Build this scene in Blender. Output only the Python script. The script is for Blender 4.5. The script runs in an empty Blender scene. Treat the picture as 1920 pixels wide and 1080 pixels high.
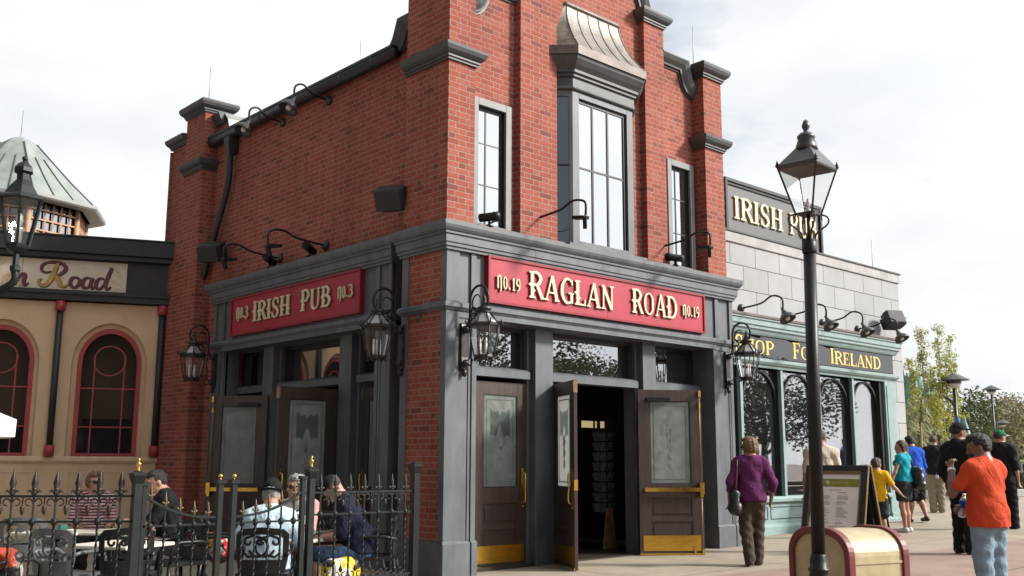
import bpy, bmesh, math, random
import numpy as np
from mathutils import Matrix, Vector, noise
rad = math.radians
random.seed(7)
sc = bpy.context.scene
COL = sc.collection

# ------------------------------------------------------------------ camera
cam = bpy.data.cameras.new("camera")
cam.sensor_width = 36.0
cam.lens = 35.466
cam.clip_start = 0.1
cam.clip_end = 3000
camo = bpy.data.objects.new("camera", cam)
COL.objects.link(camo)
_r = Vector((0.73683, -0.67607, 0.00379)); _u = Vector((-0.1183, -0.12341, 0.98528)); _f = Vector((0.66565, 0.72643, 0.17091))
camo.matrix_world = Matrix(((_r.x, _u.x, -_f.x, -7.485), (_r.y, _u.y, -_f.y, -9.303), (_r.z, _u.z, -_f.z, 1.25), (0, 0, 0, 1)))
sc.camera = camo

# ------------------------------------------------------------------ world, sun, exposure
SUN_DIR = Vector((0.57, -0.62, 0.54)).normalized()          # towards the sun
SUN_EL = math.asin(SUN_DIR.z)
world = bpy.data.worlds.new("World"); sc.world = world; world.use_nodes = True
nt = world.node_tree; nt.nodes.clear()
def wn(t, **k):
    n = nt.nodes.new(t)
    for a, b in k.items(): setattr(n, a, b)
    return n
out = wn("ShaderNodeOutputWorld"); bg = wn("ShaderNodeBackground"); sky = wn("ShaderNodeTexSky")
sky.sky_type = 'NISHITA'; sky.sun_disc = False; sky.sun_elevation = SUN_EL
sky.sun_rotation = math.atan2(SUN_DIR.x, SUN_DIR.y)
tc = wn("ShaderNodeTexCoord"); mp = wn("ShaderNodeMapping"); mp.inputs['Scale'].default_value = (1.0, 1.0, 2.6)
nz = wn("ShaderNodeTexNoise"); nz.inputs['Scale'].default_value = 2.3; nz.inputs['Detail'].default_value = 8; nz.inputs['Roughness'].default_value = 0.58
nz2 = wn("ShaderNodeTexNoise"); nz2.inputs['Scale'].default_value = 3.4; nz2.inputs['Detail'].default_value = 6
cr = wn("ShaderNodeValToRGB"); cr.color_ramp.elements[0].position = 0.30; cr.color_ramp.elements[1].position = 0.43; cr.color_ramp.elements[0].color = (0.5, 0.5, 0.5, 1)
cr2 = wn("ShaderNodeValToRGB"); cr2.color_ramp.elements[0].position = 0.33; cr2.color_ramp.elements[1].position = 0.62
cr2.color_ramp.elements[0].color = (7.0, 7.3, 7.65, 1); cr2.color_ramp.elements[1].color = (8.8, 8.85, 8.85, 1)
# bright veil of cloud round the sun
dot = wn("ShaderNodeVectorMath", operation='DOT_PRODUCT'); dot.inputs[1].default_value = SUN_DIR
pw = wn("ShaderNodeMapRange"); pw.inputs['From Min'].default_value = 0.35; pw.inputs['From Max'].default_value = 1.0
pw.inputs['To Min'].default_value = 0.9; pw.inputs['To Max'].default_value = 1.9; pw.interpolation_type = 'SMOOTHSTEP'
pw2 = wn("ShaderNodeMapRange"); pw2.inputs['From Min'].default_value = -0.65; pw2.inputs['From Max'].default_value = 0.12; pw2.inputs['To Min'].default_value = 0.31; pw2.inputs['To Max'].default_value = 1.0; pw2.interpolation_type = 'SMOOTHSTEP'  # added dimming of the unseen sky towards -x, cuts fill on the side wall
mul0 = wn("ShaderNodeMath", operation='MULTIPLY')
mul = wn("ShaderNodeMixRGB", blend_type='MULTIPLY'); mul.inputs[0].default_value = 1.0
mix = wn("ShaderNodeMixRGB"); bg.inputs['Strength'].default_value = 0.1
L = nt.links.new
L(tc.outputs['Generated'], mp.inputs[0]); L(mp.outputs[0], nz.inputs['Vector']); L(mp.outputs[0], nz2.inputs['Vector'])
L(nz.outputs[0], cr.inputs[0]); L(nz2.outputs[0], cr2.inputs[0])
L(tc.outputs['Generated'], dot.inputs[0]); L(dot.outputs['Value'], pw.inputs['Value'])
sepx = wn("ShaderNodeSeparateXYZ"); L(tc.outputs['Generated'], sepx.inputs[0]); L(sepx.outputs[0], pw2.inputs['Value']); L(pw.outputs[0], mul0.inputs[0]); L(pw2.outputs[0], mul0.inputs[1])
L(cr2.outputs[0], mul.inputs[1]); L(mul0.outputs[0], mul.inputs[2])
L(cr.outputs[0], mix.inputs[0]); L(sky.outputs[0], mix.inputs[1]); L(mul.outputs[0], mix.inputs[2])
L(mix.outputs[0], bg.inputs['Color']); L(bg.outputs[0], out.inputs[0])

sun = bpy.data.lights.new("sun", 'SUN'); sun.energy = 4.7; sun.angle = rad(9.0); sun.color = (1.0, 0.94, 0.86)
suno = bpy.data.objects.new("sun", sun); COL.objects.link(suno)
suno.rotation_euler = (-SUN_DIR).to_track_quat('-Z', 'Y').to_euler()
vs = sc.view_settings
vs.view_transform = 'Standard'; vs.look = 'None'; vs.gamma = 1.0; vs.use_curve_mapping = False
vs.exposure = 0.45
sc.cycles.max_bounces = 6; sc.cycles.diffuse_bounces = 3; sc.cycles.glossy_bounces = 3; sc.cycles.transparent_max_bounces = 12
sc.cycles.caustics_reflective = False; sc.cycles.caustics_refractive = False

# ------------------------------------------------------------------ materials
def mat_new(name):
    m = bpy.data.materials.new(name); m.use_nodes = True
    return m, m.node_tree, m.node_tree.nodes['Principled BSDF']
class NB:                                     # tiny node helper
    def __init__(s, t): s.t = t
    def n(s, typ, ins=None, **k):
        n = s.t.nodes.new(typ)
        for a, b in k.items(): setattr(n, a, b)
        for a, b in (ins or {}).items():
            if hasattr(b, 'is_output') or isinstance(b, bpy.types.NodeSocket): s.t.links.new(b, n.inputs[a])
            else: n.inputs[a].default_value = b
        return n
    def m(s, op, a, b=0.0, c=None):
        d = {0: a, 1: b}
        if c is not None: d[2] = c
        return s.n('ShaderNodeMath', d, operation=op).outputs[0]
    def l(s, a, b): s.t.links.new(a, b)
def pbr(name, col, rough=0.6, metal=0.0, var=0.12, scale=6.0, bump=0.0, bscale=60.0, spec=0.5, stretch=None, var2=None):
    m, t, p = mat_new(name); b = NB(t)
    tcn = b.n('ShaderNodeTexCoord').outputs['Object']
    if stretch: tcn = b.n('ShaderNodeMapping', {0: tcn, 'Scale': stretch}).outputs[0]
    n1 = b.n('ShaderNodeTexNoise', {'Vector': tcn, 'Scale': scale, 'Detail': 6.0, 'Roughness': 0.65}).outputs[0]
    c2 = var2 or tuple(max(0, c * (1 - 2.2 * var)) for c in col)
    c1 = tuple(min(1, c * (1 + 1.1 * var)) for c in col)
    rp = b.n('ShaderNodeValToRGB', {0: n1}); rp.color_ramp.elements[0].position = 0.3; rp.color_ramp.elements[1].position = 0.7
    rp.color_ramp.elements[0].color = (*c2, 1); rp.color_ramp.elements[1].color = (*c1, 1)
    b.l(rp.outputs[0], p.inputs['Base Color'])
    p.inputs['Roughness'].default_value = rough; p.inputs['Metallic'].default_value = metal; p.inputs['Specular IOR Level'].default_value = spec
    if bump:
        n2 = b.n('ShaderNodeTexNoise', {'Vector': tcn, 'Scale': bscale, 'Detail': 4.0}).outputs[0]
        bp = b.n('ShaderNodeBump', {'Height': n2, 'Strength': bump, 'Distance': 0.02})
        b.l(bp.outputs[0], p.inputs['Normal'])
    return m
def brick_mat(name, cols, mortar, P=0.336, S=0.223, H=0.0735, joint=0.0105):
    """Flemish bond on any upright wall: u = x + y, v = z"""
    m, t, p = mat_new(name); b = NB(t)
    sp = b.n('ShaderNodeSeparateXYZ', {0: b.n('ShaderNodeNewGeometry').outputs['Position']})
    u = b.m('ADD', sp.outputs[0], sp.outputs[1]); v = sp.outputs[2]
    row = b.m('FLOOR', b.m('DIVIDE', v, H))
    fv = b.m('FRACT', b.m('DIVIDE', v, H))
    odd = b.m('MULTIPLY', b.m('FRACT', b.m('MULTIPLY', row, 0.5)), 2.0)
    uu = b.m('ADD', b.m('DIVIDE', u, P), b.m('MULTIPLY', odd, 0.5))
    cell = b.m('FLOOR', uu); fu = b.m('MULTIPLY', b.m('FRACT', uu), P)
    hd = b.m('GREATER_THAN', fu, S)
    dS = b.m('MINIMUM', fu, b.m('ABSOLUTE', b.m('SUBTRACT', fu, S)))
    dU = b.m('MINIMUM', dS, b.m('SUBTRACT', P, fu))
    dV = b.m('MULTIPLY', b.m('MINIMUM', fv, b.m('SUBTRACT', 1.0, fv)), H)
    d = b.m('MINIMUM', dU, dV)
    wob = b.n('ShaderNodeTexNoise', {'Vector': b.n('ShaderNodeNewGeometry').outputs['Position'], 'Scale': 45.0, 'Detail': 3.0}).outputs[0]
    d = b.m('ADD', d, b.m('MULTIPLY', b.m('SUBTRACT', wob, 0.5), 0.006))
    mask = b.n('ShaderNodeMapRange', {'Value': d, 'From Min': joint * 0.35, 'From Max': joint * 0.75}).outputs[0]
    idv = b.n('ShaderNodeCombineXYZ', {0: b.m('ADD', b.m('MULTIPLY', cell, 2.0), hd), 1: row})
    wn_ = b.n('ShaderNodeTexWhiteNoise', {'Vector': idv.outputs[0]}, noise_dimensions='3D').outputs['Value']
    rp = b.n('ShaderNodeValToRGB', {0: wn_}); e = rp.color_ramp.elements
    for i, (pos, c) in enumerate(cols):
        el = e[i] if i < 2 else e.new(pos)
        el.position = pos; el.color = (*c, 1)
    big = b.n('ShaderNodeTexNoise', {'Vector': b.n('ShaderNodeNewGeometry').outputs['Position'], 'Scale': 0.9, 'Detail': 5.0}).outputs[0]
    fine = b.n('ShaderNodeTexNoise', {'Vector': b.n('ShaderNodeNewGeometry').outputs['Position'], 'Scale': 30.0, 'Detail': 4.0}).outputs[0]
    streak = b.n('ShaderNodeTexNoise', {'Vector': b.n('ShaderNodeCombineXYZ', {0: b.m('MULTIPLY', u, 2.6), 1: b.m('MULTIPLY', v, 0.22)}).outputs[0], 'Scale': 1.0, 'Detail': 6.0, 'Roughness': 0.65}).outputs[0]
    k = b.m('ADD', b.m('MULTIPLY', big, 0.55), b.m('ADD', b.m('MULTIPLY', fine, 0.5), b.m('ADD', b.m('MULTIPLY', streak, 0.5), 0.22)))
    br = b.n('ShaderNodeMixRGB', {0: 1.0, 1: rp.outputs[0], 2: k}, blend_type='MULTIPLY').outputs[0]
    mo = b.n('ShaderNodeMixRGB', {0: 1.0, 1: (*mortar, 1), 2: k}, blend_type='MULTIPLY').outputs[0]
    c = b.n('ShaderNodeMixRGB', {0: mask, 1: mo, 2: br}).outputs[0]
    b.l(c, p.inputs['Base Color']); p.inputs['Roughness'].default_value = 0.85; p.inputs['Specular IOR Level'].default_value = 0.25
    hgt = b.m('ADD', b.m('MULTIPLY', mask, 1.0), b.m('MULTIPLY', fine, 0.35))
    bp = b.n('ShaderNodeBump', {'Height': hgt, 'Strength': 0.55, 'Distance': 0.008}); b.l(bp.outputs[0], p.inputs['Normal'])
    return m
def block_mat(name, col, W=0.78, H=0.44, joint=0.016):
    m, t, p = mat_new(name); b = NB(t)
    pos = b.n('ShaderNodeNewGeometry').outputs['Position']
    sp = b.n('ShaderNodeSeparateXYZ', {0: pos}); u = b.m('ADD', sp.outputs[0], sp.outputs[1])
    v = b.m('ADD', sp.outputs[2], 0.09)
    row = b.m('FLOOR', b.m('DIVIDE', v, H)); fv = b.m('FRACT', b.m('DIVIDE', v, H))
    odd = b.m('MULTIPLY', b.m('FRACT', b.m('MULTIPLY', row, 0.5)), 2.0)
    uu = b.m('ADD', b.m('DIVIDE', u, W), b.m('MULTIPLY', odd, 0.5)); fu = b.m('FRACT', uu)
    dU = b.m('MULTIPLY', b.m('MINIMUM', fu, b.m('SUBTRACT', 1.0, fu)), W)
    dV = b.m('MULTIPLY', b.m('MINIMUM', fv, b.m('SUBTRACT', 1.0, fv)), H)
    mask = b.n('ShaderNodeMapRange', {'Value': b.m('MINIMUM', dU, dV), 'From Min': joint * 0.4, 'From Max': joint * 0.6}).outputs[0]
    n1 = b.n('ShaderNodeTexNoise', {'Vector': pos, 'Scale': 1.6, 'Detail': 7.0}).outputs[0]
    idv = b.n('ShaderNodeCombineXYZ', {0: b.m('FLOOR', uu), 1: row}).outputs[0]
    w = b.n('ShaderNodeTexWhiteNoise', {'Vector': idv}, noise_dimensions='3D').outputs['Value']
    k = b.m('ADD', b.m('MULTIPLY', n1, 0.35), b.m('ADD', b.m('MULTIPLY', w, 0.10), 0.76))
    cc = b.n('ShaderNodeMixRGB', {0: 1.0, 1: (*col, 1), 2: k}, blend_type='MULTIPLY').outputs[0]
    c = b.n('ShaderNodeMixRGB', {0: mask, 1: (0.09, 0.09, 0.085, 1), 2: cc}).outputs[0]
    b.l(c, p.inputs['Base Color']); p.inputs['Roughness'].default_value = 0.85
    bp = b.n('ShaderNodeBump', {'Height': mask, 'Strength': 0.6, 'Distance': 0.01}); b.l(bp.outputs[0], p.inputs['Normal'])
    return m
def glass_mat(name, refl=0.5, tint=(0.02, 0.022, 0.025), through=0.0, rough=0.01, gcol=(0.95, 0.97, 1.0), wave=0.0):
    """window glass: mirror-like coat over a dark (or partly see-through) pane"""
    m, t, p = mat_new(name); b = NB(t); t.nodes.remove(p)
    o = t.nodes['Material Output']
    g = b.n('ShaderNodeBsdfGlossy', {'Color': (*gcol, 1), 'Roughness': rough})
    d = b.n('ShaderNodeBsdfDiffuse', {'Color': (*tint, 1)})
    base = d.outputs[0]
    if through:
        tr = b.n('ShaderNodeBsdfTransparent', {'Color': (0.98, 0.985, 0.98, 1)})
        base = b.n('ShaderNodeMixShader', {0: through, 1: d.outputs[0], 2: tr.outputs[0]}).outputs[0]
    if wave:
        n2 = b.n('ShaderNodeTexNoise', {'Vector': b.n('ShaderNodeNewGeometry').outputs['Position'], 'Scale': 2.0, 'Detail': 1.0}).outputs[0]
        bp = b.n('ShaderNodeBump', {'Height': n2, 'Strength': wave, 'Distance': 0.02}); b.l(bp.outputs[0], g.inputs['Normal'])
    fr = b.n('ShaderNodeLayerWeight', {'Blend': 0.25}).outputs['Fresnel']
    f = b.m('MINIMUM', b.m('ADD', b.m('MULTIPLY', fr, 0.4 if refl > .02 else .12), refl), 1.0)
    mx = b.n('ShaderNodeMixShader', {0: f, 1: base, 2: g.outputs[0]})
    b.l(mx.outputs[0], o.inputs[0])
    return m
def foliage_mat(name, c1, c2, c3):
    m, t, p = mat_new(name); b = NB(t)
    pos = b.n('ShaderNodeNewGeometry').outputs['Position']
    n1 = b.n('ShaderNodeTexNoise', {'Vector': pos, 'Scale': 1.1, 'Detail': 4.0}).outputs[0]
    rnd = b.n('ShaderNodeNewGeometry').outputs['Random Per Island']
    k = b.m('ADD', b.m('MULTIPLY', n1, 0.5), b.m('MULTIPLY', rnd, 0.5))
    rp = b.n('ShaderNodeValToRGB', {0: k}); e = rp.color_ramp.elements
    e[0].position = 0.25; e[0].color = (*c1, 1); e[1].position = 0.75; e[1].color = (*c3, 1)
    x = e.new(0.5); x.color = (*c2, 1)
    b.l(rp.outputs[0], p.inputs['Base Color']); p.inputs['Roughness'].default_value = 0.6
    p.inputs['Transmission Weight'].default_value = 0.0
    tr = b.n('ShaderNodeBsdfTranslucent', {'Color': rp.outputs[0]})
    mx = b.n('ShaderNodeMixShader', {0: 0.4, 1: p.outputs[0], 2: tr.outputs[0]})
    b.l(mx.outputs[0], t.nodes['Material Output'].inputs[0])
    return m

M = {}
M['brick'] = brick_mat('red brick', [(0.0, (0.155, 0.054, 0.044)), (0.08, (0.205, 0.060, 0.045)), (0.22, (0.258, 0.068, 0.047)), (0.75, (0.290, 0.078, 0.053)), (1.0, (0.295, 0.098, 0.074))], (0.30, 0.20, 0.165))
M['paint'] = pbr('grey blue paint', (0.102, 0.116, 0.126), 0.5, var=0.15, scale=4.5, bump=0.05, bscale=25, stretch=(1, 1, .35))
M['paint_light'] = pbr('light grey window trim paint', (0.18, 0.19, 0.195), 0.55, var=0.08, scale=4)
M['paint_dark'] = pbr('dark grey cornice paint', (0.060, 0.065, 0.067), 0.5, var=0.16, scale=5, bump=0.06, bscale=20)
M['black_frame'] = pbr('black window frame', (0.012, 0.013, 0.015), 0.45, var=0.1)
M['sign_red'] = pbr('crimson sign board', (0.35, 0.018, 0.038), 0.42, var=0.10, scale=2.2, bump=0.03, bscale=12)
M['sign_red_frame'] = pbr('dark crimson sign edge', (0.24, 0.010, 0.022), 0.35, var=0.1)
M['letter'] = pbr('cream gilt letter', (0.64, 0.57, 0.40), 0.4, var=0.08, scale=9)
M['letter_side'] = pbr('brown letter edge', (0.10, 0.07, 0.035), 0.5)
M['gold'] = pbr('polished brass', (0.72, 0.45, 0.10), 0.24, metal=1.0, var=0.12, scale=14)
M['rod_brass'] = pbr('dull brass rod', (0.36, 0.22, 0.12), 0.4, metal=0.5)
M['brass_flat'] = pbr('brass kick plate', (0.74, 0.44, 0.07), 0.30, metal=1.0, var=0.10, scale=7, stretch=(1, 1, 4))
M['gilt'] = pbr('gold leaf lettering', (0.80, 0.56, 0.16), 0.35, metal=0.35, var=0.1)
M['iron'] = pbr('black painted iron', (0.009, 0.0095, 0.010), 0.42, var=0.2, scale=12, bump=0.05, bscale=80, spec=0.3)
M['iron_green'] = pbr('dark green painted iron', (0.008, 0.013, 0.012), 0.5, var=0.2, scale=10, spec=0.3)
M['iron_worn'] = pbr('worn bronze black iron', (0.040, 0.036, 0.031), 0.42, metal=0.4, var=0.35, scale=18)
M['lamp_grey'] = pbr('dark grey enamel', (0.040, 0.042, 0.044), 0.4, var=0.15)
M['plastic'] = pbr('black plastic', (0.012, 0.012, 0.013), 0.5, var=0.1)
M['door'] = pbr('brown painted timber door', (0.056, 0.036, 0.028), 0.42, var=0.22, scale=5, stretch=(6, 6, 0.7), bump=0.04, bscale=40)
M['door_panel'] = pbr('brown door panel', (0.047, 0.030, 0.024), 0.45, var=0.22, scale=5, stretch=(6, 6, 0.7))
M['copper'] = pbr('weathered copper', (0.215, 0.198, 0.172), 0.5, metal=0.25, var=0.22, scale=3.2, stretch=(3, 3, 0.8), var2=(0.115, 0.102, 0.088))
M['copper_dark'] = pbr('brown copper edge', (0.125, 0.095, 0.085), 0.5, metal=0.3, var=0.2, scale=4)
M['zinc'] = pbr('grey sheet metal', (0.33, 0.33, 0.32), 0.4, metal=0.6, var=0.15, scale=4)
M['glass_sky'] = glass_mat('upper window glass', 0.55, wave=0.12, gcol=(.76, .78, .80))
M['glass_dark'] = glass_mat('transom window glass', 0.30, tint=(0.012, 0.012, 0.013), wave=0.03)
M['glass_bay'] = glass_mat('bay side glass', 0.32, tint=(0.012, 0.016, 0.022), gcol=(0.7, 0.85, 1.0))
M['glass_shop'] = glass_mat('shop window glass', 0.20, tint=(0.02, 0.022, 0.024), through=0.65, wave=0.03)
M['glass_lamp'] = glass_mat('lantern glass', 0.025, tint=(0.5, 0.5, 0.5), through=0.985)
M['glass_tan'] = glass_mat('arched window glass', 0.0, tint=(0.012, 0.010, 0.010), through=.6, wave=0.03)
M['fascia_glass'] = glass_mat('black glass fascia', 0.07, tint=(0.012, 0.013, 0.016), wave=0.02)
M['teal'] = pbr('teal paint', (0.225, 0.318, 0.310), 0.5, var=0.07, scale=4)
M['teal_dark'] = pbr('dark teal line paint', (0.035, 0.06, 0.065), 0.5, var=0.1)
M['mull_dark'] = pbr('near black joinery', (0.014, 0.017, 0.022), 0.45, var=0.1)
M['block'] = block_mat('grey block wall', (0.335, 0.342, 0.35))
M['coping_grey'] = pbr('pale grey coping', (0.34, 0.34, 0.337), 0.7, var=0.12, scale=3)
M['sign_grey'] = pbr('slate sign board', (0.095, 0.097, 0.098), 0.5, var=0.07, scale=3)
M['tan'] = pbr('tan render', (0.58, 0.405, 0.255), 0.85, var=0.07, scale=1.6, bump=0.12, bscale=90)
M['tan_light'] = pbr('tan moulding', (0.60, 0.43, 0.28), 0.8, var=0.07)
M['red_trim'] = pbr('red window trim', (0.33, 0.040, 0.040), 0.5, var=0.1)
M['pipe'] = pbr('dark downpipe paint', (0.022, 0.024, 0.026), 0.5, var=0.2)
M['black_fascia'] = pbr('black fascia', (0.012, 0.013, 0.014), 0.5, var=0.25, scale=4)
M['patina'] = pbr('pale green copper roof', (0.225, 0.248, 0.236), 0.65, var=0.14, scale=2.2, var2=(0.15, 0.18, 0.165))
M['patina_dark'] = pbr('dark roof seam', (0.07, 0.09, 0.085), 0.6)
M['white_trim'] = pbr('off white gutter', (0.24, 0.24, 0.235), 0.5, var=0.06)
M['peach'] = pbr('orange brown lattice', (0.42, 0.24, 0.14), 0.6, var=0.1)
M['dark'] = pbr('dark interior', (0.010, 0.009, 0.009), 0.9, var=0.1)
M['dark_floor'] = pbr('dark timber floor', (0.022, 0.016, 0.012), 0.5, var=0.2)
M['white'] = pbr('white paint', (0.78, 0.77, 0.73), 0.5, var=0.05)
M['table_top'] = pbr('cream table top', (0.70, 0.66, 0.56), 0.35, var=0.05)
M['chair'] = pbr('grey black resin chair', (0.014, 0.016, 0.0165), 0.4, var=0.15, spec=.35)
M['chair_grey'] = pbr('grey resin chair', (0.11, 0.12, 0.122), 0.28, var=0.1)
M['bin_gold'] = pbr('gold painted bin shell', (0.42, 0.34, 0.20), 0.45, metal=0.2, var=0.09, scale=8)
M['bin_edge'] = pbr('maroon bin edging', (0.14, 0.020, 0.017), 0.5, var=0.1)
M['bark'] = pbr('bark', (0.10, 0.075, 0.055), 0.9, var=0.3, scale=9, bump=0.3)
M['cane'] = pbr('bamboo cane', (0.24, 0.22, 0.075), 0.6, var=0.25, scale=6)
M['leaf_bamboo'] = foliage_mat('bamboo leaves', (0.17, 0.19, 0.025), (0.32, 0.33, 0.05), (0.50, 0.48, 0.12))
M['leaf_pale'] = foliage_mat('pale dracaena leaves', (0.10, 0.12, 0.045), (0.24, 0.26, 0.11), (0.44, 0.42, 0.24))
M['leaf_dark'] = foliage_mat('dark tree leaves', (0.030, 0.042, 0.016), (0.065, 0.082, 0.030), (0.115, 0.13, 0.052))
M['leaf_brown'] = foliage_mat('olive brown leaves', (0.10, 0.10, 0.05), (0.18, 0.168, 0.085), (0.27, 0.24, 0.13))
M['teal_far'] = pbr('turquoise spire', (0.12, 0.33, 0.34), 0.6, var=0.25, scale=1.2)
M['lamp_glow'] = pbr('frosted lamp bowl', (0.66, 0.66, 0.62), 0.3, var=0.03)
def paving():
    m, t, p = mat_new('plaza paving'); b = NB(t)
    pos = b.n('ShaderNodeNewGeometry').outputs['Position']; sp = b.n('ShaderNodeSeparateXYZ', {0: pos})
    n1 = b.n('ShaderNodeTexNoise', {'Vector': pos, 'Scale': 0.55, 'Detail': 8.0, 'Roughness': 0.65}).outputs[0]
    n2 = b.n('ShaderNodeTexNoise', {'Vector': pos, 'Scale': 38.0, 'Detail': 5.0}).outputs[0]
    n3 = b.n('ShaderNodeTexVoronoi', {'Vector': pos, 'Scale': 3.0}).outputs['Distance']
    n4 = b.n('ShaderNodeTexNoise', {'Vector': pos, 'Scale': 2.6, 'Detail': 4.0, 'Distortion': 0.6}).outputs[0]
    rp = b.n('ShaderNodeValToRGB', {0: n1}); e = rp.color_ramp.elements
    e[0].position = 0.3; e[0].color = (0.215, 0.145, 0.118, 1); e[1].position = 0.7; e[1].color = (0.285, 0.20, 0.165, 1)
    rb = b.n('ShaderNodeValToRGB', {0: n1}); e = rb.color_ramp.elements
    e[0].position = 0.3; e[0].color = (0.245, 0.20, 0.155, 1); e[1].position = 0.7; e[1].color = (0.325, 0.27, 0.21, 1)
    # beige apron by the buildings, pink plaza beyond
    edge = b.n('ShaderNodeMapRange', {'Value': b.m('ADD', sp.outputs[1], b.m('MULTIPLY', sp.outputs[0], 0.10)), 'From Min': -1.72, 'From Max': -1.70}).outputs[0]
    base = b.n('ShaderNodeMixRGB', {0: edge, 1: rp.outputs[0], 2: rb.outputs[0]}).outputs[0]
    k = b.m('ADD', 0.55, b.m('ADD', b.m('MULTIPLY', n2, 0.36), b.m('MULTIPLY', n4, 0.52)))
    spots = b.n('ShaderNodeMapRange', {'Value': n3, 'From Min': 0.0, 'From Max': 0.07, 'To Min': 0.72, 'To Max': 1.0}).outputs[0]
    k = b.m('MULTIPLY', k, spots)
    def line(c, period, off):
        fr = b.m('FRACT', b.m('DIVIDE', b.m('ADD', c, off), period))
        d = b.m('MULTIPLY', b.m('MINIMUM', fr, b.m('SUBTRACT', 1.0, fr)), period)
        return b.n('ShaderNodeMapRange', {'Value': d, 'From Min': 0.007, 'From Max': 0.016, 'To Min': 0.38, 'To Max': 1.0}).outputs[0]
    k = b.m('MULTIPLY', k, b.m('MULTIPLY', line(sp.outputs[0], 2.4, 0.7), line(sp.outputs[1], 2.4, 1.71)))
    c = b.n('ShaderNodeMixRGB', {0: 1.0, 1: base, 2: k}, blend_type='MULTIPLY').outputs[0]
    b.l(c, p.inputs['Base Color']); p.inputs['Roughness'].default_value = 0.8
    bp = b.n('ShaderNodeBump', {'Height': n2, 'Strength': 0.15, 'Distance': 0.01}); b.l(bp.outputs[0], p.inputs['Normal'])
    return m
M['paving'] = paving()
def frost():
    m, t, p = mat_new('etched frosted glass'); b = NB(t)
    tcn = b.n('ShaderNodeTexCoord').outputs['Object']
    n1 = b.n('ShaderNodeTexNoise', {'Vector': tcn, 'Scale': 7.0, 'Detail': 9.0, 'Roughness': 0.72}).outputs[0]
    rp = b.n('ShaderNodeValToRGB', {0: n1}); e = rp.color_ramp.elements
    e[0].position = 0.30; e[0].color = (0.14, 0.16, 0.15, 1); e[1].position = 0.70; e[1].color = (0.36, 0.385, 0.365, 1)
    b.l(rp.outputs[0], p.inputs['Base Color']); p.inputs['Roughness'].default_value = 0.25; p.inputs['Specular IOR Level'].default_value = 0.5
    tr = b.n('ShaderNodeBsdfTranslucent', {'Color': (0.85, 0.88, 0.86, 1)}); mx = b.n('ShaderNodeMixShader', {0: 0.42, 1: p.outputs[0], 2: tr.outputs[0]}); b.l(mx.outputs[0], t.nodes['Material Output'].inputs[0])
    return m
M['frost'] = frost()
def etched(name, col, tcol, tr):
    m = pbr(name, col, .2, var=.18, scale=14); t = m.node_tree; b = NB(t); p = t.nodes['Principled BSDF']
    q = b.n('ShaderNodeBsdfTranslucent', {'Color': (*tcol, 1)}); mx = b.n('ShaderNodeMixShader', {0: tr, 1: p.outputs[0], 2: q.outputs[0]}); b.l(mx.outputs[0], t.nodes['Material Output'].inputs[0]); return m
M['frost_line'] = etched('clear cut in frosted glass', (.17, .195, .185), (.8, .84, .82), .42)
M['etch_dark'] = etched('clear patch in frosted glass', (.17, .195, .185), (.80, .86, .84), .72)
M['etch_pale'] = etched('pale etched ornament', (.30, .315, .305), (.88, .9, .88), .42)
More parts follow.
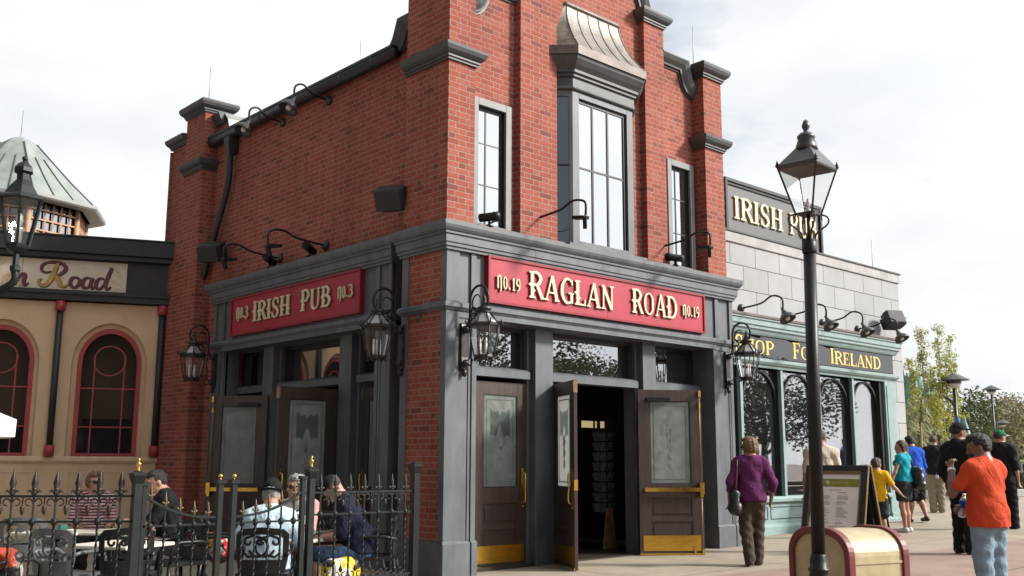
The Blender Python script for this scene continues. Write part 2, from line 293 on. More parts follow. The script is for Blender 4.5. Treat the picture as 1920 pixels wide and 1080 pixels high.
# ------------------------------------------------------------------ mesh helpers
def gz(x): return max(-0.2, -0.061 + 0.05 * x) if x < 0 else (0.0115 * (x - 5.3) if x < 5.3 else min(0.24, 0.02 * (x - 5.3)))
STATIC = {}
class MB:
    def __init__(s, mtx=None): s.v = []; s.f = []; s.mi = []; s.sm = []; s.m = mtx; s.cur = 0; s.smooth = False
    def add(s, vs, fs):
        o = len(s.v)
        if s.m is not None: vs = [s.m @ Vector(p) for p in vs]
        s.v += [tuple(p) for p in vs]
        for f in fs: s.f.append([i + o for i in f]); s.mi.append(s.cur); s.sm.append(s.smooth)
        return s
    def box(s, x0, x1, y0, y1, z0, z1):
        v = [(x, y, z) for x in (x0, x1) for y in (y0, y1) for z in (z0, z1)]
        return s.add(v, [(0, 1, 3, 2), (4, 6, 7, 5), (0, 4, 5, 1), (2, 3, 7, 6), (0, 2, 6, 4), (1, 5, 7, 3)])
    def bar(s, a, b, w, h=None, up=(0, 0, 1)):
        a = Vector(a); b = Vector(b); h = h or w; d = (b - a).normalized(); up = Vector(up)
        if abs(d.dot(up)) > .98: up = Vector((0, 1, 0))
        x = d.cross(up).normalized() * (w / 2); y = x.cross(d).normalized() * (h / 2)
        v = [a - x - y, a + x - y, a + x + y, a - x + y, b - x - y, b + x - y, b + x + y, b - x + y]
        return s.add(v, [(0, 1, 2, 3), (4, 7, 6, 5), (0, 4, 5, 1), (1, 5, 6, 2), (2, 6, 7, 3), (3, 7, 4, 0)])
    def tube(s, pts, r, n=8, cap=True):
        pts = [Vector(p) for p in pts]; k = len(pts); rr = r if isinstance(r, (list, tuple)) else [r] * k
        vs = []; t0 = None; x = None
        for i, p in enumerate(pts):
            t = (pts[min(i + 1, k - 1)] - pts[max(i - 1, 0)])
            if t.length < 1e-9: t = Vector((0, 0, 1))
            t.normalize()
            if x is None:
                a = Vector((0, 0, 1)) if abs(t.z) < .9 else Vector((1, 0, 0)); x = t.cross(a).normalized()
            else:
                x = (x - t * x.dot(t));
                if x.length < 1e-6: x = t.orthogonal()
                x.normalize()
            y = t.cross(x)
            vs += [p + (x * math.cos(j * 2 * math.pi / n) + y * math.sin(j * 2 * math.pi / n)) * rr[i] for j in range(n)]
        fs = [(i * n + j, i * n + (j + 1) % n, (i + 1) * n + (j + 1) % n, (i + 1) * n + j) for i in range(k - 1) for j in range(n)]
        if cap: fs += [tuple(range(n))[::-1], tuple((k - 1) * n + j for j in range(n))]
        sm = s.smooth; s.smooth = True; s.add(vs, fs); s.smooth = sm; return s
    def lathe(s, prof, c=(0, 0, 0), n=16, rot=0.0, smooth=True, axis=None):
        """prof: list of (r, z). axis: optional Matrix for other directions"""
        c = Vector(c); vs = []
        for r, z in prof:
            for j in range(n):
                a = rot + j * 2 * math.pi / n; p = Vector((r * math.cos(a), r * math.sin(a), z))
                if axis is not None: p = axis @ p
                vs.append(c + p)
        k = len(prof)
        fs = [(i * n + j, i * n + (j + 1) % n, (i + 1) * n + (j + 1) % n, (i + 1) * n + j) for i in range(k - 1) for j in range(n)]
        fs += [tuple(range(n))[::-1], tuple((k - 1) * n + j for j in range(n))]
        sm = s.smooth; s.smooth = smooth; s.add(vs, fs); s.smooth = sm; return s
    def ball(s, c, r, n=10):
        k = max(4, n // 2); rx = r if isinstance(r, (tuple, list)) else (r, r, r)
        pr = [(math.sin(math.pi * i / k), -math.cos(math.pi * i / k)) for i in range(k + 1)]
        pr[0] = (1e-3, -1); pr[-1] = (1e-3, 1)
        return s.lathe(pr, c, n, axis=Matrix.Diagonal(Vector(rx)))
    def prism(s, poly, d0, d1, frame):
        """poly in (a, b); frame(a, b, d) -> point"""
        n = len(poly); v = [frame(a, b, d0) for a, b in poly] + [frame(a, b, d1) for a, b in poly]
        fs = [tuple(range(n))[::-1], tuple(range(n, 2 * n))] + [(i, (i + 1) % n, n + (i + 1) % n, n + i) for i in range(n)]
        return s.add(v, fs)
    def strip(s, outer, inner, d0, d1, frame, closed=False):
        """solid band between two matching outlines"""
        n = len(outer); P = lambda l, d: [frame(a, b, d) for a, b in l]
        v = P(outer, d0) + P(inner, d0) + P(outer, d1) + P(inner, d1); fs = []
        rng = range(n if closed else n - 1)
        for i in rng:
            j = (i + 1) % n
            fs += [(i, j, n + j, n + i), (2 * n + i, 3 * n + i, 3 * n + j, 2 * n + j), (i, 2 * n + i, 2 * n + j, j), (n + i, n + j, 3 * n + j, 3 * n + i)]
        if not closed: fs += [(0, n, 3 * n, 2 * n), (n - 1, 3 * n - 1, 4 * n - 1, 2 * n - 1)]
        return s.add(v, fs)
    def mould(s, path, prof, frame, side=1, closed=False):
        """sweep profile (offset, height) along path (a, b) with mitres; offset goes to the `side` of the path"""
        n = len(path); P = [Vector(p) for p in path]; vs = []; k = len(prof)
        for i in range(n):
            if closed: a, b = P[i - 1], P[(i + 1) % n]
            else: a, b = P[max(i - 1, 0)], P[min(i + 1, n - 1)]
            d1 = (P[i] - a); d2 = (b - P[i])
            if d1.length < 1e-9: d1 = d2
            if d2.length < 1e-9: d2 = d1
            d1 = d1.normalized(); d2 = d2.normalized()
            n1 = Vector((d1.y, -d1.x)) * side; n2 = Vector((d2.y, -d2.x)) * side
            m = n1 + n2; m = m / max(0.25, m.dot(n1)) if m.length > 1e-6 else n1
            for o, h in prof: q = P[i] + m * o; vs.append(frame(q.x, q.y, h))
        fs = []
        for i in range(n if closed else n - 1):
            j = (i + 1) % n
            for q in range(k): fs.append((i * k + q, i * k + (q + 1) % k, j * k + (q + 1) % k, j * k + q))
        if not closed: fs += [tuple(range(k)), tuple((n - 1) * k + q for q in range(k))[::-1]]
        return s.add(vs, fs)
    def build(s, name, mats, parent=None, bevel=0.0, label=None, recalc=True):
        me = bpy.data.meshes.new(name); me.from_pydata(s.v, [], s.f)
        if not isinstance(mats, (list, tuple)): mats = [mats]
        for m in mats: me.materials.append(M[m] if isinstance(m, str) else m)
        for p, i, q in zip(me.polygons, s.mi, s.sm): p.material_index = min(i, len(mats) - 1); p.use_smooth = q
        if recalc:
            bm = bmesh.new(); bm.from_mesh(me); bmesh.ops.recalc_face_normals(bm, faces=bm.faces); bm.to_mesh(me); bm.free()
        o = bpy.data.objects.new(name, me); COL.objects.link(o)
        if bevel:
            b = o.modifiers.new('bevel', 'BEVEL'); b.width = bevel; b.segments = 2; b.limit_method = 'ANGLE'; b.angle_limit = rad(40)
        if parent is not None:
            o.parent = parent
            if parent.name in STATIC: o.matrix_parent_inverse = STATIC[parent.name]
        if label: o['label'] = label
        return o
def thing(name, label, cat, loc=(0, 0, 0), rz=0.0, group=None, static=False):
    o = bpy.data.objects.new(name, None); COL.objects.link(o); o.empty_display_size = 0.1
    o.location = loc; o.rotation_euler = (0, 0, rz); o['label'] = label; o['category'] = cat
    if group: o['group'] = group
    if static: STATIC[o.name] = Matrix.Translation(-Vector(loc))
    return o
def tag(o, label, cat, group=None):
    o['label'] = label; o['category'] = cat
    if group: o['group'] = group
    return o
def dup(root, loc, rz, label):
    kids = {}
    for o in COL.objects:
        if o.parent: kids.setdefault(o.parent.name, []).append(o)
    r = root.copy(); COL.objects.link(r); r.location = loc; r.rotation_euler = (0, 0, rz); r['label'] = label
    def rec(src, dst):
        for ch in kids.get(src.name, []):
            c = ch.copy(); COL.objects.link(c); c.parent = dst
            if src is root: c.matrix_parent_inverse = ch.matrix_parent_inverse
            rec(ch, c)
    rec(root, r)
    return r
def arc(cx, cy, r, a0, a1, n=12): return [(cx + r * math.cos(rad(a0 + (a1 - a0) * i / n)), cy + r * math.sin(rad(a0 + (a1 - a0) * i / n))) for i in range(n + 1)]
def spiral(cx, cy, r0, r1, a0, a1, n=20): return [(cx + (r0 + (r1 - r0) * i / n) * math.cos(rad(a0 + (a1 - a0) * i / n)), cy + (r0 + (r1 - r0) * i / n) * math.sin(rad(a0 + (a1 - a0) * i / n))) for i in range(n + 1)]
def catmull(pts, n=6):
    P = [Vector(p) for p in pts]; o = []
    for i in range(len(P) - 1):
        a = P[max(i - 1, 0)]; b = P[i]; c = P[i + 1]; d = P[min(i + 2, len(P) - 1)]
        for k in range(n):
            t = k / n; o.append(0.5 * ((2 * b) + (c - a) * t + (2 * a - 5 * b + 4 * c - d) * t * t + (3 * b - a - 3 * c + d) * t ** 3))
    o.append(P[-1]); return o
FR = lambda u, z, d: (u, 0.03 - d, z)                   # front facade: d metres out of the column face
SD = lambda u, z, d: (0.03 - d, u, z)                   # side facade
XYF = lambda a, b, h: (a, b, h)                          # path on the ground plan
def fbox(mb, fr, u0, u1, d0, d1, z0, z1):
    v = [fr(u, z, d) for u in (u0, u1) for d in (d0, d1) for z in (z0, z1)]
    mb.add(v, [(0, 1, 3, 2), (4, 6, 7, 5), (0, 4, 5, 1), (2, 3, 7, 6), (0, 2, 6, 4), (1, 5, 7, 3)])
def wall_holes(mb, fr, u0, u1, z0, z1, holes, d0, d1):
    """upright wall slab between depths d0 (front) and d1 (back) with rectangular openings"""
    us = sorted({u0, u1, *[h[0] for h in holes], *[h[1] for h in holes]}); zs = sorted({z0, z1, *[h[2] for h in holes], *[h[3] for h in holes]})
    hole = lambda a, b: any(h[0] - 1e-6 <= a <= h[1] + 1e-6 and h[2] - 1e-6 <= b <= h[3] + 1e-6 for h in holes)
    for i in range(len(us) - 1):
        for j in range(len(zs) - 1):
            if hole((us[i] + us[i + 1]) / 2, (zs[j] + zs[j + 1]) / 2): continue
            for d in (d0, d1): mb.add([fr(us[i], zs[j], d), fr(us[i + 1], zs[j], d), fr(us[i + 1], zs[j + 1], d), fr(us[i], zs[j + 1], d)], [(0, 1, 2, 3)])
    for h in list(holes) + [(u0, u1, z0, z1)]:
        for a, b in (((h[0], h[2]), (h[1], h[2])), ((h[1], h[2]), (h[1], h[3])), ((h[1], h[3]), (h[0], h[3])), ((h[0], h[3]), (h[0], h[2]))):
            mb.add([fr(*a, d0), fr(*b, d0), fr(*b, d1), fr(*a, d1)], [(0, 1, 2, 3)])
# ------------------------------------------------------------------ hand-drawn lettering
T, t_ = 0.155, 0.07
def S_(x): return [('b', x - .15, x + .15, 0, .07), ('b', x - .15, x + .15, .93, 1)]
GL = {                                       # width, strokes: l = ribbon, c = smooth ribbon, b = block, m = stem (gets a spur in the old style)
 'I': (.34, [('m', .17), *S_(.17)]),
 'R': (.74, [('m', .17), *S_(.17), ('c', [(.17, .96), (.44, .96), (.60, .76), (.44, .53), (.17, .52)], .07, .15, .07), ('l', [(.40, .52), (.68, .02)], .13, .15), ('b', .58, .78, 0, .06)]),
 'A': (.76, [('l', [(.09, .0), (.40, 1.)], .065, .07), ('l', [(.40, 1.), (.66, .0)], .15, .15), ('b', .0, .2, 0, .06), ('b', .53, .78, 0, .06), ('l', [(.2, .32), (.58, .32)], .06, .06)]),
 'G': (.74, [('c', [(.66, .82), (.52, .97), (.30, .95), (.13, .68), (.13, .32), (.30, .05), (.52, .04), (.63, .14)], .05, .15, .07), ('l', [(.63, .02), (.63, .42)], .13, .13), ('b', .46, .74, .38, .45), ('b', .62, .68, .76, .98)]),
 'L': (.62, [('m', .17), *S_(.17), ('b', .17, .60, 0, .07), ('b', .54, .60, 0, .26)]),
 'N': (.78, [('l', [(.14, 0), (.14, 1)], .07, .07), ('l', [(.12, .98), (.62, .02)], .15, .15), ('l', [(.63, 0), (.63, 1)], .07, .07), ('b', .02, .26, 0, .06), ('b', .02, .2, .94, 1), ('b', .52, .76, .94, 1)]),
 'O': (.76, [('c', [(.38, .97), (.16, .82), (.11, .5), (.16, .18), (.38, .03), (.60, .18), (.65, .5), (.60, .82), (.38, .97)], .05, .15, .05, .15, .05)]),
 'D': (.78, [('m', .17), *S_(.17), ('c', [(.17, .96), (.46, .93), (.66, .68), (.66, .32), (.46, .07), (.17, .04)], .07, .16, .07)]),
 'S': (.62, [('c', [(.50, .78), (.42, .95), (.24, .96), (.12, .78), (.20, .58), (.42, .44), (.52, .24), (.40, .05), (.20, .04), (.10, .22)], .05, .10, .16, .10, .05), ('b', .48, .54, .70, .98), ('b', .06, .12, .02, .32)]),
 'H': (.80, [('m', .17), *S_(.17), ('m', .63), *S_(.63), ('b', .17, .63, .47, .54)]),
 'P': (.68, [('m', .17), *S_(.17), ('c', [(.17, .96), (.44, .96), (.60, .74), (.44, .48), (.17, .47)], .07, .15, .07)]),
 'U': (.78, [('c', [(.16, 1.), (.16, .30), (.26, .06), (.46, .04), (.61, .24), (.62, 1.)], .15, .15, .07, .07), ('b', .02, .30, .94, 1), ('b', .50, .74, .94, 1)]),
 'B': (.72, [('m', .17), *S_(.17), ('c', [(.17, .96), (.42, .95), (.54, .76), (.42, .55), (.17, .53)], .07, .14, .07), ('c', [(.17, .53), (.48, .51), (.63, .28), (.48, .05), (.17, .04)], .07, .16, .07)]),
 'F': (.62, [('m', .17), *S_(.17), ('b', .17, .58, .93, 1), ('b', .52, .58, .76, 1), ('b', .17, .46, .47, .54), ('b', .41, .46, .38, .63)]),
 'E': (.64, [('m', .17), *S_(.17), ('b', .17, .58, .93, 1), ('b', .52, .58, .78, 1), ('b', .17, .46, .47, .54), ('b', .41, .46, .38, .63), ('b', .17, .60, 0, .07), ('b', .54, .60, 0, .24)]),
 'n': (.60, [('l', [(.14, .0), (.14, .68)], .13, .13), ('c', [(.14, .60), (.30, .72), (.46, .62), (.48, .30), (.48, .0)], .06, .13, .13), ('b', .0, .14, .62, .68), ('c', [(.48, .0), (.46, -.12), (.36, -.16)], .12, .03)]),
 'o': (.54, [('c', [(.26, .70), (.12, .56), (.10, .34), (.14, .12), (.26, .0), (.40, .12), (.43, .34), (.40, .56), (.26, .70)], .06, .13, .06, .13, .06)]),
 '.': (.22, [('b', .04, .17, .0, .13)]),
 '1': (.40, [('l', [(.2, 0), (.2, 1.)], .15, .15), ('b', .05, .35, 0, .07), ('l', [(.04, .80), (.2, .98)], .06, .08)]),
 '9': (.58, [('c', [(.48, .66), (.40, .46), (.20, .46), (.10, .70), (.20, .94), (.40, .94), (.49, .70), (.46, .34), (.34, .08), (.12, .02)], .07, .12, .13, .08, .13, .04)]),
 '3': (.54, [('c', [(.08, .84), (.24, .97), (.43, .80), (.36, .58), (.20, .53), (.40, .48), (.47, .26), (.34, .04), (.16, .02), (.06, .18)], .05, .10, .13, .05, .14, .10, .06)]),
 ' ': (.40, []),
}
def ribbon(mb, pts, ws, d0, d1, fr):
    n = len(pts); O = []; I = []
    for i, p in enumerate(pts):
        a = pts[max(i - 1, 0)]; b = pts[min(i + 1, n - 1)]; t = (b - a)
        t = t.normalized() if t.length > 1e-9 else Vector((1, 0)); q = Vector((-t.y, t.x)) * ws[i] / 2
        O.append(tuple(p + q)); I.append(tuple(p - q))
    mb.strip(O, I, d0, d1, fr)
def interp(ws, n):
    return [ws[-1] if len(ws) == 1 else (lambda x: ws[min(int(x), len(ws) - 2)] * (1 - (x - min(int(x), len(ws) - 2))) + ws[min(int(x), len(ws) - 2) + 1] * (x - min(int(x), len(ws) - 2)))(i * (len(ws) - 1) / max(1, n - 1)) for i in range(n)]
def glyph(mb, ch, x, z, h, wx, d0, d1, fr, old=False, shift=None):
    w, strokes = GL[ch]; shift = shift or (lambda u: 0.0); k = 0
    for st in strokes:
        e = d1 + 0.0004 * k * (1 if d1 > d0 else -1); k += 1
        F = lambda a, b, d: fr(x + a * wx * h, z + b * h + shift(a), d)
        if st[0] == 'b': mb.prism([(st[1], st[3]), (st[2], st[3]), (st[2], st[4]), (st[1], st[4])], d0, e, F)
        elif st[0] == 'm':
            c = st[1]; mb.prism([(c - T / 2, 0), (c + T / 2, 0), (c + T / 2, 1), (c - T / 2, 1)], d0, e, F)
            if old:
                mb.prism([(c - T / 2 - .12, .50), (c - T / 2, .42), (c - T / 2, .58)], d0, e, F)
                mb.prism([(c + T / 2, .36), (c + T / 2 + .09, .29), (c + T / 2, .22)], d0, e, F)
        else:
            P = [Vector(p) for p in st[1]]; P = catmull(P, 6) if st[0] == 'c' else P
            ribbon(mb, P, interp(list(st[2:]), len(P)), d0, e, F)
    return w * wx * h
def text_w(s, h, wx, gap=.06): return sum(GL[c][0] * wx * h + gap * h for c in s) - gap * h
def write(mb, s, u0, z, h, d0, d1, fr, width=None, wx=1.0, gap=.06, old=False, flip=False, caps=None):
    if width: wx *= width / text_w(s, h, wx, gap); gap *= 1
    x = 0
    tot = text_w(s, h, wx, gap)
    for i, c in enumerate(s):
        hh = h * (caps if caps and (i == 0 or s[i - 1] == ' ') else 1)
        f2 = (lambda a, b, d, fr=fr: fr(u0 - a, b, d)) if flip else (lambda a, b, d, fr=fr: fr(u0 + a, b, d))
        glyph(mb, c, x, z, hh, wx * h / hh if caps else wx, d0, d1, f2, old)
        x += GL[c][0] * wx * h + gap * h
# ------------------------------------------------------------------ ground
def ground():
    mb = MB(); xs = [-900, -60, -20, -9, -3, 0, 2, 5.3, 9, 13, 17.3, 30, 60, 150, 1200]; ys = [-1200, -150, -60, -20, -8, 0, 5, 20, 60, 150, 1500]
    vs = [(x, y, gz(x)) for x in xs for y in ys]; n = len(ys)
    mb.add(vs, [(i * n + j, (i + 1) * n + j, (i + 1) * n + j + 1, i * n + j + 1) for i in range(len(xs) - 1) for j in range(n - 1)])
    o = mb.build('ground', 'paving'); o['kind'] = 'structure'; o['label'] = 'beige and pinkish concrete plaza paving in front of the brick corner building'
ground()

# ------------------------------------------------------------------ the red brick corner building
PUB = thing('brick_building', 'red brick corner building with grey painted entrance fronts and a copper roofed bay window', 'building', (2.9, 4.0, 0), static=True)
PX0, PX1 = 0.0, 5.825
def pub_part(mb, name, mat, **k): return mb.build(name, mat, PUB, **k)

# upper walls -------------------------------------------------------
w = MB()
GY = 0.28                                     # plane of the recessed brick panels
F2 = lambda u, z, d: (u, GY - d, z)
holes = [(0.655, 1.135, 4.26, 5.85), (4.625, 5.085, 4.26, 5.85), (2.12, 3.66, 4.24, 6.45)]
wall_holes(w, F2, 0.03, 5.72, 4.05, 7.0, holes, 0.0, -0.3)
def gable_outline(z0):
    """outline of the curvy gable above z0, in (x, z)"""
    right = [(5.30, 7.10)] + [(5.30 - 0.36 * math.sin(rad(a)) ** 1.0 , 7.10 + 0.36 * (1 - math.cos(rad(a))) + 0.0) for a in range(15, 91, 15)]
    right = [(5.72, z0), (5.72, 7.06), (5.22, 7.06), (5.10, 7.10), (4.99, 7.20), (4.92, 7.33), (4.88, 7.50), (4.40, 7.50), (4.40, 8.02), (3.98, 8.02), (3.92, 8.25), (3.83, 8.5), (3.66, 8.75), (3.40, 8.98), (2.9, 9.12)]
    left = [(5.755 - a, b) for a, b in right[:-1]][::-1]
    return right + left
w.prism(gable_outline(7.0), 0.0, -0.3, F2)
# piers of the gable
def pier(u0, u1, front, z0, z1): w.box(u0, u1, GY - front, GY + 0.02, z0, z1)
pier(0.0, 0.43, 0.235, 4.05, 7.42); pier(5.25, 5.725, 0.235, 4.05, 7.42)
pier(1.33, 2.02, 0.12, 4.05, 8.0); pier(3.93, 4.40, 0.12, 4.05, 8.0)
w.box(0.0, 0.35, 0.301, 0.93, 4.05, 7.42)          # corner pier, side face
# side wall, its end piers and the rear
wx = 0.28
w.box(wx, wx + 0.3, 0.9, 8.25, 3.9, 6.86); w.box(wx, wx + 0.3, 0.9, 1.40, -0.1, 3.9); w.box(wx, wx + 0.3, 5.95, 8.25, -0.1, 3.9)
w.box(wx - 0.003, wx + 0.1, 0.925, 1.36, 6.8, 7.06); 
w.box(0.03, wx + 0.2, 6.93, 7.66, -0.1, 7.36)
w.box(0.055, wx + 0.2, 7.66, 8.25, -0.1, 7.02)
w.box(wx - 0.004, wx + 0.25, 6.52, 6.93, 6.7, 7.12)
w.box(0.02, 0.5, 8.25, 8.3, -0.1, 6.9)
w.box(PX1 - 0.42, PX1 - 0.1, 0.5, 8.2, -0.1, 6.9)
w.box(0.5, 5.5, 7.95, 8.22, -0.1, 6.9)
pub_part(w, 'brick_wall', 'brick')
r = MB(); r.add([(0.2, 0.6, 6.8), (5.7, 0.6, 6.8), (5.7, 8.2, 6.8), (0.2, 8.2, 6.8), (2.9, 0.6, 8.0), (2.9, 8.2, 8.0)], [(0, 4, 5, 3), (1, 2, 5, 4), (0, 1, 4), (3, 5, 2)])
pub_part(r, 'roof', 'lamp_grey')

# copings, pier caps and bands --------------------------------------
CAP = [(0, 0), (0.03, 0), (0.03, 0.03), (0.05, 0.035), (0.05, 0.065), (0.07, 0.075), (0.105, 0.11), (0.125, 0.16), (0.13, 0.20), (0, 0.22)]
def cap(path, z, prof=CAP, name='pier_cap', side=1, closed=False, k=1.0):
    mb = MB(); mb.mould(path, [(o * k, z + h * k) for o, h in prof], XYF, side, closed); return pub_part(mb, name, 'paint_dark')
def solid_cap(x0, x1, y0, y1, z, k=1.0):
    mb = MB(); mb.mould([(x0, y0), (x1, y0), (x1, y1), (x0, y1)], [(o * k, z + h * k) for o, h in CAP], XYF, 1, True)
    mb.box(x0 - 0.11 * k, x1 + 0.11 * k, y0 - 0.11 * k, y1 + 0.11 * k, z + 0.18 * k, z + 0.225 * k); return pub_part(mb, 'pier_cap', 'paint_dark')
cap([(0.0, 0.93), (0.0, 0.045), (0.43, 0.045), (0.43, 0.27)], 6.23, name='pier_band', side=1, k=0.95)
cap([(5.25, 0.27), (5.25, 0.045), (5.725, 0.045), (5.725, 0.4)], 6.23, name='pier_band', side=1, k=0.95)
solid_cap(5.25, 5.725, 0.045, 0.62, 7.42); solid_cap(3.93, 4.40, 0.16, 0.6, 8.0, 0.9); solid_cap(1.355, 1.825, 0.16, 0.6, 8.0, 0.9)
solid_cap(0.0, 0.43, 0.045, 0.93, 7.62)
w2 = MB(); w2.box(0.0, 0.43, 0.045, 0.92, 7.42, 7.63); pub_part(w2, 'brick_wall', 'brick')
solid_cap(0.03, 0.5, 6.93, 7.66, 7.36, 0.95)
cap([(0.3, 6.93), (0.03, 6.93), (0.03, 7.66)], 6.3, name='pier_band', side=-1, k=0.9)
cap([(0.055, 7.66), (0.055, 8.28), (0.5, 8.28)], 6.94, side=-1, k=0.9)
COP = [(0, -0.04), (0, 0.02), (0.03, 0.02), (0.03, 0.05), (0.06, 0.055), (0.12, 0.10), (0.19, 0.13), (0.21, 0.13), (0.21, -0.3), (0, -0.3)]
def coping(path, frame, side, name='coping'):
    mb = MB(); mb.mould(path, COP, frame, side); return pub_part(mb, name, 'paint_dark')
FG = lambda a, b, h: (a, GY - h, b)
sc_r = [(5.26, 7.05), (5.16, 7.075), (5.05, 7.13), (4.97, 7.22), (4.915, 7.33), (4.885, 7.46), (4.40, 7.46)]
coping(sc_r, FG, 1); coping([(5.755 - a, b) for a, b in sc_r], FG, -1)
sc_t = [(3.96, 8.05), (3.90, 8.27), (3.81, 8.5), (3.64, 8.74), (3.38, 8.96), (2.9, 9.1)]
coping(sc_t + [(5.755 - a, b) for a, b in sc_t[-2::-1]], FG, 1)
SG = lambda a, b, h: (wx - h, a, b)
coping([(0.93, 7.06), (1.25, 7.06), (1.285, 6.97), (1.33, 6.88), (1.40, 6.80)], SG, -1)
coping([(6.93, 7.10), (6.66, 7.10)], SG, 1)
z = MB(); z.strip([(6.66, 7.31), (6.56, 7.20), (6.50, 7.05), (6.44, 6.94)], [(6.64, 7.27), (6.53, 7.18), (6.47, 7.03), (6.42, 6.92)], 0.02, -0.45, lambda a, b, d: (wx - d, a, b)); pub_part(z, 'scroll_flashing', 'zinc')

# gutter and downpipe
g = MB(); g.tube([(0.175, 1.44, 6.80), (0.175, 6.95, 6.80)], 0.085, 12); 
for y in (1.9, 2.7, 3.5, 4.3, 5.1, 5.9): g.tube([(0.175, y, 6.80), (0.175, y + 0.04, 6.80)], 0.092, 12)
g.box(0.1, 0.3, 1.44, 6.95, 6.86, 6.9)
gut = pub_part(g, 'gutter', 'pipe')
d = MB(); d.lathe([(0.13, 6.72), (0.12, 6.62), (0.06, 6.40)], (0.17, 6.18, 0), 4, rad(45), smooth=False)
d.tube([(0.17, 6.18, 6.45), (0.17, 6.2, 5.95), (0.17, 6.27, 5.75), (0.17, 6.98, 4.35), (0.17, 7.03, 4.15), (0.17, 7.03, -0.08)], 0.055, 10)
for zz in (3.6, 2.2, 0.9): d.tube([(0.17, 7.03, zz), (0.17, 7.03, zz + 0.06)], 0.068, 10)
d.box(0.2, 0.29, 6.1, 6.26, 6.45, 6.6)
pub_part(d, 'downpipe', 'pipe')

# upper windows ------------------------------------------------------
def sash(u0, u1, z0, z1, bars_u, bars_z):
    f = MB(); fr = lambda u, z, d: (u, 0.25 - d, z)
    for a in ((u0 - .1, u0, z0 - .04, z1 + .1), (u1, u1 + .1, z0 - .04, z1 + .1), (u0, u1, z1, z1 + .1), (u0, u1, z0 - .08, z0)): fbox(f, fr, a[0], a[1], -0.05, 0.02, a[2], a[3])
    fo = pub_part(f, 'window', 'paint_light', bevel=0.006)
    s = MB(); D = (-0.085, -0.045)
    for a in ((u0, u0 + .035, z0, z1), (u1 - .035, u1, z0, z1), (u0 + .035, u1 - .035, z1 - .045, z1), (u0 + .035, u1 - .035, z0, z0 + .03)): fbox(s, fr, a[0], a[1], *D, a[2], a[3])
    for u in bars_u: fbox(s, fr, u - .011, u + .011, -0.08, -0.05, z0, z1)
    for q in bars_z: fbox(s, fr, u0, u1, -0.078, -0.053, q - .008, q + .008)
    # dark reveals
    for u in (u0 + .001, u1 - .009): fbox(s, fr, u, u + .008, -0.12, -0.02, z0, z1)
    fbox(s, fr, u0, u1, -0.12, -0.02, z1 - .009, z1 - .001)
    s.build('frame', 'black_frame', fo)
    p = MB(); fbox(p, fr, u0 + .01, u1 - .01, -0.074, -0.058, z0, z1); p.build('pane', 'glass_sky', fo)
sash(0.655, 1.135, 4.26, 5.85, [0.835], [5.36, 4.80]); sash(4.625, 5.085, 4.26, 5.85, [4.79], [5.34, 4.79])

# bay window ---------------------------------------------------------
bw = MB(); BYF = 0.08
pts = [(2.04, GY), (2.25, BYF), (3.53, BYF), (3.74, GY)]
def bay_box(u0, u1, z0, z1, d0=0.0, d1=0.06): bw.box(u0, u1, BYF + d0, BYF + d1, z0, z1)
bay_box(2.25, 2.38, 4.16, 6.42); bay_box(3.40, 3.53, 4.16, 6.42); bay_box(2.38, 3.40, 6.33, 6.42); bay_box(2.38, 3.40, 4.16, 4.27)
for s in (0, 1):                                  # canted returns
    P = lambda u, dd: (u if s == 0 else 5.78 - u, dd)
    def cant(t0, t1, z0, z1, off=0.0):
        a = Vector((2.04, GY)); b = Vector((2.25, BYF)); nrm = Vector((b.y - a.y, -(b.x - a.x))).normalized(); nrm = -nrm if nrm.y > 0 else nrm
        q = [a + (b - a) * t0 + nrm * off, a + (b - a) * t1 + nrm * off, a + (b - a) * t1 - nrm * .05, a + (b - a) * t0 - nrm * .05]
        bw.prism([P(v.x, v.y) for v in q], z0, z1, XYF)
    cant(0.0, 0.12, 4.16, 6.42); cant(0.80, 1.0, 4.16, 6.42); cant(0.12, 0.80, 6.33, 6.42); cant(0.12, 0.80, 4.16, 4.22)
BAY = pub_part(bw, 'bay_window', 'paint', bevel=0.004)
fr_ = MB()
for u in (2.385, 3.385): fr_.box(u - .03, u + .03, BYF + .035, BYF + .08, 4.27, 6.33)
fr_.box(2.38, 3.40, BYF + .037, BYF + .078, 6.28, 6.33)
for u in (2.70, 3.02): fr_.box(u - .016, u + .016, BYF + .04, BYF + .075, 4.27, 6.3)
fr_.box(2.38, 3.40, BYF + .042, BYF + .073, 5.32, 5.345)
fr_.prism([(2.075, 0.268), (2.085, 0.277), (2.228, 0.135), (2.218, 0.125)], 5.32, 5.345, XYF)
fr_.build('frame', 'black_frame', BAY)
gl = MB(); gl.box(2.38, 3.40, BYF + .052, BYF + .06, 4.27, 6.33); gl.build('pane', 'glass_sky', BAY)
for s in (0, 1):
    gl = MB(); q = [(2.07, 0.285), (2.075, 0.292), (2.225, 0.142), (2.22, 0.135)]; gl.prism([(u if s == 0 else 5.78 - u, v) for u, v in q], 4.2, 6.36, XYF); gl.build('pane', 'glass_bay', BAY)
hd = MB()
bp = [(2.02, GY + .02), (2.02 + .225, BYF - .005), (5.78 - 2.245, BYF - .005), (3.76, GY + .02)]
hd.mould(bp, [(0, 6.42), (0.015, 6.42), (0.035, 6.44), (0.02, 6.47), (0.02, 6.60), (0.05, 6.61), (0.05, 6.65), (0.08, 6.66), (0.08, 6.70), (0.13, 6.76), (0.17, 6.83), (0.18, 6.88), (0, 6.88)], XYF, -1 if False else 1)
HEADP = hd.build('bay_cornice', 'paint_dark', BAY)
cu = MB()
cu.mould(bp, [(0.0, 6.881), (0.205, 6.881), (0.205, 7.005), (0.0, 7.005)], XYF, 1)
cu.build('copper_edge', 'copper_dark', BAY)
ro = MB(); rows = []
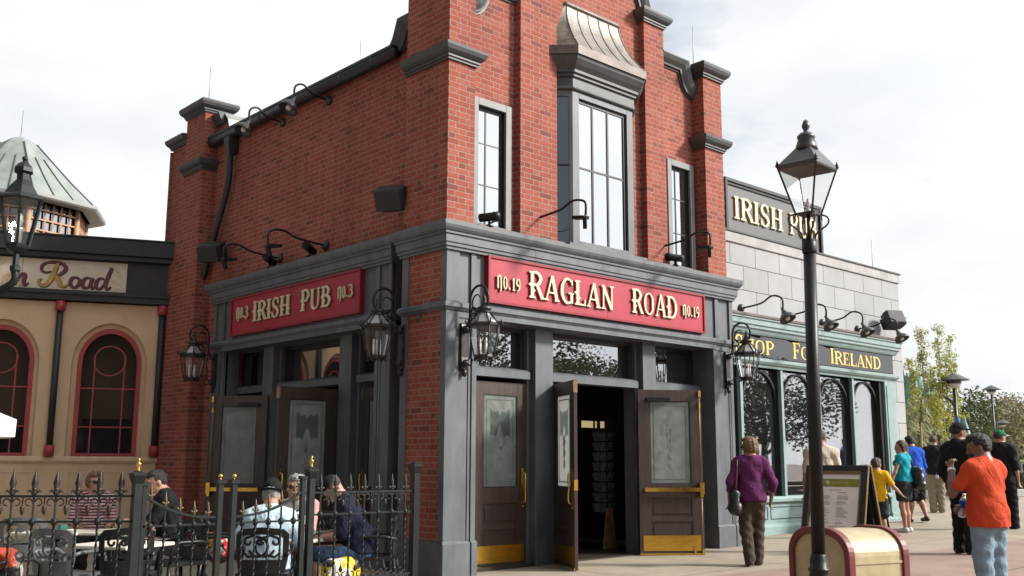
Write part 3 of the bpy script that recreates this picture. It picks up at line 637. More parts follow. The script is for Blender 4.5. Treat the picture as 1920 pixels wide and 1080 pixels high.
for i in range(11):
    t = i / 10; zz = 7.0 + 0.80 * t; k = (1 - t) ** 1.9                      # concave sweep
    off = 0.20 * k; y = BYF - .005 - off + (GY - BYF) * (1 - (1 - t) ** 1.7) * 0.97; y = min(y, GY - .02)
    uL = 2.02 - 0.09 + (2.30 - 1.93) * (t ** 0.75); uf = 2.245 - 0.085 * 1 + (2.34 - 2.16) * (t ** 0.6)
    rows.append([(uL, GY, zz), (uf, y, zz), (5.78 - uf - 0.0, y, zz), (5.78 - uL, GY, zz)])
# symmetrical top edge
vs = [p for r_ in rows for p in r_]
ro.smooth = False
ro.add(vs, [(i * 4 + j, i * 4 + j + 1, i * 4 + 5 + j, i * 4 + 4 + j) for i in range(10) for j in range(3)] + [(0, 1, 2, 3), (40, 41, 42, 43)])
def roof_pt(i, f): a, b = Vector(rows[i][1]), Vector(rows[i][2]); return a + (b - a) * f
for f in (0.0, 0.2, 0.4, 0.6, 0.8, 1.0): ro.tube([roof_pt(i, f) + Vector((0, -.003, .003)) for i in range(11)], 0.008, 5)
ro.tube([Vector(rows[10][k]) for k in (0, 1, 2, 3)], 0.03, 6)
ro.build('bay_roof', 'copper', BAY)

# entablature over both entrances -----------------------------------
CORN = [(0, 3.80), (.03, 3.80), (.03, 3.835), (.05, 3.84), (.05, 3.875), (.065, 3.885), (.065, 3.975), (.085, 3.985), (.085, 4.015), (.10, 4.02), (.12, 4.05), (.13, 4.085), (.13, 4.135), (0, 4.175)]
c = MB(); c.mould([(0.3, 0.93), (0.0, 0.93), (0.0, 0.03), (PX1, 0.03), (PX1, 1.0)], CORN, XYF, 1); c.box(0.0, PX1, 0.03, 0.5, 3.9, 4.17)
pub_part(c, 'cornice', 'paint')
BAND = [(0, 3.06), (.012, 3.06), (.03, 3.085), (.045, 3.10), (.045, 3.145), (.02, 3.17), (0, 3.175)]
c = MB(); c.mould([(0.3, 0.93), (0.0, 0.93), (0.0, 0.03), (PX1, 0.03), (PX1, 1.0)], BAND, XYF, 1); pub_part(c, 'band_moulding', 'paint')
f = MB()
fbox(f, FR, 0.02, PX1, -0.5, -0.03, 3.0, 3.9)
for u0, u1 in ((0.0, 0.09), (0.39, 0.47), (5.36, 5.44), (5.735, PX1)): fbox(f, FR, u0, u1, -0.05, 0.0, 3.175, 3.8)
fbox(f, FR, 0.47, 5.36, -0.05, 0.012, 3.0, 3.06)
pub_part(f, 'frieze', 'paint')

def column(fr, u0, u1, gap_side, depth, gx, main=None):
    main = main or depth
    """a flat painted pier with a slim strip beside the opening"""
    m = MB()
    fbox(m, fr, u0, u1, -main, -0.012, gx, 3.06)
    a, b = (u0, u1)
    fbox(m, fr, a, a + .05, -0.02, 0.0, 0.35, 3.06); fbox(m, fr, b - .035, b, -0.02, 0.0, 0.35, 3.06)
    fbox(m, fr, a + .05, b - .035, -0.02, 0.0, 2.98, 3.06)
    s0, s1 = (u1 + .035, u1 + .11) if gap_side > 0 else (u0 - .11, u0 - .035)
    fbox(m, fr, min(s0, u1), max(s1, u1) if gap_side > 0 else u0, -depth, -0.06, gx, 3.06)
    fbox(m, fr, s0, s1, -0.1, -0.015, gx, 3.06)
    ob = pub_part(m, 'pilaster', 'paint', bevel=0.005)
    p = MB(); pr = [(u0 - .012, u1 + .005), (s0 - .004, s1 + .008)]
    for q0, q1 in pr:
        zt = 0.345
        p.prism([(0, gx), (0.03, gx), (0.03, zt - .025), (0.004, zt), (0, zt)], q0, q1, lambda dd, zz, u: fr(u, zz, dd - 0.012))
    fbox(p, fr, u0 - .012, u1 + .03, -main, -0.01, gx, 0.33)
    p.build('plinth', 'paint', ob)
    return ob
column(FR, 0.0, 0.39, 1, 0.45, -0.12, main=0.1); column(FR, 5.29, 5.70, 1, 0.45, -0.05)
# corner pier, side face: brick panels framed in grey
m = MB(); m.box(0.012, 0.3, 0.1, 0.9, -0.12, 3.85); pub_part(m, 'brick_wall', 'brick')
for y0, y1 in ((0.03, 0.13), (0.80, 0.93)):
    m = MB()
    m.box(-0.003, 0.2, y0 - .002, y1, 0.3, 3.06); m.box(-0.003, 0.2, y0 - .002, y1, 3.175, 3.81)
    pub_part(m, 'corner_strip', 'paint', bevel=0.004)
m = MB(); m.box(-0.018, 0.2, 0.02, 0.945, -0.12, 0.33); m.box(-0.006, 0.2, 0.025, 0.935, 0.33, 0.348); pub_part(m, 'plinth', 'paint', bevel=0.004)

# doors ---------------------------------------------------------------
def door_leaf(hx, hy, ang, w=0.92, h=2.31, z0=0.0, hand=1, fixed=False, dark=False, inside=False, pull=True, ornament=0):
    """leaf hinged at (hx, hy); ang = direction of its free edge; its outer face is on the right hand of that direction when hand = 1"""
    mt = Matrix.Translation((hx, hy, z0)) @ Matrix.Rotation(rad(ang), 4, 'Z') @ Matrix.Diagonal((1, hand, 1, 1))
    P = lambda: MB(mt)
    b = P(); t = 0.022; gz0, gz1 = 0.98, 2.15; ga, gb = 0.17, w - 0.17
    for a in ((0, ga, 0, h), (gb, w, 0, h), (ga, gb, gz1, h), (ga, gb, 0, .18), (ga, gb, .78, gz0), (ga, gb, .46, .52)): b.box(a[0], a[1], -t, t, a[2], a[3])
    b.cur = 1
    b.box(ga, gb, -t + .012, t - .012, .18, .78)
    for q0, q1 in ((.2, .44), (.54, .76)): b.box(ga + .035, gb - .035, -t + .003, t - .003, q0 + .03, q1 - .03)
    b.cur = 2
    for a in ((ga, ga + .012, gz0, gz1), (gb - .012, gb, gz0, gz1), (ga, gb, gz0, gz0 + .012), (ga, gb, gz1 - .012, gz1)): b.box(a[0], a[1], -t + .004, t - .004, a[2], a[3])
    D = pub_part(b, 'door', ['door', 'door_panel', 'black_frame'], bevel=0.003)
    g = P(); g.box(ga + .01, gb - .01, -.006, .006, gz0 + .01, gz1 - .01); g.cur = 1
    for sy in (-.0075, .0075):                                   # cut border line and ornament in the frosting
        i0, i1, j0, j1 = ga + .055, gb - .055, gz0 + .06, gz1 - .06
        for a in ((i0, i1, j0, j0 + .012), (i0, i1, j1 - .012, j1), (i0, i0 + .012, j0 + .012, j1 - .012), (i1 - .012, i1, j0 + .012, j1 - .012)): g.box(a[0], a[1], sy - .001, sy + .001, a[2], a[3])
        g.cur = 2; cx = (ga + gb) / 2; fr = lambda a, b_, d: (a, d, b_)
        zc = 1.82
        shp = [(cx - .17, zc + .16), (cx - .10, zc + .10), (cx - .03, zc + .13), (cx, zc + .06), (cx + .03, zc + .13), (cx + .10, zc + .10), (cx + .17, zc + .16), (cx + .17, zc - .20), (cx + .12, zc - .17), (cx + .07, zc - .22), (cx + .035, zc - .12), (cx, zc - .05), (cx - .035, zc - .12), (cx - .07, zc - .22), (cx - .12, zc - .17), (cx - .17, zc - .20)]
        if ornament != 2 and sy < 0: g.prism(shp, sy - .0005, sy + .0005, fr)
        g.cur = 3
        for k in range(0 if sy > 0 and not inside else (3 if ornament != 2 else 5)):
            zz = 1.55 - .14 * k + (.25 if ornament == 2 else 0); r_ = .05 - .006 * k
            g.prism([(cx + r_ * math.cos(a) * (1 + .3 * math.cos(5 * a)), zz + 1.5 * r_ * math.sin(a) * (1 + .3 * math.cos(5 * a))) for a in [i * 2 * math.pi / 30 for i in range(30)]], sy - .0014, sy + .0014, fr)
        g.cur = 1
    g.build('glass', ['frost', 'frost_line', 'etch_dark', 'etch_pale'], D)
    k = P()
    for s in (-1, 1): k.box(.05, w - .05, s * t, s * (t + .004), .06, .27)
    k.build('kick_plate', 'brass_flat', D)
    k = P(); k.box(.0, w, -t - .008, t + .008, 0.005, .028); k.build('bottom_strip', 'gold', D)
    if pull:
        q = P(); x = w - .075
        q.box(x - .022, x + .022, -t - .006, -t, .72, 1.22)
        q.tube([(x, -t - .004, 1.17), (x, -t - .05, 1.15), (x, -t - .055, 1.08), (x, -t - .045, .98), (x, -t - .055, .87), (x, -t - .05, .80), (x, -t - .004, .78)], [.010, .012, .014, .011, .014, .012, .010], 8)
        q.ball((x, -t - .004, .74), .012, 8); q.build('handle', 'gold', D)
    if inside:
        q = P()
        q.box(.07, w - .30, t + .03, t + .065, .875, .93); q.box(w - .29, w - .06, t + .03, t + .065, .875, .93); q.box(.08, .14, t, t + .03, .88, .92)
        q.box(w - .07, w - .005, t, t + .075, .84, 1.0); q.box(w - .06, w - .015, t + .02, t + .06, .80, .86)
        q.box(w - .05, w - .015, t, t + .045, h - .10, h - .01); q.box(w - .05, w - .015, t, t + .045, .02, .08); q.box(w - .046, w - .022, t, t + .035, h - .26, h - .18)
        q.build('push_bar', 'gold', D)
        q = P(); q.tube([(w - .035, t + .03, .98), (w - .035, t + .03, h - .05)], .006, 6); q.build('latch_rod', 'rod_brass', D); q = P(); q.tube([(w - .035, t + .03, .84), (w - .035, t + .03, .05)], .006, 6); q.build('latch_rod', 'rod_brass', D)
        q = P(); q.box(.12, .46, t, t + .06, h - .17, h - .115); q.build('door_closer', 'iron', D)
        q = P(); q.box(w - .16, w - .13, t, t + .03, -.0, .12); q.build('door_stop', 'gold', D)
    else:
        q = P(); q.box(w - .02, w + .005, -.026, .026, h - .16, h - .01); q.build('top_bolt', 'rod_brass', D); q = P(); q.box(w - .012, w + .005, -.024, .024, .95, 1.08); q.build('lock_plate', 'gold', D)
    return D
def transom(fr, u0, u1, z0=2.45, z1=3.0, d=-0.46):
    m = MB()
    for a in ((u0, u0 + .05, z0, z1), (u1 - .05, u1, z0, z1), (u0 + .05, u1 - .05, z1 - .05, z1), (u0 + .05, u1 - .05, z0, z0 + .02)): fbox(m, fr, a[0], a[1], d - .04, d + .06, a[2], a[3])
    W = pub_part(m, 'transom_window', 'black_frame')
    p = MB(); fbox(p, fr, u0 + .03, u1 - .03, d - .02, d - .005, z0, z1); p.build('pane', 'glass_dark', W)
def post(fr, u0, u1, z0):
    m = MB(); fbox(m, fr, u0, u1, -.56, -.22, z0, 3.02)
    m.cur = 0; fbox(m, fr, u0 - .05, u0, -.56, -.33, z0, 3.02); fbox(m, fr, u1, u1 + .05, -.56, -.33, z0, 3.02)
    W = pub_part(m, 'door_post', 'paint', bevel=.004)
    p = MB(); fbox(p, fr, u0 - .012, u1 + .012, -.5, -.2, z0, .34); p.build('plinth', 'paint', W, bevel=.006)
def rail(fr, u0, u1):
    m = MB(); m.prism([(-.50, 2.33), (-.27, 2.33), (-.27, 2.42), (-.31, 2.45), (-.50, 2.45)], u0, u1, lambda dd, zz, u: fr(u, zz, dd)); pub_part(m, 'transom_rail', 'paint')
# front
post(FR, 1.693, 2.02, -.08); post(FR, 3.87, 4.16, -.06)
for a, b_ in ((.5, 1.643), (2.07, 3.82), (4.21, 5.29)): transom(FR, a, b_); rail(FR, a, b_)
m = MB(); fbox(m, FR, .5, .76, -.5, -.37, -.1, 2.34); fbox(m, FR, 5.0, 5.29, -.5, -.37, -.1, 2.34); fbox(m, FR, 1.64, 1.66, -.5, -.36, -.1, 2.34)
fbox(m, FR, .0, PX1, -.6, -.5, 3.0, 3.05); pub_part(m, 'door_jamb', 'paint')
door_leaf(0.74, 0.40, 0, z0=-.035, ornament=1)
door_leaf(4.22, 0.40, 0, w=.8, z0=-.02)
door_leaf(2.05, 0.26, -118, w=.90, z0=-.03)
door_leaf(3.66, 0.19, -36, w=.93, z0=-.015, hand=-1, inside=True, pull=False, ornament=2)
# side
column(SD, 1.20, 1.45, 1, 0.3, -.1); column(SD, 5.90, 6.17, -1, 0.3, -.1)
post(SD, 2.41, 2.71, -.09); post(SD, 4.56, 4.86, -.09)
for a, b_ in ((1.5, 2.36), (2.76, 4.51), (4.91, 5.85)): transom(SD, a, b_); rail(SD, a, b_)
door_leaf(0.41, 1.53, 90, w=.80, z0=-.06, hand=-1)
door_leaf(0.41, 4.95, 90, w=.85, z0=-.06, hand=-1)
door_leaf(0.25, 2.74, 180, z0=-.06, hand=-1)
door_leaf(0.20, 4.56, 125, z0=-.06, inside=True, pull=False)
f = MB(); fbox(f, SD, 1.20, 6.17, -.5, -.03, 3.0, 3.9)
for u0, u1 in ((1.20, 1.27), (1.47, 1.55), (5.80, 5.86), (6.09, 6.17)): fbox(f, SD, u0, u1, -.05, 0, 3.175, 3.8)
fbox(f, SD, 1.5, 5.85, -.05, .012, 3.0, 3.06); fbox(f, SD, 1.2, 6.17, -.62, -.5, 3.0, 3.06)
pub_part(f, 'frieze', 'paint')
sp = [(0.28, 1.20), (0.03, 1.20), (0.03, 6.17), (0.28, 6.17)]
c = MB(); c.mould(sp, CORN, XYF, 1 if False else -1); c.mould(sp, [(0, 4.1), (.11, 4.1), (0, 4.18)], XYF, -1); c.box(.03, .29, 1.2, 6.17, 3.9, 4.165)
sidec = pub_part(c, 'cornice', 'paint')
c = MB(); c.mould(sp, BAND, XYF, -1); pub_part(c, 'band_moulding', 'paint')

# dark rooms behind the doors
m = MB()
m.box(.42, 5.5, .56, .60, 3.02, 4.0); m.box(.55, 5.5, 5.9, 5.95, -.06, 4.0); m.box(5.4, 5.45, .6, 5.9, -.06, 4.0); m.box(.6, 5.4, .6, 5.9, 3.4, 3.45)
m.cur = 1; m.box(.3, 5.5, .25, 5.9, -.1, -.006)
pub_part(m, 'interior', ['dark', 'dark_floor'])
# flashing strips on the cornice and lead sill
m = MB(); m.box(.5, 2.02, .02, .27, 4.165, 4.185); m.box(3.76, 5.25, .02, .27, 4.165, 4.185); pub_part(m, 'flashing', 'copper_dark')
m = MB(); m.box(2.1, 3.72, .0, .3, 4.12, 4.2); pub_part(m, 'bay_sill', 'paint')

# open joints in the cornice boards and small stains of use
m = MB()
for u in (1.42, 2.72, 4.25): fbox(m, FR, u, u + .004, .06, .0665, 3.885, 3.975); fbox(m, FR, u + .3, u + .304, .03, .0315, 3.8, 3.835)
for u in (2.4, 4.6): fbox(m, SD, u, u + .004, .06, .0665, 3.885, 3.975)
pub_part(m, 'board_joint', 'black_frame')
# ------------------------------------------------------------------ red sign boards
def red_sign(name, label, fr, u0, u1, z0, z1, flip, words):
    o = thing(name, label, 'sign', fr((u0 + u1) / 2, z0, 0), static=True)
    m = MB(); fbox(m, fr, u0 + .02, u1 - .02, -.03, .03, z0 + .02, z1 - .02); m.build('board', 'sign_red', o)
    m = MB()
    for a in ((u0, u1, z0, z0 + .03), (u0, u1, z1 - .03, z1), (u0, u0 + .03, z0 + .03, z1 - .03), (u1 - .03, u1, z0 + .03, z1 - .03)): fbox(m, fr, a[0], a[1], -.03, .05, a[2], a[3])
    c = (u0 + u1) / 2; fbox(m, fr, c - .003, c + .003, .0, .0315, z0 + .03, z1 - .03)
    m.build('frame', 'sign_red_frame', o)
    for s, u, z, h, wd, old, caps in words:
        m = MB(); write(m, s, u, z, h, .045, .062, fr, width=wd, old=old, flip=flip, caps=caps)
        m.cur = 1; write(m, s, u + (-.012 if flip else .012) * (h / .4), z - .006, h, .028, .0445, fr, width=wd, old=old, flip=flip, caps=caps)
        m.build('lettering', ['letter', 'letter_side'], o)
    return o
red_sign('shop_sign', 'long crimson sign board with cream letters over the front doors, No. 19 at both ends', FR, 0.628, 5.045, 3.21, 3.81, False,
    [('no.', .755, 3.405, .225, .225, False, None), ('19', 1.015, 3.40, .16, .145, False, None), ('RAGLAN', 1.31, 3.345, .335, 1.645, True, 1.05), ('ROAD', 3.325, 3.36, .33, 1.02, True, 1.05), ('no.', 4.475, 3.435, .225, .225, False, None), ('19', 4.735, 3.432, .165, .145, False, None)])
red_sign('shop_sign', 'crimson sign board with cream letters over the shaded side doors, No. 3 at both ends', SD, 1.85, 5.50, 3.21, 3.82, True,
    [('no.', 5.295, 3.475, .24, .26, False, None), ('3', 5.02, 3.455, .195, .11, False, None), ('IRISH', 4.755, 3.378, .30, 1.125, True, 1.05), ('PUB', 3.345, 3.383, .295, .80, True, 1.05), ('no.', 2.38, 3.455, .23, .24, False, None), ('3', 2.12, 3.45, .175, .11, False, None)])

# ------------------------------------------------------------------ scrolled wall lanterns
def lantern(label, loc, rz):
    o = thing('wall_lantern', label, 'lantern', loc, rz, 'scrolled lanterns beside the entrances')
    YZ = lambda a, b, d: (d, -a, b)
    m = MB(); m.prism([(0, 0), (.03, .02), (.045, .10), (.035, .16), (.03, .45), (.045, .50), (.03, .56), (0, .58)], -.05, .05, YZ)
    m.ball((0, -.05, .09), .045, 8); m.ball((0, -.05, .50), .05, 8); m.ball((0, -.03, -.03), (.035, .03, .05), 8); m.build('back_plate', 'iron_worn', o)
    m = MB(); R = lambda pts, r: m.tube([(0, -a, b) for a, b in pts], r, 7)
    R([(.05, .50), (.10, .54), (.125, .62), (.125, .84)] + arc(.29, .84, .165, 180, -40, 16)[1:] + spiral(.27, .83, .15, .04, -55, -330, 18), [.016] * 4 + [.0155] * 16 + [.014 - .0004 * i for i in range(19)])
    R(spiral(.20, .70, .075, .02, 150, 470, 16), .009); R([(.125, .66), (.17, .76), (.27, .72), (.32, .74)], .009); R([(.05, .09), (.14, .05), (.18, .12), (.13, .16)], .01)
    R([(.05, .10), (.125, .14), (.14, .40), (.12, .56)], .009)
    m.build('scroll_bracket', 'iron', o)
    c = (0, -.385, 0); m = MB(); n = 8
    m.lathe([(.10, .0), (.115, .02), (.125, .02), (.125, .035), (.118, .05)], (0, -.385, .11), n, rad(22.5), False)
    m.lathe([(.19, .0), (.20, .015), (.20, .035), (.175, .05)], (0, -.385, .49), n, rad(22.5), False)
    for k in range(n):
        a = rad(22.5 + 45 * k); P = lambda r, z: (r * math.cos(a), -.385 + r * math.sin(a), z)
        m.tube([P(.12, .14), P(.145, .25), P(.17, .37), P(.19, .50)], .009, 5); m.tube([P(.19, .52), P(.235, .535), P(.225, .57)], .011, 5); m.tube([P(.19, .53), P(.13, .60), P(.075, .665)], .008, 5); m.tube([P(.11, .12), P(.118, .09)], .012, 5)
    m.build('cage', 'iron_worn', o)
    m = MB(); m.lathe([(.178, .53), (.15, .57), (.10, .62), (.075, .655)], c, n, rad(22.5), False); m.build('dome', 'zinc', o)
    m = MB(); m.lathe([(.075, .655), (.08, .67), (.065, .69), (.085, .70), (.085, .725), (.05, .745), (.04, .77), (.03, .80), (.02, .81), (.03, .83), (.008, .87), (.002, .90)], c, 10); m.build('finial', 'iron_worn', o)
    m = MB(); m.lathe([(.112, .145), (.135, .25), (.158, .37), (.176, .49)], c, n, rad(22.5), False); m.build('glass', 'glass_lamp', o, recalc=False)
    m = MB(); 
    for k in range(3): a = k * 2.1 + .4; m.tube([(.045 * math.cos(a), -.385 + .045 * math.sin(a), .15), (.045 * math.cos(a), -.385 + .045 * math.sin(a), .30)], .014, 6); m.ball((.045 * math.cos(a), -.385 + .045 * math.sin(a), .33), (.013, .013, .04), 6)
    m.build('candle', 'white', o)
    return o
LAN = lantern('black scrolled lantern on the grey pilaster left of the front doors, at the building corner', (0.27, 0.03, 2.34), 0)
dup(LAN, (5.62, 0.03, 2.40), 0, 'black scrolled lantern right of the front doors, in front of the teal shop front')
dup(LAN, (0.0, .895, 2.38), rad(-90), 'dark scrolled lantern at the right end of the shaded side entrance')
dup(LAN, (0.03, 6.05, 2.42), rad(-90), 'dark scrolled lantern left of the side entrance, in front of the brick pier')

# ------------------------------------------------------------------ goosenecks, spots and speakers
def gooseneck(label, loc, rz, kind, reach=.9, rise=.26, group='gooseneck lamps over the signs', drop=.12):
    o = thing('gooseneck_lamp', label, 'lamp', loc, rz, group)
    m = MB(); ax = Matrix.Rotation(rad(90), 3, 'X'); m.lathe([(.075, 0), (.075, .03), (.05, .06), (.03, .07)], (0, 0, 0), 12, axis=ax); m.build('wall_rose', 'lamp_grey', o)
    k = reach
    pts = catmull([(0, -.05, 0), (0, -.35 * k, .02), (0, -.55 * k, .10 * rise / .26), (0, -.74 * k, rise), (0, -.90 * k, rise * .9), (0, -k, rise * .35), (0, -k, -drop)], 5)
    m = MB(); m.tube(pts, .016, 7); m.build('arm', 'iron', o)
    e = (0, -k, -drop)
    m = MB()
    if kind == 'bell':
        ax2 = Matrix.Rotation(rad(-28), 3, 'X')
        m.lathe([(.022, .04), (.03, -.02), (.05, -.06), (.055, -.09), (.10, -.11), (.13, -.15), (.145, -.20), (.142, -.21), (.12, -.16), (.05, -.12)], e, 16, axis=ax2)
        m.build('lamp_shade', 'lamp_grey', o)
        m = MB(); m.ball(Vector(e) + ax2 @ Vector((0, 0, -.17)), .05, 8); m.build('bulb', 'lamp_glow', o)
    else:
        m.tube([e, (0, -k, -drop - .05)], .02, 8); m.bar((0, -k - .02, -drop - .03), (0, -k + .20, -drop + .00), .10, .045); m.bar((-.02, -k, -drop - .02), (.02, -k + .03, -drop - .17), .05, .06)
        m.build('lamp_head', 'iron', o, bevel=.006)
    return o
g1 = gooseneck('black gooseneck spot lamp left of the bay window, over the long red sign', (1.70, .28, 4.50), 0, 'spot', .95, .11)
dup(g1, (4.33, .28, 4.50), 0, 'black gooseneck spot lamp below the narrow right window, over the long red sign')
dup(g1, (.28, 3.20, 4.38), rad(-90), 'right one of two gooseneck spot lamps above the shaded side sign')
dup(g1, (.28, 4.52, 4.38), rad(-90), 'left one of two gooseneck spot lamps above the shaded side sign')
g2 = gooseneck('upper right bell shaded gooseneck lamp just under the side wall gutter', (.28, 3.26, 6.62), rad(-90), 'bell', .60, .13)
dup(g2, (.28, 4.62, 6.62), rad(-90), 'lower left bell shaded gooseneck lamp just under the side wall gutter')
g3 = gooseneck('gooseneck bell lamp over the teal shop cornice, nearest the brick building', (7.45, 1.0, 3.97), 0, 'bell', .86, .14)
dup(g3, (8.85, 1.0, 3.97), 0, 'gooseneck bell lamp over the teal shop cornice, seen just right of the street lamp pole')
dup(g3, (10.15, 1.0, 3.97), 0, 'third gooseneck bell lamp from the brick building along the teal shop cornice')
dup(g3, (11.5, 1.0, 3.97), 0, 'gooseneck bell lamp at the far right end of the teal shop cornice')
def speaker(label, loc, rz, back):
    o = thing('loudspeaker', label, 'speaker', loc, rz, 'black outdoor loudspeakers')
    m = MB(); A = Matrix.Rotation(rad(26), 4, 'X'); m.m = A
    m.prism([(-.19, .16), (.19, .16), (.22, .05), (.20, -.12), (.10, -.20), (-.10, -.20), (-.20, -.12), (-.22, .05)], -.15, .15, lambda a, b, d: (a, b * .9, d)); m.build('cabinet', 'plastic', o, bevel=.02)
    m = MB(A); m.box(-.18, .18, -.205, -.185, -.13, .13); m.build('grille', 'black_frame', o, bevel=.02)
    m = MB(); m.tube([(.0, .12, 0), (.02, back, 0)], .03, 8); m.box(-.05, .07, back - .02, back, -.09, .09); m.box(-.235, -.225, -.05, .1, -.05, .05); m.build('bracket', 'zinc', o)
    return o
speaker('black loudspeaker on the brick side wall next to the building corner', (-.05, 1.10, 4.63), rad(-58), .34)
speaker('black loudspeaker on the side wall beside the slanting downpipe', (.0, 6.30, 4.72), rad(-52), .26)
speaker('black loudspeaker on the grey block wall above the teal shop cornice', (12.45, .68, 4.22), rad(150), -.2)
def spotlight(label, loc, rz):
    o = thing('spotlight', label, 'spotlight', loc, rz, 'small black spotlights on the cornice')
    m = MB(); ax = Matrix.Rotation(rad(78), 3, 'X') ; m.lathe([(.03, -.14), (.055, -.13), (.055, .06), (.062, .065), (.062, .13), (.05, .13), (.045, .08)], (0, 0, .13), 14, axis=ax); m.build('lamp_head', 'iron', o)
    m = MB(); m.lathe([(.05, 0), (.05, .02), (.015, .03), (.015, .09)], (0, 0, 0), 10); m.build('base', 'iron', o)
    return o
s1 = spotlight('black cylindrical spotlight on the cornice below the narrow left window', (.69, .05, 4.185), rad(70))
dup(s1, (4.42, .05, 4.185), rad(200), 'black cylindrical spotlight on the cornice below the narrow right window')
dup(s1, (-.0, 4.35, 4.165), rad(-60), 'black spotlight on the shaded side cornice, by the left gooseneck lamp')
dup(s1, (-.0, 3.2, 4.165), rad(-60), 'black spotlight on the shaded side cornice, by the right gooseneck lamp')
def rod(label, loc, h):
    m = MB(); m.tube([loc, (loc[0], loc[1], loc[2] + h)], .006, 5); m.lathe([(.03, 0), (.01, .05)], loc, 6); tag(m.build('lightning_rod', 'zinc'), label, 'rod', 'thin lightning rods on the roofs')
rod('thin lightning rod on the far left brick pier of the side wall', (.2, 7.2, 7.56), .75)
rod('thin lightning rod on the cap of the right end pier of the gable', (5.35, .3, 7.6), .8)
rod('thin lightning rod on the grey block wall at its right end', (12.7, 1.2, 5.3), .75)
rod('thin lightning rod above the gutter near the upper right gooseneck lamp', (.9, 3.4, 7.2), .6)

# ------------------------------------------------------------------ the teal shop in the grey block building
SH = thing('block_building', 'grey block building with a teal shop front and black and gold name fascia', 'building', (9.6, 2, 0), static=True)
WY, XE = 1.0, 13.38
def sp_(m, n, mat, **k): return m.build(n, mat, SH, **k)
m = MB(); B = lambda u, z, d: (u, WY - d, z)
wall_holes(m, B, 5.6, XE, -.05, 5.14, [(6.5, 12.62, .6, 3.6)], 0, -.3); m.box(XE - .3, XE, WY + .3, 9, -.05, 5.14); m.box(5.6, XE, 8.7, 9, -.05, 5.14); sp_(m, 'block_wall', 'block')
m = MB(); m.box(5.6, XE + .05, WY - .03, 9.0, 5.14, 5.33); sp_(m, 'coping', 'coping_grey', bevel=.01)
m = MB(); m.box(5.6, XE + .07, WY - .05, 9.02, 5.33, 5.36); sp_(m, 'coping_flashing', 'lamp_grey')
SY = .86
C2 = [(0, 3.50), (.03, 3.50), (.05, 3.53), (.07, 3.58), (.10, 3.60), (.10, 3.64), (.125, 3.66), (.125, 3.74), (.15, 3.76), (.15, 3.795), (0, 3.83)]
m = MB(); m.mould([(6.2, SY), (12.72, SY), (12.72, WY + .02)], C2, XYF, 1); sp_(m, 'cornice', 'teal')
m = MB(); m.box(6.2, 12.88, SY - .16, WY, 3.8, 3.84); m.box(6.2, 12.89, SY - .17, SY - .14, 3.795, 3.83); sp_(m, 'cornice_flashing', 'copper_dark')
C3 = [(0, 2.93), (.02, 2.93), (.03, 2.97), (.06, 2.99), (.09, 3.03), (.09, 3.075), (.04, 3.095), (0, 3.10)]
m = MB(); m.mould([(6.2, SY), (12.66, SY), (12.66, WY + .02)], C3, XYF, 1); sp_(m, 'lower_cornice', 'teal')
m = MB(); m.box(6.2, 12.7, SY + .02, WY + .06, 3.09, 3.52); F_ = sp_(m, 'fascia_backing', 'mull_dark')
m = MB(); m.box(6.3, 12.62, SY + .008, SY + .018, 3.12, 3.49); sp_(m, 'fascia_glass', 'fascia_glass')
for s, u, wd in (('SHOP', 7.05, 1.23), ('FOR', 8.86, .92), ('IRELAND', 10.18, 2.02)):
    m = MB(); F3 = lambda a, b, d: (a, SY + .008 - d, b)
    write(m, s, u, 3.17, .25, .001, .006, F3, width=wd, caps=1.18); sp_(m, 'fascia_lettering', 'gilt')
for u0, u1 in ((6.15, 6.6), (12.2, 12.64)):
    m = MB(); m.box(u0, u1, SY - .03, WY + .02, .2, 2.93); m.box(u0 + .06, u1 - .06, SY - .045, SY, .75, 2.85); m.box(u0 - .02, u1 + .02, SY - .06, WY, .0, .3)
    sp_(m, 'pilaster', 'teal', bevel=.005)
GYS = .99
for u in (7.20, 8.46, 9.72, 10.98):
    m = MB(); m.box(u - .035, u + .035, SY + .0, SY + .07, .66, 2.93); m.cur = 1; m.box(u - .03, u + .11, SY + .07, WY + .1, .66, 2.93)
    sp_(m, 'mullion', ['teal', 'mull_dark'])
m = MB(); m.box(12.08, 12.2, SY + .03, WY + .1, .66, 2.93); sp_(m, 'side_frame', 'mull_dark')
pan = [(6.6, 7.165), (7.235, 8.425), (8.495, 9.685), (9.755, 10.945), (11.015, 12.1)]
for u0, u1 in pan:
    m = MB(); m.box(u0, u1, GYS, GYS + .01, .66, 2.93); W_ = sp_(m, 'window', 'glass_shop')
    c = (u0 + .1 + u1) / 2; r_ = (u1 - u0 - .1) / 2 - .01; FF = lambda a, b, d: (a, GYS - d, b)
    m = MB(); m.strip([(c + (r_) * math.cos(rad(a)), 2.9 - r_ * 1.05 + r_ * 1.05 * math.sin(rad(a))) for a in range(0, 181, 9)], [(c + (r_ - .035) * math.cos(rad(a)), 2.9 - r_ * 1.05 + (r_ - .035) * 1.05 * math.sin(rad(a))) for a in range(0, 181, 9)], .005, .04, FF)
    m.build('arched_bar', 'mull_dark', W_)
m = MB(); m.prism([(SY - .06, .60), (SY - .06, .655), (SY - .02, .69), (WY + .05, .69), (WY + .05, .60)], 6.5, 12.25, lambda a, b, d: (d, a, b)); sp_(m, 'sill', 'teal', bevel=.004)
m = MB(); m.box(6.5, 12.25, SY, WY, .22, .60); m.prism([(SY - .10, -.05), (SY - .10, .18), (SY - .02, .235), (WY, .235), (WY, -.05)], 6.5, 12.4, lambda a, b, d: (d, a, b))
m.cur = 1
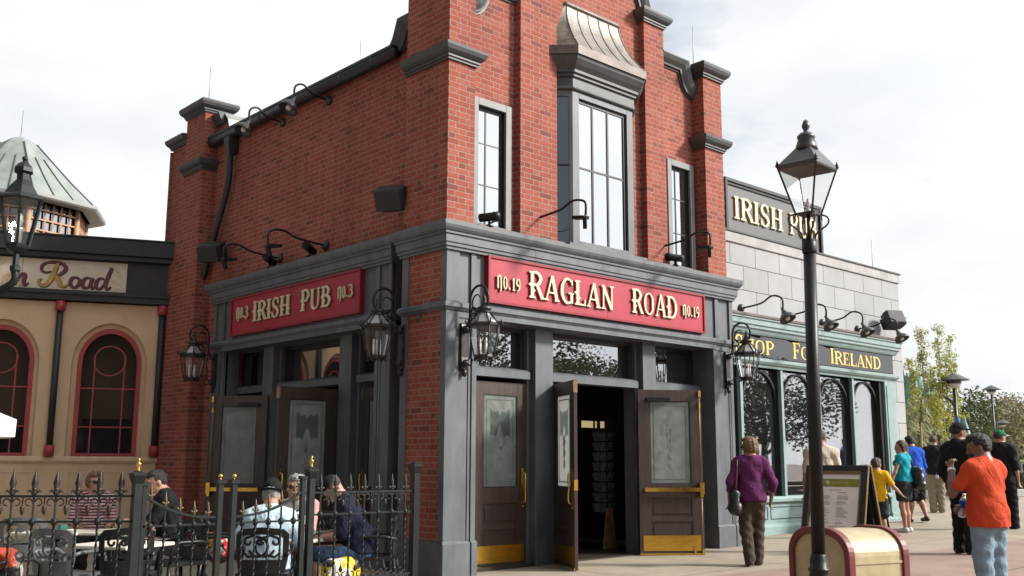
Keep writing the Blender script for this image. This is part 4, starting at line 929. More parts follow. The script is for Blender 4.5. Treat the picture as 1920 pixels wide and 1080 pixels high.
for u0, u1 in ((6.65, 7.85), (7.93, 9.1), (9.18, 10.3), (10.4, 11.5), (11.55, 12.15)):
    for a in ((u0, u1, .30, .315), (u0, u1, .50, .515), (u0, u0 + .02, .315, .50), (u1 - .02, u1, .315, .50)): m.box(a[0], a[1], SY - .006, SY, a[2], a[3])
sp_(m, 'stall_riser', ['teal', 'teal_dark'])
# shop interior
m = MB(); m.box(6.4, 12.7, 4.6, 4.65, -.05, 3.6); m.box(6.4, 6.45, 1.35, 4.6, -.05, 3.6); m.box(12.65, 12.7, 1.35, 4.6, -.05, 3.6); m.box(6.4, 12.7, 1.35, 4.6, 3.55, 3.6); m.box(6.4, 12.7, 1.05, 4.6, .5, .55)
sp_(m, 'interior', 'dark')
def mannequin(label, loc, cloth, capm):
    o = thing('mannequin', label, 'mannequin', loc, 0, 'shop window mannequins')
    m = MB(); m.lathe([(.12, .55), (.15, .62), (.14, .8), (.19, 1.0), (.18, 1.1), (.06, 1.17), (.05, 1.2)], (0, 0, 0), 14, axis=Matrix.Diagonal(Vector((1, .6, 1)))); m.build('shirt', cloth, o)
    m = MB(); m.ball((0, 0, 1.31), (.085, .10, .12), 10); m.tube([(0, 0, 0), (0, 0, .56)], .02, 6); m.lathe([(.16, 0), (.16, .02)], (0, 0, 0), 12); m.build('form', 'white', o)
    m = MB(); m.lathe([(.10, 1.34), (.10, 1.40), (.05, 1.45), (.01, 1.46)], (0, 0, 0), 12); m.box(-.07, .07, -.2, -.06, 1.335, 1.35); m.build('cap', capm, o)
M['shirt_green'] = pbr('emerald cotton', (0.01, 0.20, 0.13), 0.8); M['cap_tan'] = pbr('tan cap', (0.34, 0.30, 0.22), 0.8)
mannequin('green shirted mannequin with tan cap in the right hand shop window', (11.85, 1.3, .42), 'shirt_green', 'cap_tan')
mannequin('pale shirted mannequin in the second shop window', (9.05, 1.5, .35), 'white', 'white')
def wbox(name, label, cat, x0, x1, y0, y1, z0, z1, mat, shelves=()):
    m = MB(); t = .03
    m.box(x0, x1, y1 - t, y1, z0, z1); m.box(x0, x0 + t, y0, y1 - t, z0, z1); m.box(x1 - t, x1, y0, y1 - t, z0, z1)
    for z_ in (z0, *shelves, z1 - t): m.box(x0 + t, x1 - t, y0, y1 - t, z_, z_ + t)
    random.seed(3)
    m.cur = 1
    for z_ in (z0, *shelves):
        x = x0 + .06
        while x < x1 - .12:
            w_ = random.uniform(.05, .12); m.box(x, x + w_, y0 + .05, y0 + .05 + w_, z_ + t, z_ + t + random.uniform(.08, .2)); x += w_ + .03
    return tag(m.build(name, mat), label, cat)
M['wood_shelf'] = pbr('orange wooden shelf', (0.26, 0.13, 0.055), 0.5, var=.2); M['goods'] = pbr('mixed goods', (0.20, 0.20, 0.13), 0.7, var=0.5, scale=9, var2=(.04, .12, .05))
wbox('display_cabinet', 'orange wooden display cabinet behind the second shop window pane', 'cabinet', 8.7, 9.6, 2.2, 2.7, .55, 1.75, ['wood_shelf', 'goods'], (.95, 1.35))
wbox('display_cabinet', 'dark goods shelf behind the first shop window pane', 'cabinet', 7.3, 8.3, 2.0, 2.4, .55, 1.3, ['mull_dark', 'goods'], (.9,))
# things inside the pub doorway
def rack():
    o = thing('postcard_rack', 'dark wire postcard rack standing inside the front doorway', 'rack', (4.25, 1.4, -.03)); o.scale = (.72, .72, 1.06)
    m = MB(); m.tube([(0, 0, .3), (0, 0, 1.72)], .02, 8); m.lathe([(.2, .0), (.2, .02), (.03, .05), (.02, .3)], (0, 0, 0), 12); m.build('pole', 'iron', o)
    M['card'] = pbr('postcards', (0.10, 0.10, 0.10), 0.4, var=.6, scale=15, var2=(.02, .03, .04))
    m = MB(); c = MB()
    for k in range(8):
        z_ = .52 + .145 * k
        for a in range(4):
            R = Matrix.Rotation(rad(90 * a + 20), 4, 'Z'); m.m = R; c.m = R
            for x in (-.15, -.01, .13): m.tube([(x, -.14, z_), (x, -.19, z_ + .08), (x, -.2, z_ + .12)], .004, 4)
            m.tube([(-.15, -.19, z_ + .07), (.13, -.19, z_ + .07)], .004, 4); m.tube([(-.15, -.15, z_), (.13, -.15, z_)], .004, 4)
            for x in (-.14, .0): c.box(x, x + .115, -.165, -.158, z_ + .005, z_ + .125)
    m.build('wire_pocket', 'zinc', o); c.build('postcard', 'card', o)
rack()
M['lit'], _t, _p = mat_new('lit amber panel'); _p.inputs['Base Color'].default_value = (.5, .36, .18, 1); _p.inputs['Emission Color'].default_value = (.62, .46, .24, 1); _p.inputs['Emission Strength'].default_value = .55
m = MB(); m.box(4.86, 5.38, 2.4, 2.44, 1.84, 1.95); m.cur = 1; m.box(5.10, 5.13, 2.38, 2.399, 1.83, 1.96); m.box(5.19, 5.26, 2.38, 2.399, 1.83, 1.96); tag(m.build('lit_panel', ['lit', 'black_frame']), 'lit amber panel deep inside the dark pub doorway', 'lit panel')
m = MB(); m.prism([(-.14, 0), (.14, 0), (.05, .62), (-.05, .62)], -.02, .02, lambda a, b, d: (4.10 + a, 1.15 + d, -.03 + b)); tag(m.build('wooden_stand', 'wood_shelf'), 'small brown wooden stand below the postcard rack in the doorway', 'stand')

wbox('display_cabinet', 'dim goods shelves against the back wall inside the pub doorway', 'cabinet', 3.0, 4.7, 3.0, 3.35, 0.0, 1.75, ['mull_dark', 'goods'], (.45, .9, 1.3))
# roof sign
o = thing('roof_sign', 'dark slate roof sign with gilt capital letters standing on the grey block wall', 'sign', (8.7, 1.1, 5.36), static=True)
RX0, RX1, RZ0, RZ1 = 7.2, 10.40, 5.365, 6.28
m = MB(); m.box(RX0, RX1, 1.08, 1.16, RZ0, RZ1); m.build('board', 'sign_grey', o)
m = MB()
for a in ((RX0 - .03, RX1 + .03, RZ1, RZ1 + .07), (RX0 - .03, RX0 + .04, RZ0, RZ1), (RX1 - .04, RX1 + .03, RZ0, RZ1)): m.box(a[0], a[1], 1.03, 1.18, a[2], a[3])
m.box(RX0 + .04, RX1 - .04, 1.055, 1.09, RZ1 - .05, RZ1); m.build('frame', 'black_frame', o, bevel=.008)
m = MB()
for x in (7.5, 8.8, 10.1): m.bar((x, 1.2, 6.0), (x, 2.0, 5.36), .05)
m.build('brace', 'iron', o)
for s, u, wd in (('IRISH', 7.43, 1.62), ('PUB', 9.25, 1.0)):
    m = MB(); F4 = lambda a, b, d: (a, 1.08 - d, b); write(m, s, u, 5.62, .42, .02, .035, F4, width=wd); m.cur = 1; write(m, s, u + .006, 5.616, .42, .0, .0195, F4, width=wd); m.build('lettering', ['letter', 'gilt'], o)

# ------------------------------------------------------------------ the tan building with arched windows
TN = thing('tan_building', 'tan rendered building with red arched windows and a black fascia', 'building', (-2, 9.5, 0), static=True)
td = Vector((-.914, .407)); tn = Vector((-.407, -.914)); tp = Vector((0, 8.2))
TF = lambda s, z, d: (tp.x + td.x * s + tn.x * d, tp.y + td.y * s + tn.y * d, z)
def tb(m, n, mat, **k): return m.build(n, mat, TN, **k)
WIN = [(.28, 1.33), (2.02, 3.07), (3.75, 4.8), (5.5, 6.55)]
ZS, ZT = 1.33, 2.95
def arch_pts(u0, u1, z0, zs, n=16, k=1.18):
    c = (u0 + u1) / 2; r_ = (u1 - u0) / 2
    return [(u0, z0)] + [(c - r_ * math.cos(rad(180 * i / n)), zs + r_ * k * math.sin(rad(180 * i / n))) for i in range(n + 1)] + [(u1, z0)]
m = MB(); e = -.9; u_prev = e
def face(pts, d=0): m.add([TF(a, b, d) for a, b in pts], [tuple(range(len(pts)))])
edges = [e]
for u0, u1 in WIN:
    a = arch_pts(u0 - .09, u1 + .09, ZS, ZT - .02); face([(u_prev, -.1), (u0 - .09, -.1), (u0 - .09, 4.0), (u_prev, 4.0)]); face([(u0 - .09, -.1), (u1 + .09, -.1), (u1 + .09, ZS), (u0 - .09, ZS)])
    for i in range(1, len(a) - 2): face([a[i], a[i + 1], (a[i + 1][0], 4.0), (a[i][0], 4.0)])
    for i in range(len(a) - 1): m.add([TF(*a[i], 0), TF(*a[i + 1], 0), TF(*a[i + 1], -.09), TF(*a[i], -.09)], [(0, 1, 2, 3)])
    b = arch_pts(u0, u1, ZS, ZT)
    for i in range(len(a) - 1): m.add([TF(*a[i], -.09), TF(*a[i + 1], -.09), TF(*b[i + 1], -.09), TF(*b[i], -.09)], [(0, 1, 2, 3)]); m.add([TF(*b[i], -.09), TF(*b[i + 1], -.09), TF(*b[i + 1], -.3), TF(*b[i], -.3)], [(0, 1, 2, 3)])
    u_prev = u1 + .09
face([(u_prev, -.1), (9, -.1), (9, 4.0), (u_prev, 4.0)])
fbox(m, TF, -.9, 9, -.6, -.5, -.1, 5.0)
tb(m, 'wall', 'tan')
for u0, u1 in WIN:
    a = arch_pts(u0, u1, ZS, ZT); b = arch_pts(u0 + .075, u1 - .075, ZS, ZT)
    m = MB(); m.strip(a, b, -.14, -.07, TF); fbox(m, TF, u0 + .075, u1 - .075, -.13, -.08, ZS, ZS + .06); c = (u0 + u1) / 2
    for z_ in (1.84, 2.51): fbox(m, TF, u0 + .075, u1 - .075, -.125, -.10, z_ - .011, z_ + .011)
    for q in (-.245, .245): fbox(m, TF, c + q - .011, c + q + .011, -.124, -.101, ZS + .06, 3.05)
    m.strip([(c + .27 * math.cos(rad(t)), 3.0 + .27 * math.sin(rad(t))) for t in range(0, 360, 12)], [(c + .25 * math.cos(rad(t)), 3.0 + .25 * math.sin(rad(t))) for t in range(0, 360, 12)], -.122, -.103, TF, closed=True)
    W_ = tb(m, 'arched_window', 'red_trim')
    g = MB(); g.prism(arch_pts(u0 + .05, u1 - .05, ZS + .02, ZT), -.118, -.112, TF); g.build('pane', 'glass_tan', W_)
m = MB(); TPF = lambda a, b, h: TF(a, h, -b)
m.mould([(-.9, 0), (9, 0)], [(0, 1.22), (.02, 1.22), (.05, 1.26), (.05, 1.31), (0, 1.335)], TPF, 1); tb(m, 'sill_moulding', 'tan_light')
m = MB()
for u0, u1 in ((-.55, .74 - 1.0), (.05, 1.36), (1.9, 3.2), (3.7, 5.0)):
    if u1 < u0: continue
    for a in ((u0, u1, 1.06, 1.08), (u0, u1, .25, .27), (u0, u0 + .02, .27, 1.06), (u1 - .02, u1, .27, 1.06)): fbox(m, TF, a[0], a[1], -.02, .012, a[2], a[3])
tb(m, 'panel_moulding', 'tan_light')
for s in (-.02, 1.66, 3.4, 5.15):
    m = MB(); m.tube([TF(s, 1.34, .07), TF(s, 4.02, .07)], .055, 10); P_ = tb(m, 'downpipe', 'pipe')
    for q0, q1 in ((1.34, 1.52), (3.83, 4.0)): m = MB(); m.tube([TF(s, q0, .07), TF(s, q1, .07)], .083, 10); m.build('collar', 'red_trim', P_)
m = MB(); fbox(m, TF, -.9, 9, -.3, .14, 4.02, 4.12); fbox(m, TF, -.9, 9, -.3, .18, 4.12, 4.19); tb(m, 'ledge', 'black_fascia')
m = MB(); fbox(m, TF, -.9, 9, -.4, .02, 4.19, 4.85); fbox(m, TF, -.9, 9, -.4, .16, 4.76, 4.85); fbox(m, TF, -.9, 9, -.4, .22, 4.85, 5.13); fbox(m, TF, -.9, 9, -.4, .24, 5.13, 5.16)
tb(m, 'fascia', 'black_fascia', bevel=.008)
m = MB(); m.add([TF(-.9, 5.14, .2), TF(9, 5.14, .2), TF(9, 5.9, -6), TF(-.9, 5.9, -6)], [(0, 1, 2, 3)]); tb(m, 'roof', 'lamp_grey')
fbox_ = MB()
for s_, w_, h_ in ((.45, .7, 1.95), (2.2, .65, 1.8), (4.0, .6, 1.9)): fbox(fbox_, TF, s_, s_ + w_, -.48, -.3, .3, h_); fbox(fbox_, TF, s_ - .04, s_ + w_ + .04, -.49, -.28, h_, h_ + .04)
tb(fbox_, 'interior_furniture', 'black_frame')
# weathered script sign
def weather():
    mm, t, p = mat_new('weathered cream board'); b = NB(t); pos = b.n('ShaderNodeNewGeometry').outputs['Position']
    n1 = b.n('ShaderNodeTexNoise', {'Vector': pos, 'Scale': 3.5, 'Detail': 9.0, 'Roughness': 0.7, 'Distortion': 0.8}).outputs[0]
    rp = b.n('ShaderNodeValToRGB', {0: n1}); e = rp.color_ramp.elements
    e[0].position = .34; e[0].color = (.34, .20, .07, 1); e[1].position = .50; e[1].color = (.56, .49, .39, 1); x = e.new(.42); x.color = (.48, .38, .25, 1)
    b.l(rp.outputs[0], p.inputs['Base Color']); p.inputs['Roughness'].default_value = .8; return mm
M['weather'] = weather(); M['script'] = pbr('maroon script paint', (0.115, 0.022, 0.040), .6, var=.15); M['script_gold'] = pbr('ochre script paint', (0.42, 0.26, 0.05), .6, var=.15); M['script_shadow'] = pbr('black script shadow', (.015, .012, .014), .7)
o = thing('script_sign', 'weathered cream sign board with maroon script lettering under the black fascia', 'sign', TF(2, 4.2, .05), static=True)
m = MB(); fbox(m, TF, .62, 2.312, .02, .05, 4.2, 4.735); fbox(m, TF, 2.318, 4.6, .02, .05, 4.2, 4.735); m.build('board', 'weather', o)
def script(strokes, x0, z0, k, d0, d1, mat, clip=None):
    m = MB()
    for pts, ws in strokes:
        P = catmull([Vector(p) for p in pts], 7); W = interp(ws, len(P)); global _e; _e += .0003
        ribbon(m, P, W, d0, d1 + _e, lambda a, b, d: TF(x0 - k * a, z0 + k * b, d))
    return m.build('script_lettering', mat, o)
_e = 0
Rr = [([(.30, .98), (.62, 1.02), (.95, .92), (1.0, .72), (.80, .52), (.55, .46)], [.06, .12, .14, .15, .10, .04]), ([(.72, .98), (.62, .70), (.50, .34), (.34, .08), (.14, .06), (.05, .22), (.16, .32)], [.10, .17, .18, .16, .12, .10, .05]), ([(.55, .48), (.74, .40), (.84, .14), (1.0, .04), (1.16, .16)], [.05, .14, .15, .09, .03]), ([(.30, .98), (.14, .86), (.14, .66), (.30, .58), (.48, .64)], [.08, .10, .10, .07, .03])]
oo = [([(1.42, .46), (1.26, .38), (1.22, .16), (1.36, .03), (1.52, .14), (1.54, .36), (1.42, .46), (1.62, .36)], [.07, .12, .14, .09, .12, .11, .06, .03])]
aa = [([(1.98, .42), (1.82, .46), (1.68, .28), (1.72, .06), (1.88, .06), (2.0, .30)], [.06, .08, .14, .12, .07, .06]), ([(2.04, .46), (1.98, .20), (2.04, .03), (2.16, .14)], [.13, .13, .10, .03])]
dd = [([(2.48, .42), (2.32, .46), (2.18, .28), (2.22, .06), (2.38, .06), (2.52, .34)], [.06, .08, .14, .12, .07, .06]), ([(2.74, .92), (2.62, .55), (2.54, .18), (2.62, .03), (2.76, .14)], [.12, .14, .13, .10, .03])]
nn = [([(-.75, .44), (-.82, .03)], [.13, .13]), ([(-.80, .10), (-.62, .42), (-.46, .44), (-.48, .20), (-.44, .03), (-.30, .12)], [.05, .10, .14, .13, .11, .03])]
k = .435; X0, Z0 = 2.07, 4.245
script(Rr + oo + aa + dd + nn, X0 - .012, Z0 - .012, k, .05, .053, 'script_shadow'); _e = 0
script(Rr[:1] + oo + aa + dd + nn + Rr[3:], X0, Z0, k, .055, .061, 'script'); _e = 0; script(Rr[1:3], X0, Z0, k, .055, .0625, 'script_gold')
m = MB()

# cone roofed lantern turret on the tan building
TU = thing('roof_turret', 'octagonal turret with pale green metal cone roof and orange lattice windows', 'turret', (.05, 17.7, 5.5), static=True)
c = (.05, 17.7, 0); R8 = 2.16; ang0 = math.atan2(-.676, .737) - rad(8) - 0 ; ang0 = math.atan2(-.676, .737) - rad(0)
rotT = ang0 - rad(8)
m = MB(); m.lathe([(R8, 7.55), (R8 * .99, 7.6), (1.52, 8.17), (.92, 8.78), (.46, 9.25), (.24, 9.41), (.02, 9.5)], c, 8, rotT, False); m.build('cone_roof', 'patina', TU)
m = MB()
for kf in range(8):
    for q in (0.0, .33, .66):
        def pt(r_, z_):
            a0 = rotT + kf * math.pi / 4; a1 = a0 + math.pi / 4; return Vector((c[0] + r_ * ((1 - q) * math.cos(a0) + q * math.cos(a1)), c[1] + r_ * ((1 - q) * math.sin(a0) + q * math.sin(a1)), z_ + .015))
        m.tube([pt(R8 * .99, 7.6), pt(1.52, 8.17), pt(.94, 8.76)] + ([pt(.46, 9.25)] if q == 0 else []), .018, 5)
m.build('roof_seam', 'patina_dark', TU)
m = MB(); m.lathe([(R8 + .05, 7.46), (R8 + .09, 7.5), (R8 + .09, 7.58), (R8, 7.6), (R8 - .3, 7.46)], c, 8, rotT, False); m.build('gutter', 'white_trim', TU)
m = MB(); m.lathe([(.06, 9.42), (.015, 9.5), (.008, 10.2)], c, 6); m.build('spike', 'zinc', TU)
m = MB(); m.lathe([(1.68, 5.6), (1.68, 7.47)], c, 8, rotT, False); m.build('dark_glazing', 'glass_dark', TU)
m = MB(); rr = 1.74
for kf in range(8):
    a0 = rotT + kf * math.pi / 4; a1 = a0 + math.pi / 4; A = Vector((rr * math.cos(a0), rr * math.sin(a0))); Bq = Vector((rr * math.cos(a1), rr * math.sin(a1)))
    P = lambda t, z_: (c[0] + A.x + (Bq.x - A.x) * t, c[1] + A.y + (Bq.y - A.y) * t, z_)
    m.tube([P(0, 5.6), P(0, 7.46)], .07, 6)
    for i in range(1, 6): m.bar(P(i / 6, 5.6), P(i / 6, 7.46), .035)
    for z_ in (6.2, 6.5, 6.78, 7.04, 7.28): m.bar(P(0, z_), P(1, z_), .036)
m.build('lattice', 'peach', TU)
m = MB(); m.lathe([(2.2, 5.4), (2.2, 6.55), (2.0, 6.62), (1.7, 6.66)], c, 8, rotT, False); m.build('base', 'white_trim', TU)
# ------------------------------------------------------------------ people: one smooth-blended surface per body and per garment
def v3(*a): return np.array(a, float)
class Field:
    """smooth union of tapered capsules and ellipsoids on a grid, meshed with surface nets"""
    def __init__(s): s.p = []; s.cuts = []; s.disp = None
    def cap(s, a, b, ra, rb, k=.02, flat=None): s.p.append(('c', np.array(a, float), np.array(b, float), ra, rb, k, flat)); return s
    def ell(s, c, r, k=.02, R=None): s.p.append(('e', np.array(c, float), np.array(r, float), R, k)); return s
    def cut(s, fn): s.cuts.append(fn); return s
    def mesh(s, h):
        lo = np.full(3, 1e9); hi = -lo
        for q in s.p:
            if q[0] == 'c': r = max(q[3], q[4]); l = np.minimum(q[1], q[2]) - r; u = np.maximum(q[1], q[2]) + r
            else: r = q[2].max(); l = q[1] - r; u = q[1] + r
            lo = np.minimum(lo, l); hi = np.maximum(hi, u)
        lo -= 3.5 * h; hi += 3.5 * h; n = np.ceil((hi - lo) / h).astype(int) + 1
        ax = [lo[i] + h * np.arange(n[i]) for i in range(3)]; F = np.full(n, .08)
        for q in s.p:
            k = q[5] if q[0] == 'c' else q[4]; mg = max(k, 2 * h) + h
            if q[0] == 'c': r = max(q[3], q[4]); l = np.minimum(q[1], q[2]) - r - mg; u = np.maximum(q[1], q[2]) + r + mg
            else: r = q[2].max(); l = q[1] - r - mg; u = q[1] + r + mg
            i0 = np.clip(np.floor((l - lo) / h).astype(int), 0, n - 1); i1 = np.clip(np.ceil((u - lo) / h).astype(int) + 1, 1, n)
            sl = tuple(slice(i0[i], i1[i]) for i in range(3))
            P = np.stack(np.meshgrid(*[ax[i][sl[i]] for i in range(3)], indexing='ij'), -1)
            if q[0] == 'c':
                a, b, ra, rb = q[1], q[2], q[3], q[4]; ba = b - a; pa = P - a
                if q[6] is not None:                            # flattened along a direction
                    nv, sc_ = q[6]; nv = np.array(nv); d_ = pa @ nv; pa = pa + (d_ * (sc_ - 1))[..., None] * nv
                t = np.clip((pa @ ba) / max(ba @ ba, 1e-9), 0, 1); d = np.linalg.norm(pa - t[..., None] * ba, axis=-1) - (ra + (rb - ra) * t)
            else:
                pl = P - q[1]
                if q[3] is not None: pl = pl @ q[3]
                k0 = np.linalg.norm(pl / q[2], axis=-1); k1 = np.linalg.norm(pl / q[2] ** 2, axis=-1); d = k0 * (k0 - 1) / np.maximum(k1, 1e-6)
            f = F[sl]; hh = np.maximum(k - np.abs(f - d), 0) / k; F[sl] = np.minimum(f, d) - hh * hh * k / 4
        if s.cuts or s.disp:
            G = np.stack(np.meshgrid(*ax, indexing='ij'), -1)
            if s.disp: F = F + s.disp(G)
            for c in s.cuts: F = np.maximum(F, c(G))
        S = F < 0; act = np.zeros(n - 1, int); pos = np.zeros((*(n - 1), 3)); cnt = np.zeros(n - 1)
        cr = [(0, 0, 0), (1, 0, 0), (0, 1, 0), (1, 1, 0), (0, 0, 1), (1, 0, 1), (0, 1, 1), (1, 1, 1)]
        V = lambda A, o: A[o[0]:n[0] - 1 + o[0], o[1]:n[1] - 1 + o[1], o[2]:n[2] - 1 + o[2]]
        for i in range(8):
            for a in range(3):
                if cr[i][a]: continue
                j = list(cr[i]); j[a] = 1; f0 = V(F, cr[i]); f1 = V(F, j); x = (f0 < 0) != (f1 < 0)
                t = np.where(x, f0 / np.where(x, f0 - f1, 1), 0); cnt += x
                for b in range(3): pos[..., b] += x * (cr[i][b] + (t if b == a else 0))
        m = cnt > 0; idx = -np.ones(n - 1, int); idx[m] = np.arange(m.sum())
        vs = (pos[m] / cnt[m][:, None] + np.argwhere(m)) * h + lo; fs = []
        for a in range(3):
            b, c = (a + 1) % 3, (a + 2) % 3; sl0 = [slice(1, n[i] - 1) for i in range(3)]; sl0[a] = slice(0, n[a] - 1); sl1 = list(sl0); sl1[a] = slice(1, n[a])
            s0 = S[tuple(sl0)]; s1 = S[tuple(sl1)]; e = np.argwhere(s0 != s1)
            if not len(e): continue
            off = np.array([1, 1, 1]); off[a] = 0; e0 = e + off; flip = s0[tuple(e.T)]
            def cell(db, dc): q = e0.copy(); q[:, b] -= db; q[:, c] -= dc; return idx[tuple(q.T)]
            Q = np.stack([cell(1, 1), cell(0, 1), cell(0, 0), cell(1, 0)], 1); Q[~flip] = Q[~flip][:, ::-1]; fs.append(Q)
        return vs, np.concatenate(fs)
def np_mesh(name, vs, fs, mat, parent, smooth=1):
    me = bpy.data.meshes.new(name); me.from_pydata(vs.tolist(), [], fs.tolist()); me.materials.append(M[mat] if isinstance(mat, str) else mat)
    me.polygons.foreach_set('use_smooth', [True] * len(me.polygons))
    o = bpy.data.objects.new(name, me); COL.objects.link(o); o.parent = parent; return o
def rot(ax, a):
    c, s = math.cos(rad(a)), math.sin(rad(a))
    return np.array({'x': [[1, 0, 0], [0, c, -s], [0, s, c]], 'y': [[c, 0, s], [0, 1, 0], [-s, 0, c]], 'z': [[c, -s, 0], [s, c, 0], [0, 0, 1]]}[ax])
def cloth(name, col, var=.10, stripes=None, rough=.85):
    m, t, p = mat_new(name); b = NB(t); tc_ = b.n('ShaderNodeTexCoord').outputs['Object']
    mp_ = b.n('ShaderNodeMapping', {0: tc_, 'Scale': (1, 1, .55)}).outputs[0]
    n1 = b.n('ShaderNodeTexNoise', {'Vector': mp_, 'Scale': 12.0, 'Detail': 6.0, 'Distortion': 1.6}).outputs[0]
    n2 = b.n('ShaderNodeTexNoise', {'Vector': tc_, 'Scale': 160.0, 'Detail': 2.0}).outputs[0]
    c = (*col, 1)
    if stripes:
        sp = b.n('ShaderNodeSeparateXYZ', {0: tc_}).outputs[2]
        fr_ = b.m('FRACT', b.m('DIVIDE', b.m('ADD', sp, b.m('MULTIPLY', n1, .03)), stripes[0])); rp = b.n('ShaderNodeValToRGB', {0: fr_}); rp.color_ramp.interpolation = 'CONSTANT'
        e = rp.color_ramp.elements
        for i, cc in enumerate(stripes[1]):
            el = e[i] if i < 2 else e.new(i / len(stripes[1])); el.position = i / len(stripes[1]); el.color = (*cc, 1)
        c = rp.outputs[0]
    k = b.m('ADD', 1 - 1.3 * var, b.m('MULTIPLY', n1, 2.2 * var)); k = b.m('ADD', k, b.m('MULTIPLY', b.m('SUBTRACT', n2, .5), .12))
    cc = b.n('ShaderNodeMixRGB', {0: 1.0, 1: c, 2: k}, blend_type='MULTIPLY').outputs[0]
    b.l(cc, p.inputs['Base Color']); p.inputs['Roughness'].default_value = rough; p.inputs['Specular IOR Level'].default_value = .2
    bp = b.n('ShaderNodeBump', {'Height': n1, 'Strength': .8, 'Distance': .03}); b.l(bp.outputs[0], p.inputs['Normal']); return m
M['skin'] = pbr('skin', (0.40, 0.215, 0.150), .5, var=.09, scale=9, spec=.35); M['skin_tan'] = pbr('tanned skin', (0.27, 0.135, 0.088), .5, var=.09, scale=9, spec=.35)
M['skin_dark'] = pbr('brown skin', (0.17, 0.085, 0.055), .5, var=.09, scale=9)
def hairm(n, c): return pbr(n, c, .55, var=.35, scale=28, bump=.7, bscale=110)
M['hair_black'] = hairm('black hair', (.012, .010, .009)); M['hair_brown'] = hairm('brown hair', (.050, .026, .014)); M['hair_light'] = hairm('light brown hair', (.20, .11, .045)); M['hair_grey'] = hairm('silver grey hair', (.34, .33, .31)); M['hair_dark'] = hairm('greying dark hair', (.045, .036, .030))
M['eye'] = pbr('dark eye', (.02, .015, .012), .2); M['lens'] = pbr('dark sunglass lens', (.01, .01, .012), .12); M['lip'] = pbr('lips', (.27, .10, .085), .5)
M['shoe_black'] = pbr('black shoe', (.012, .012, .012), .45); M['shoe_brown'] = pbr('brown sandal leather', (.10, .045, .022), .55); M['shoe_white'] = pbr('white trainer', (.52, .52, .50), .6); M['leather_black'] = pbr('black leather', (.014, .013, .013), .35, bump=.2, bscale=30)
STAND = dict(pel=(0, 0, .53), chest=(0, -.004, .735), neck=(0, -.012, .845), head=(0, .012, .928), sh=(.104, -.010, .800), el=(.135, -.022, .635), wr=(.138, .03, .49), hip=(.05, 0, .515), kn=(.054, .012, .285), an=(.052, -.012, .048), to=(.062, .095, .02))
SIT = dict(STAND, pel=(0, -.01, .30), chest=(0, -.03, .505), neck=(0, -.03, .615), head=(0, 0, .70), sh=(.104, -.03, .570), el=(.14, .03, .42), wr=(.10, .16, .39), hip=(.052, 0, .285), kn=(.07, .245, .30), an=(.07, .235, .048), to=(.075, .34, .02))
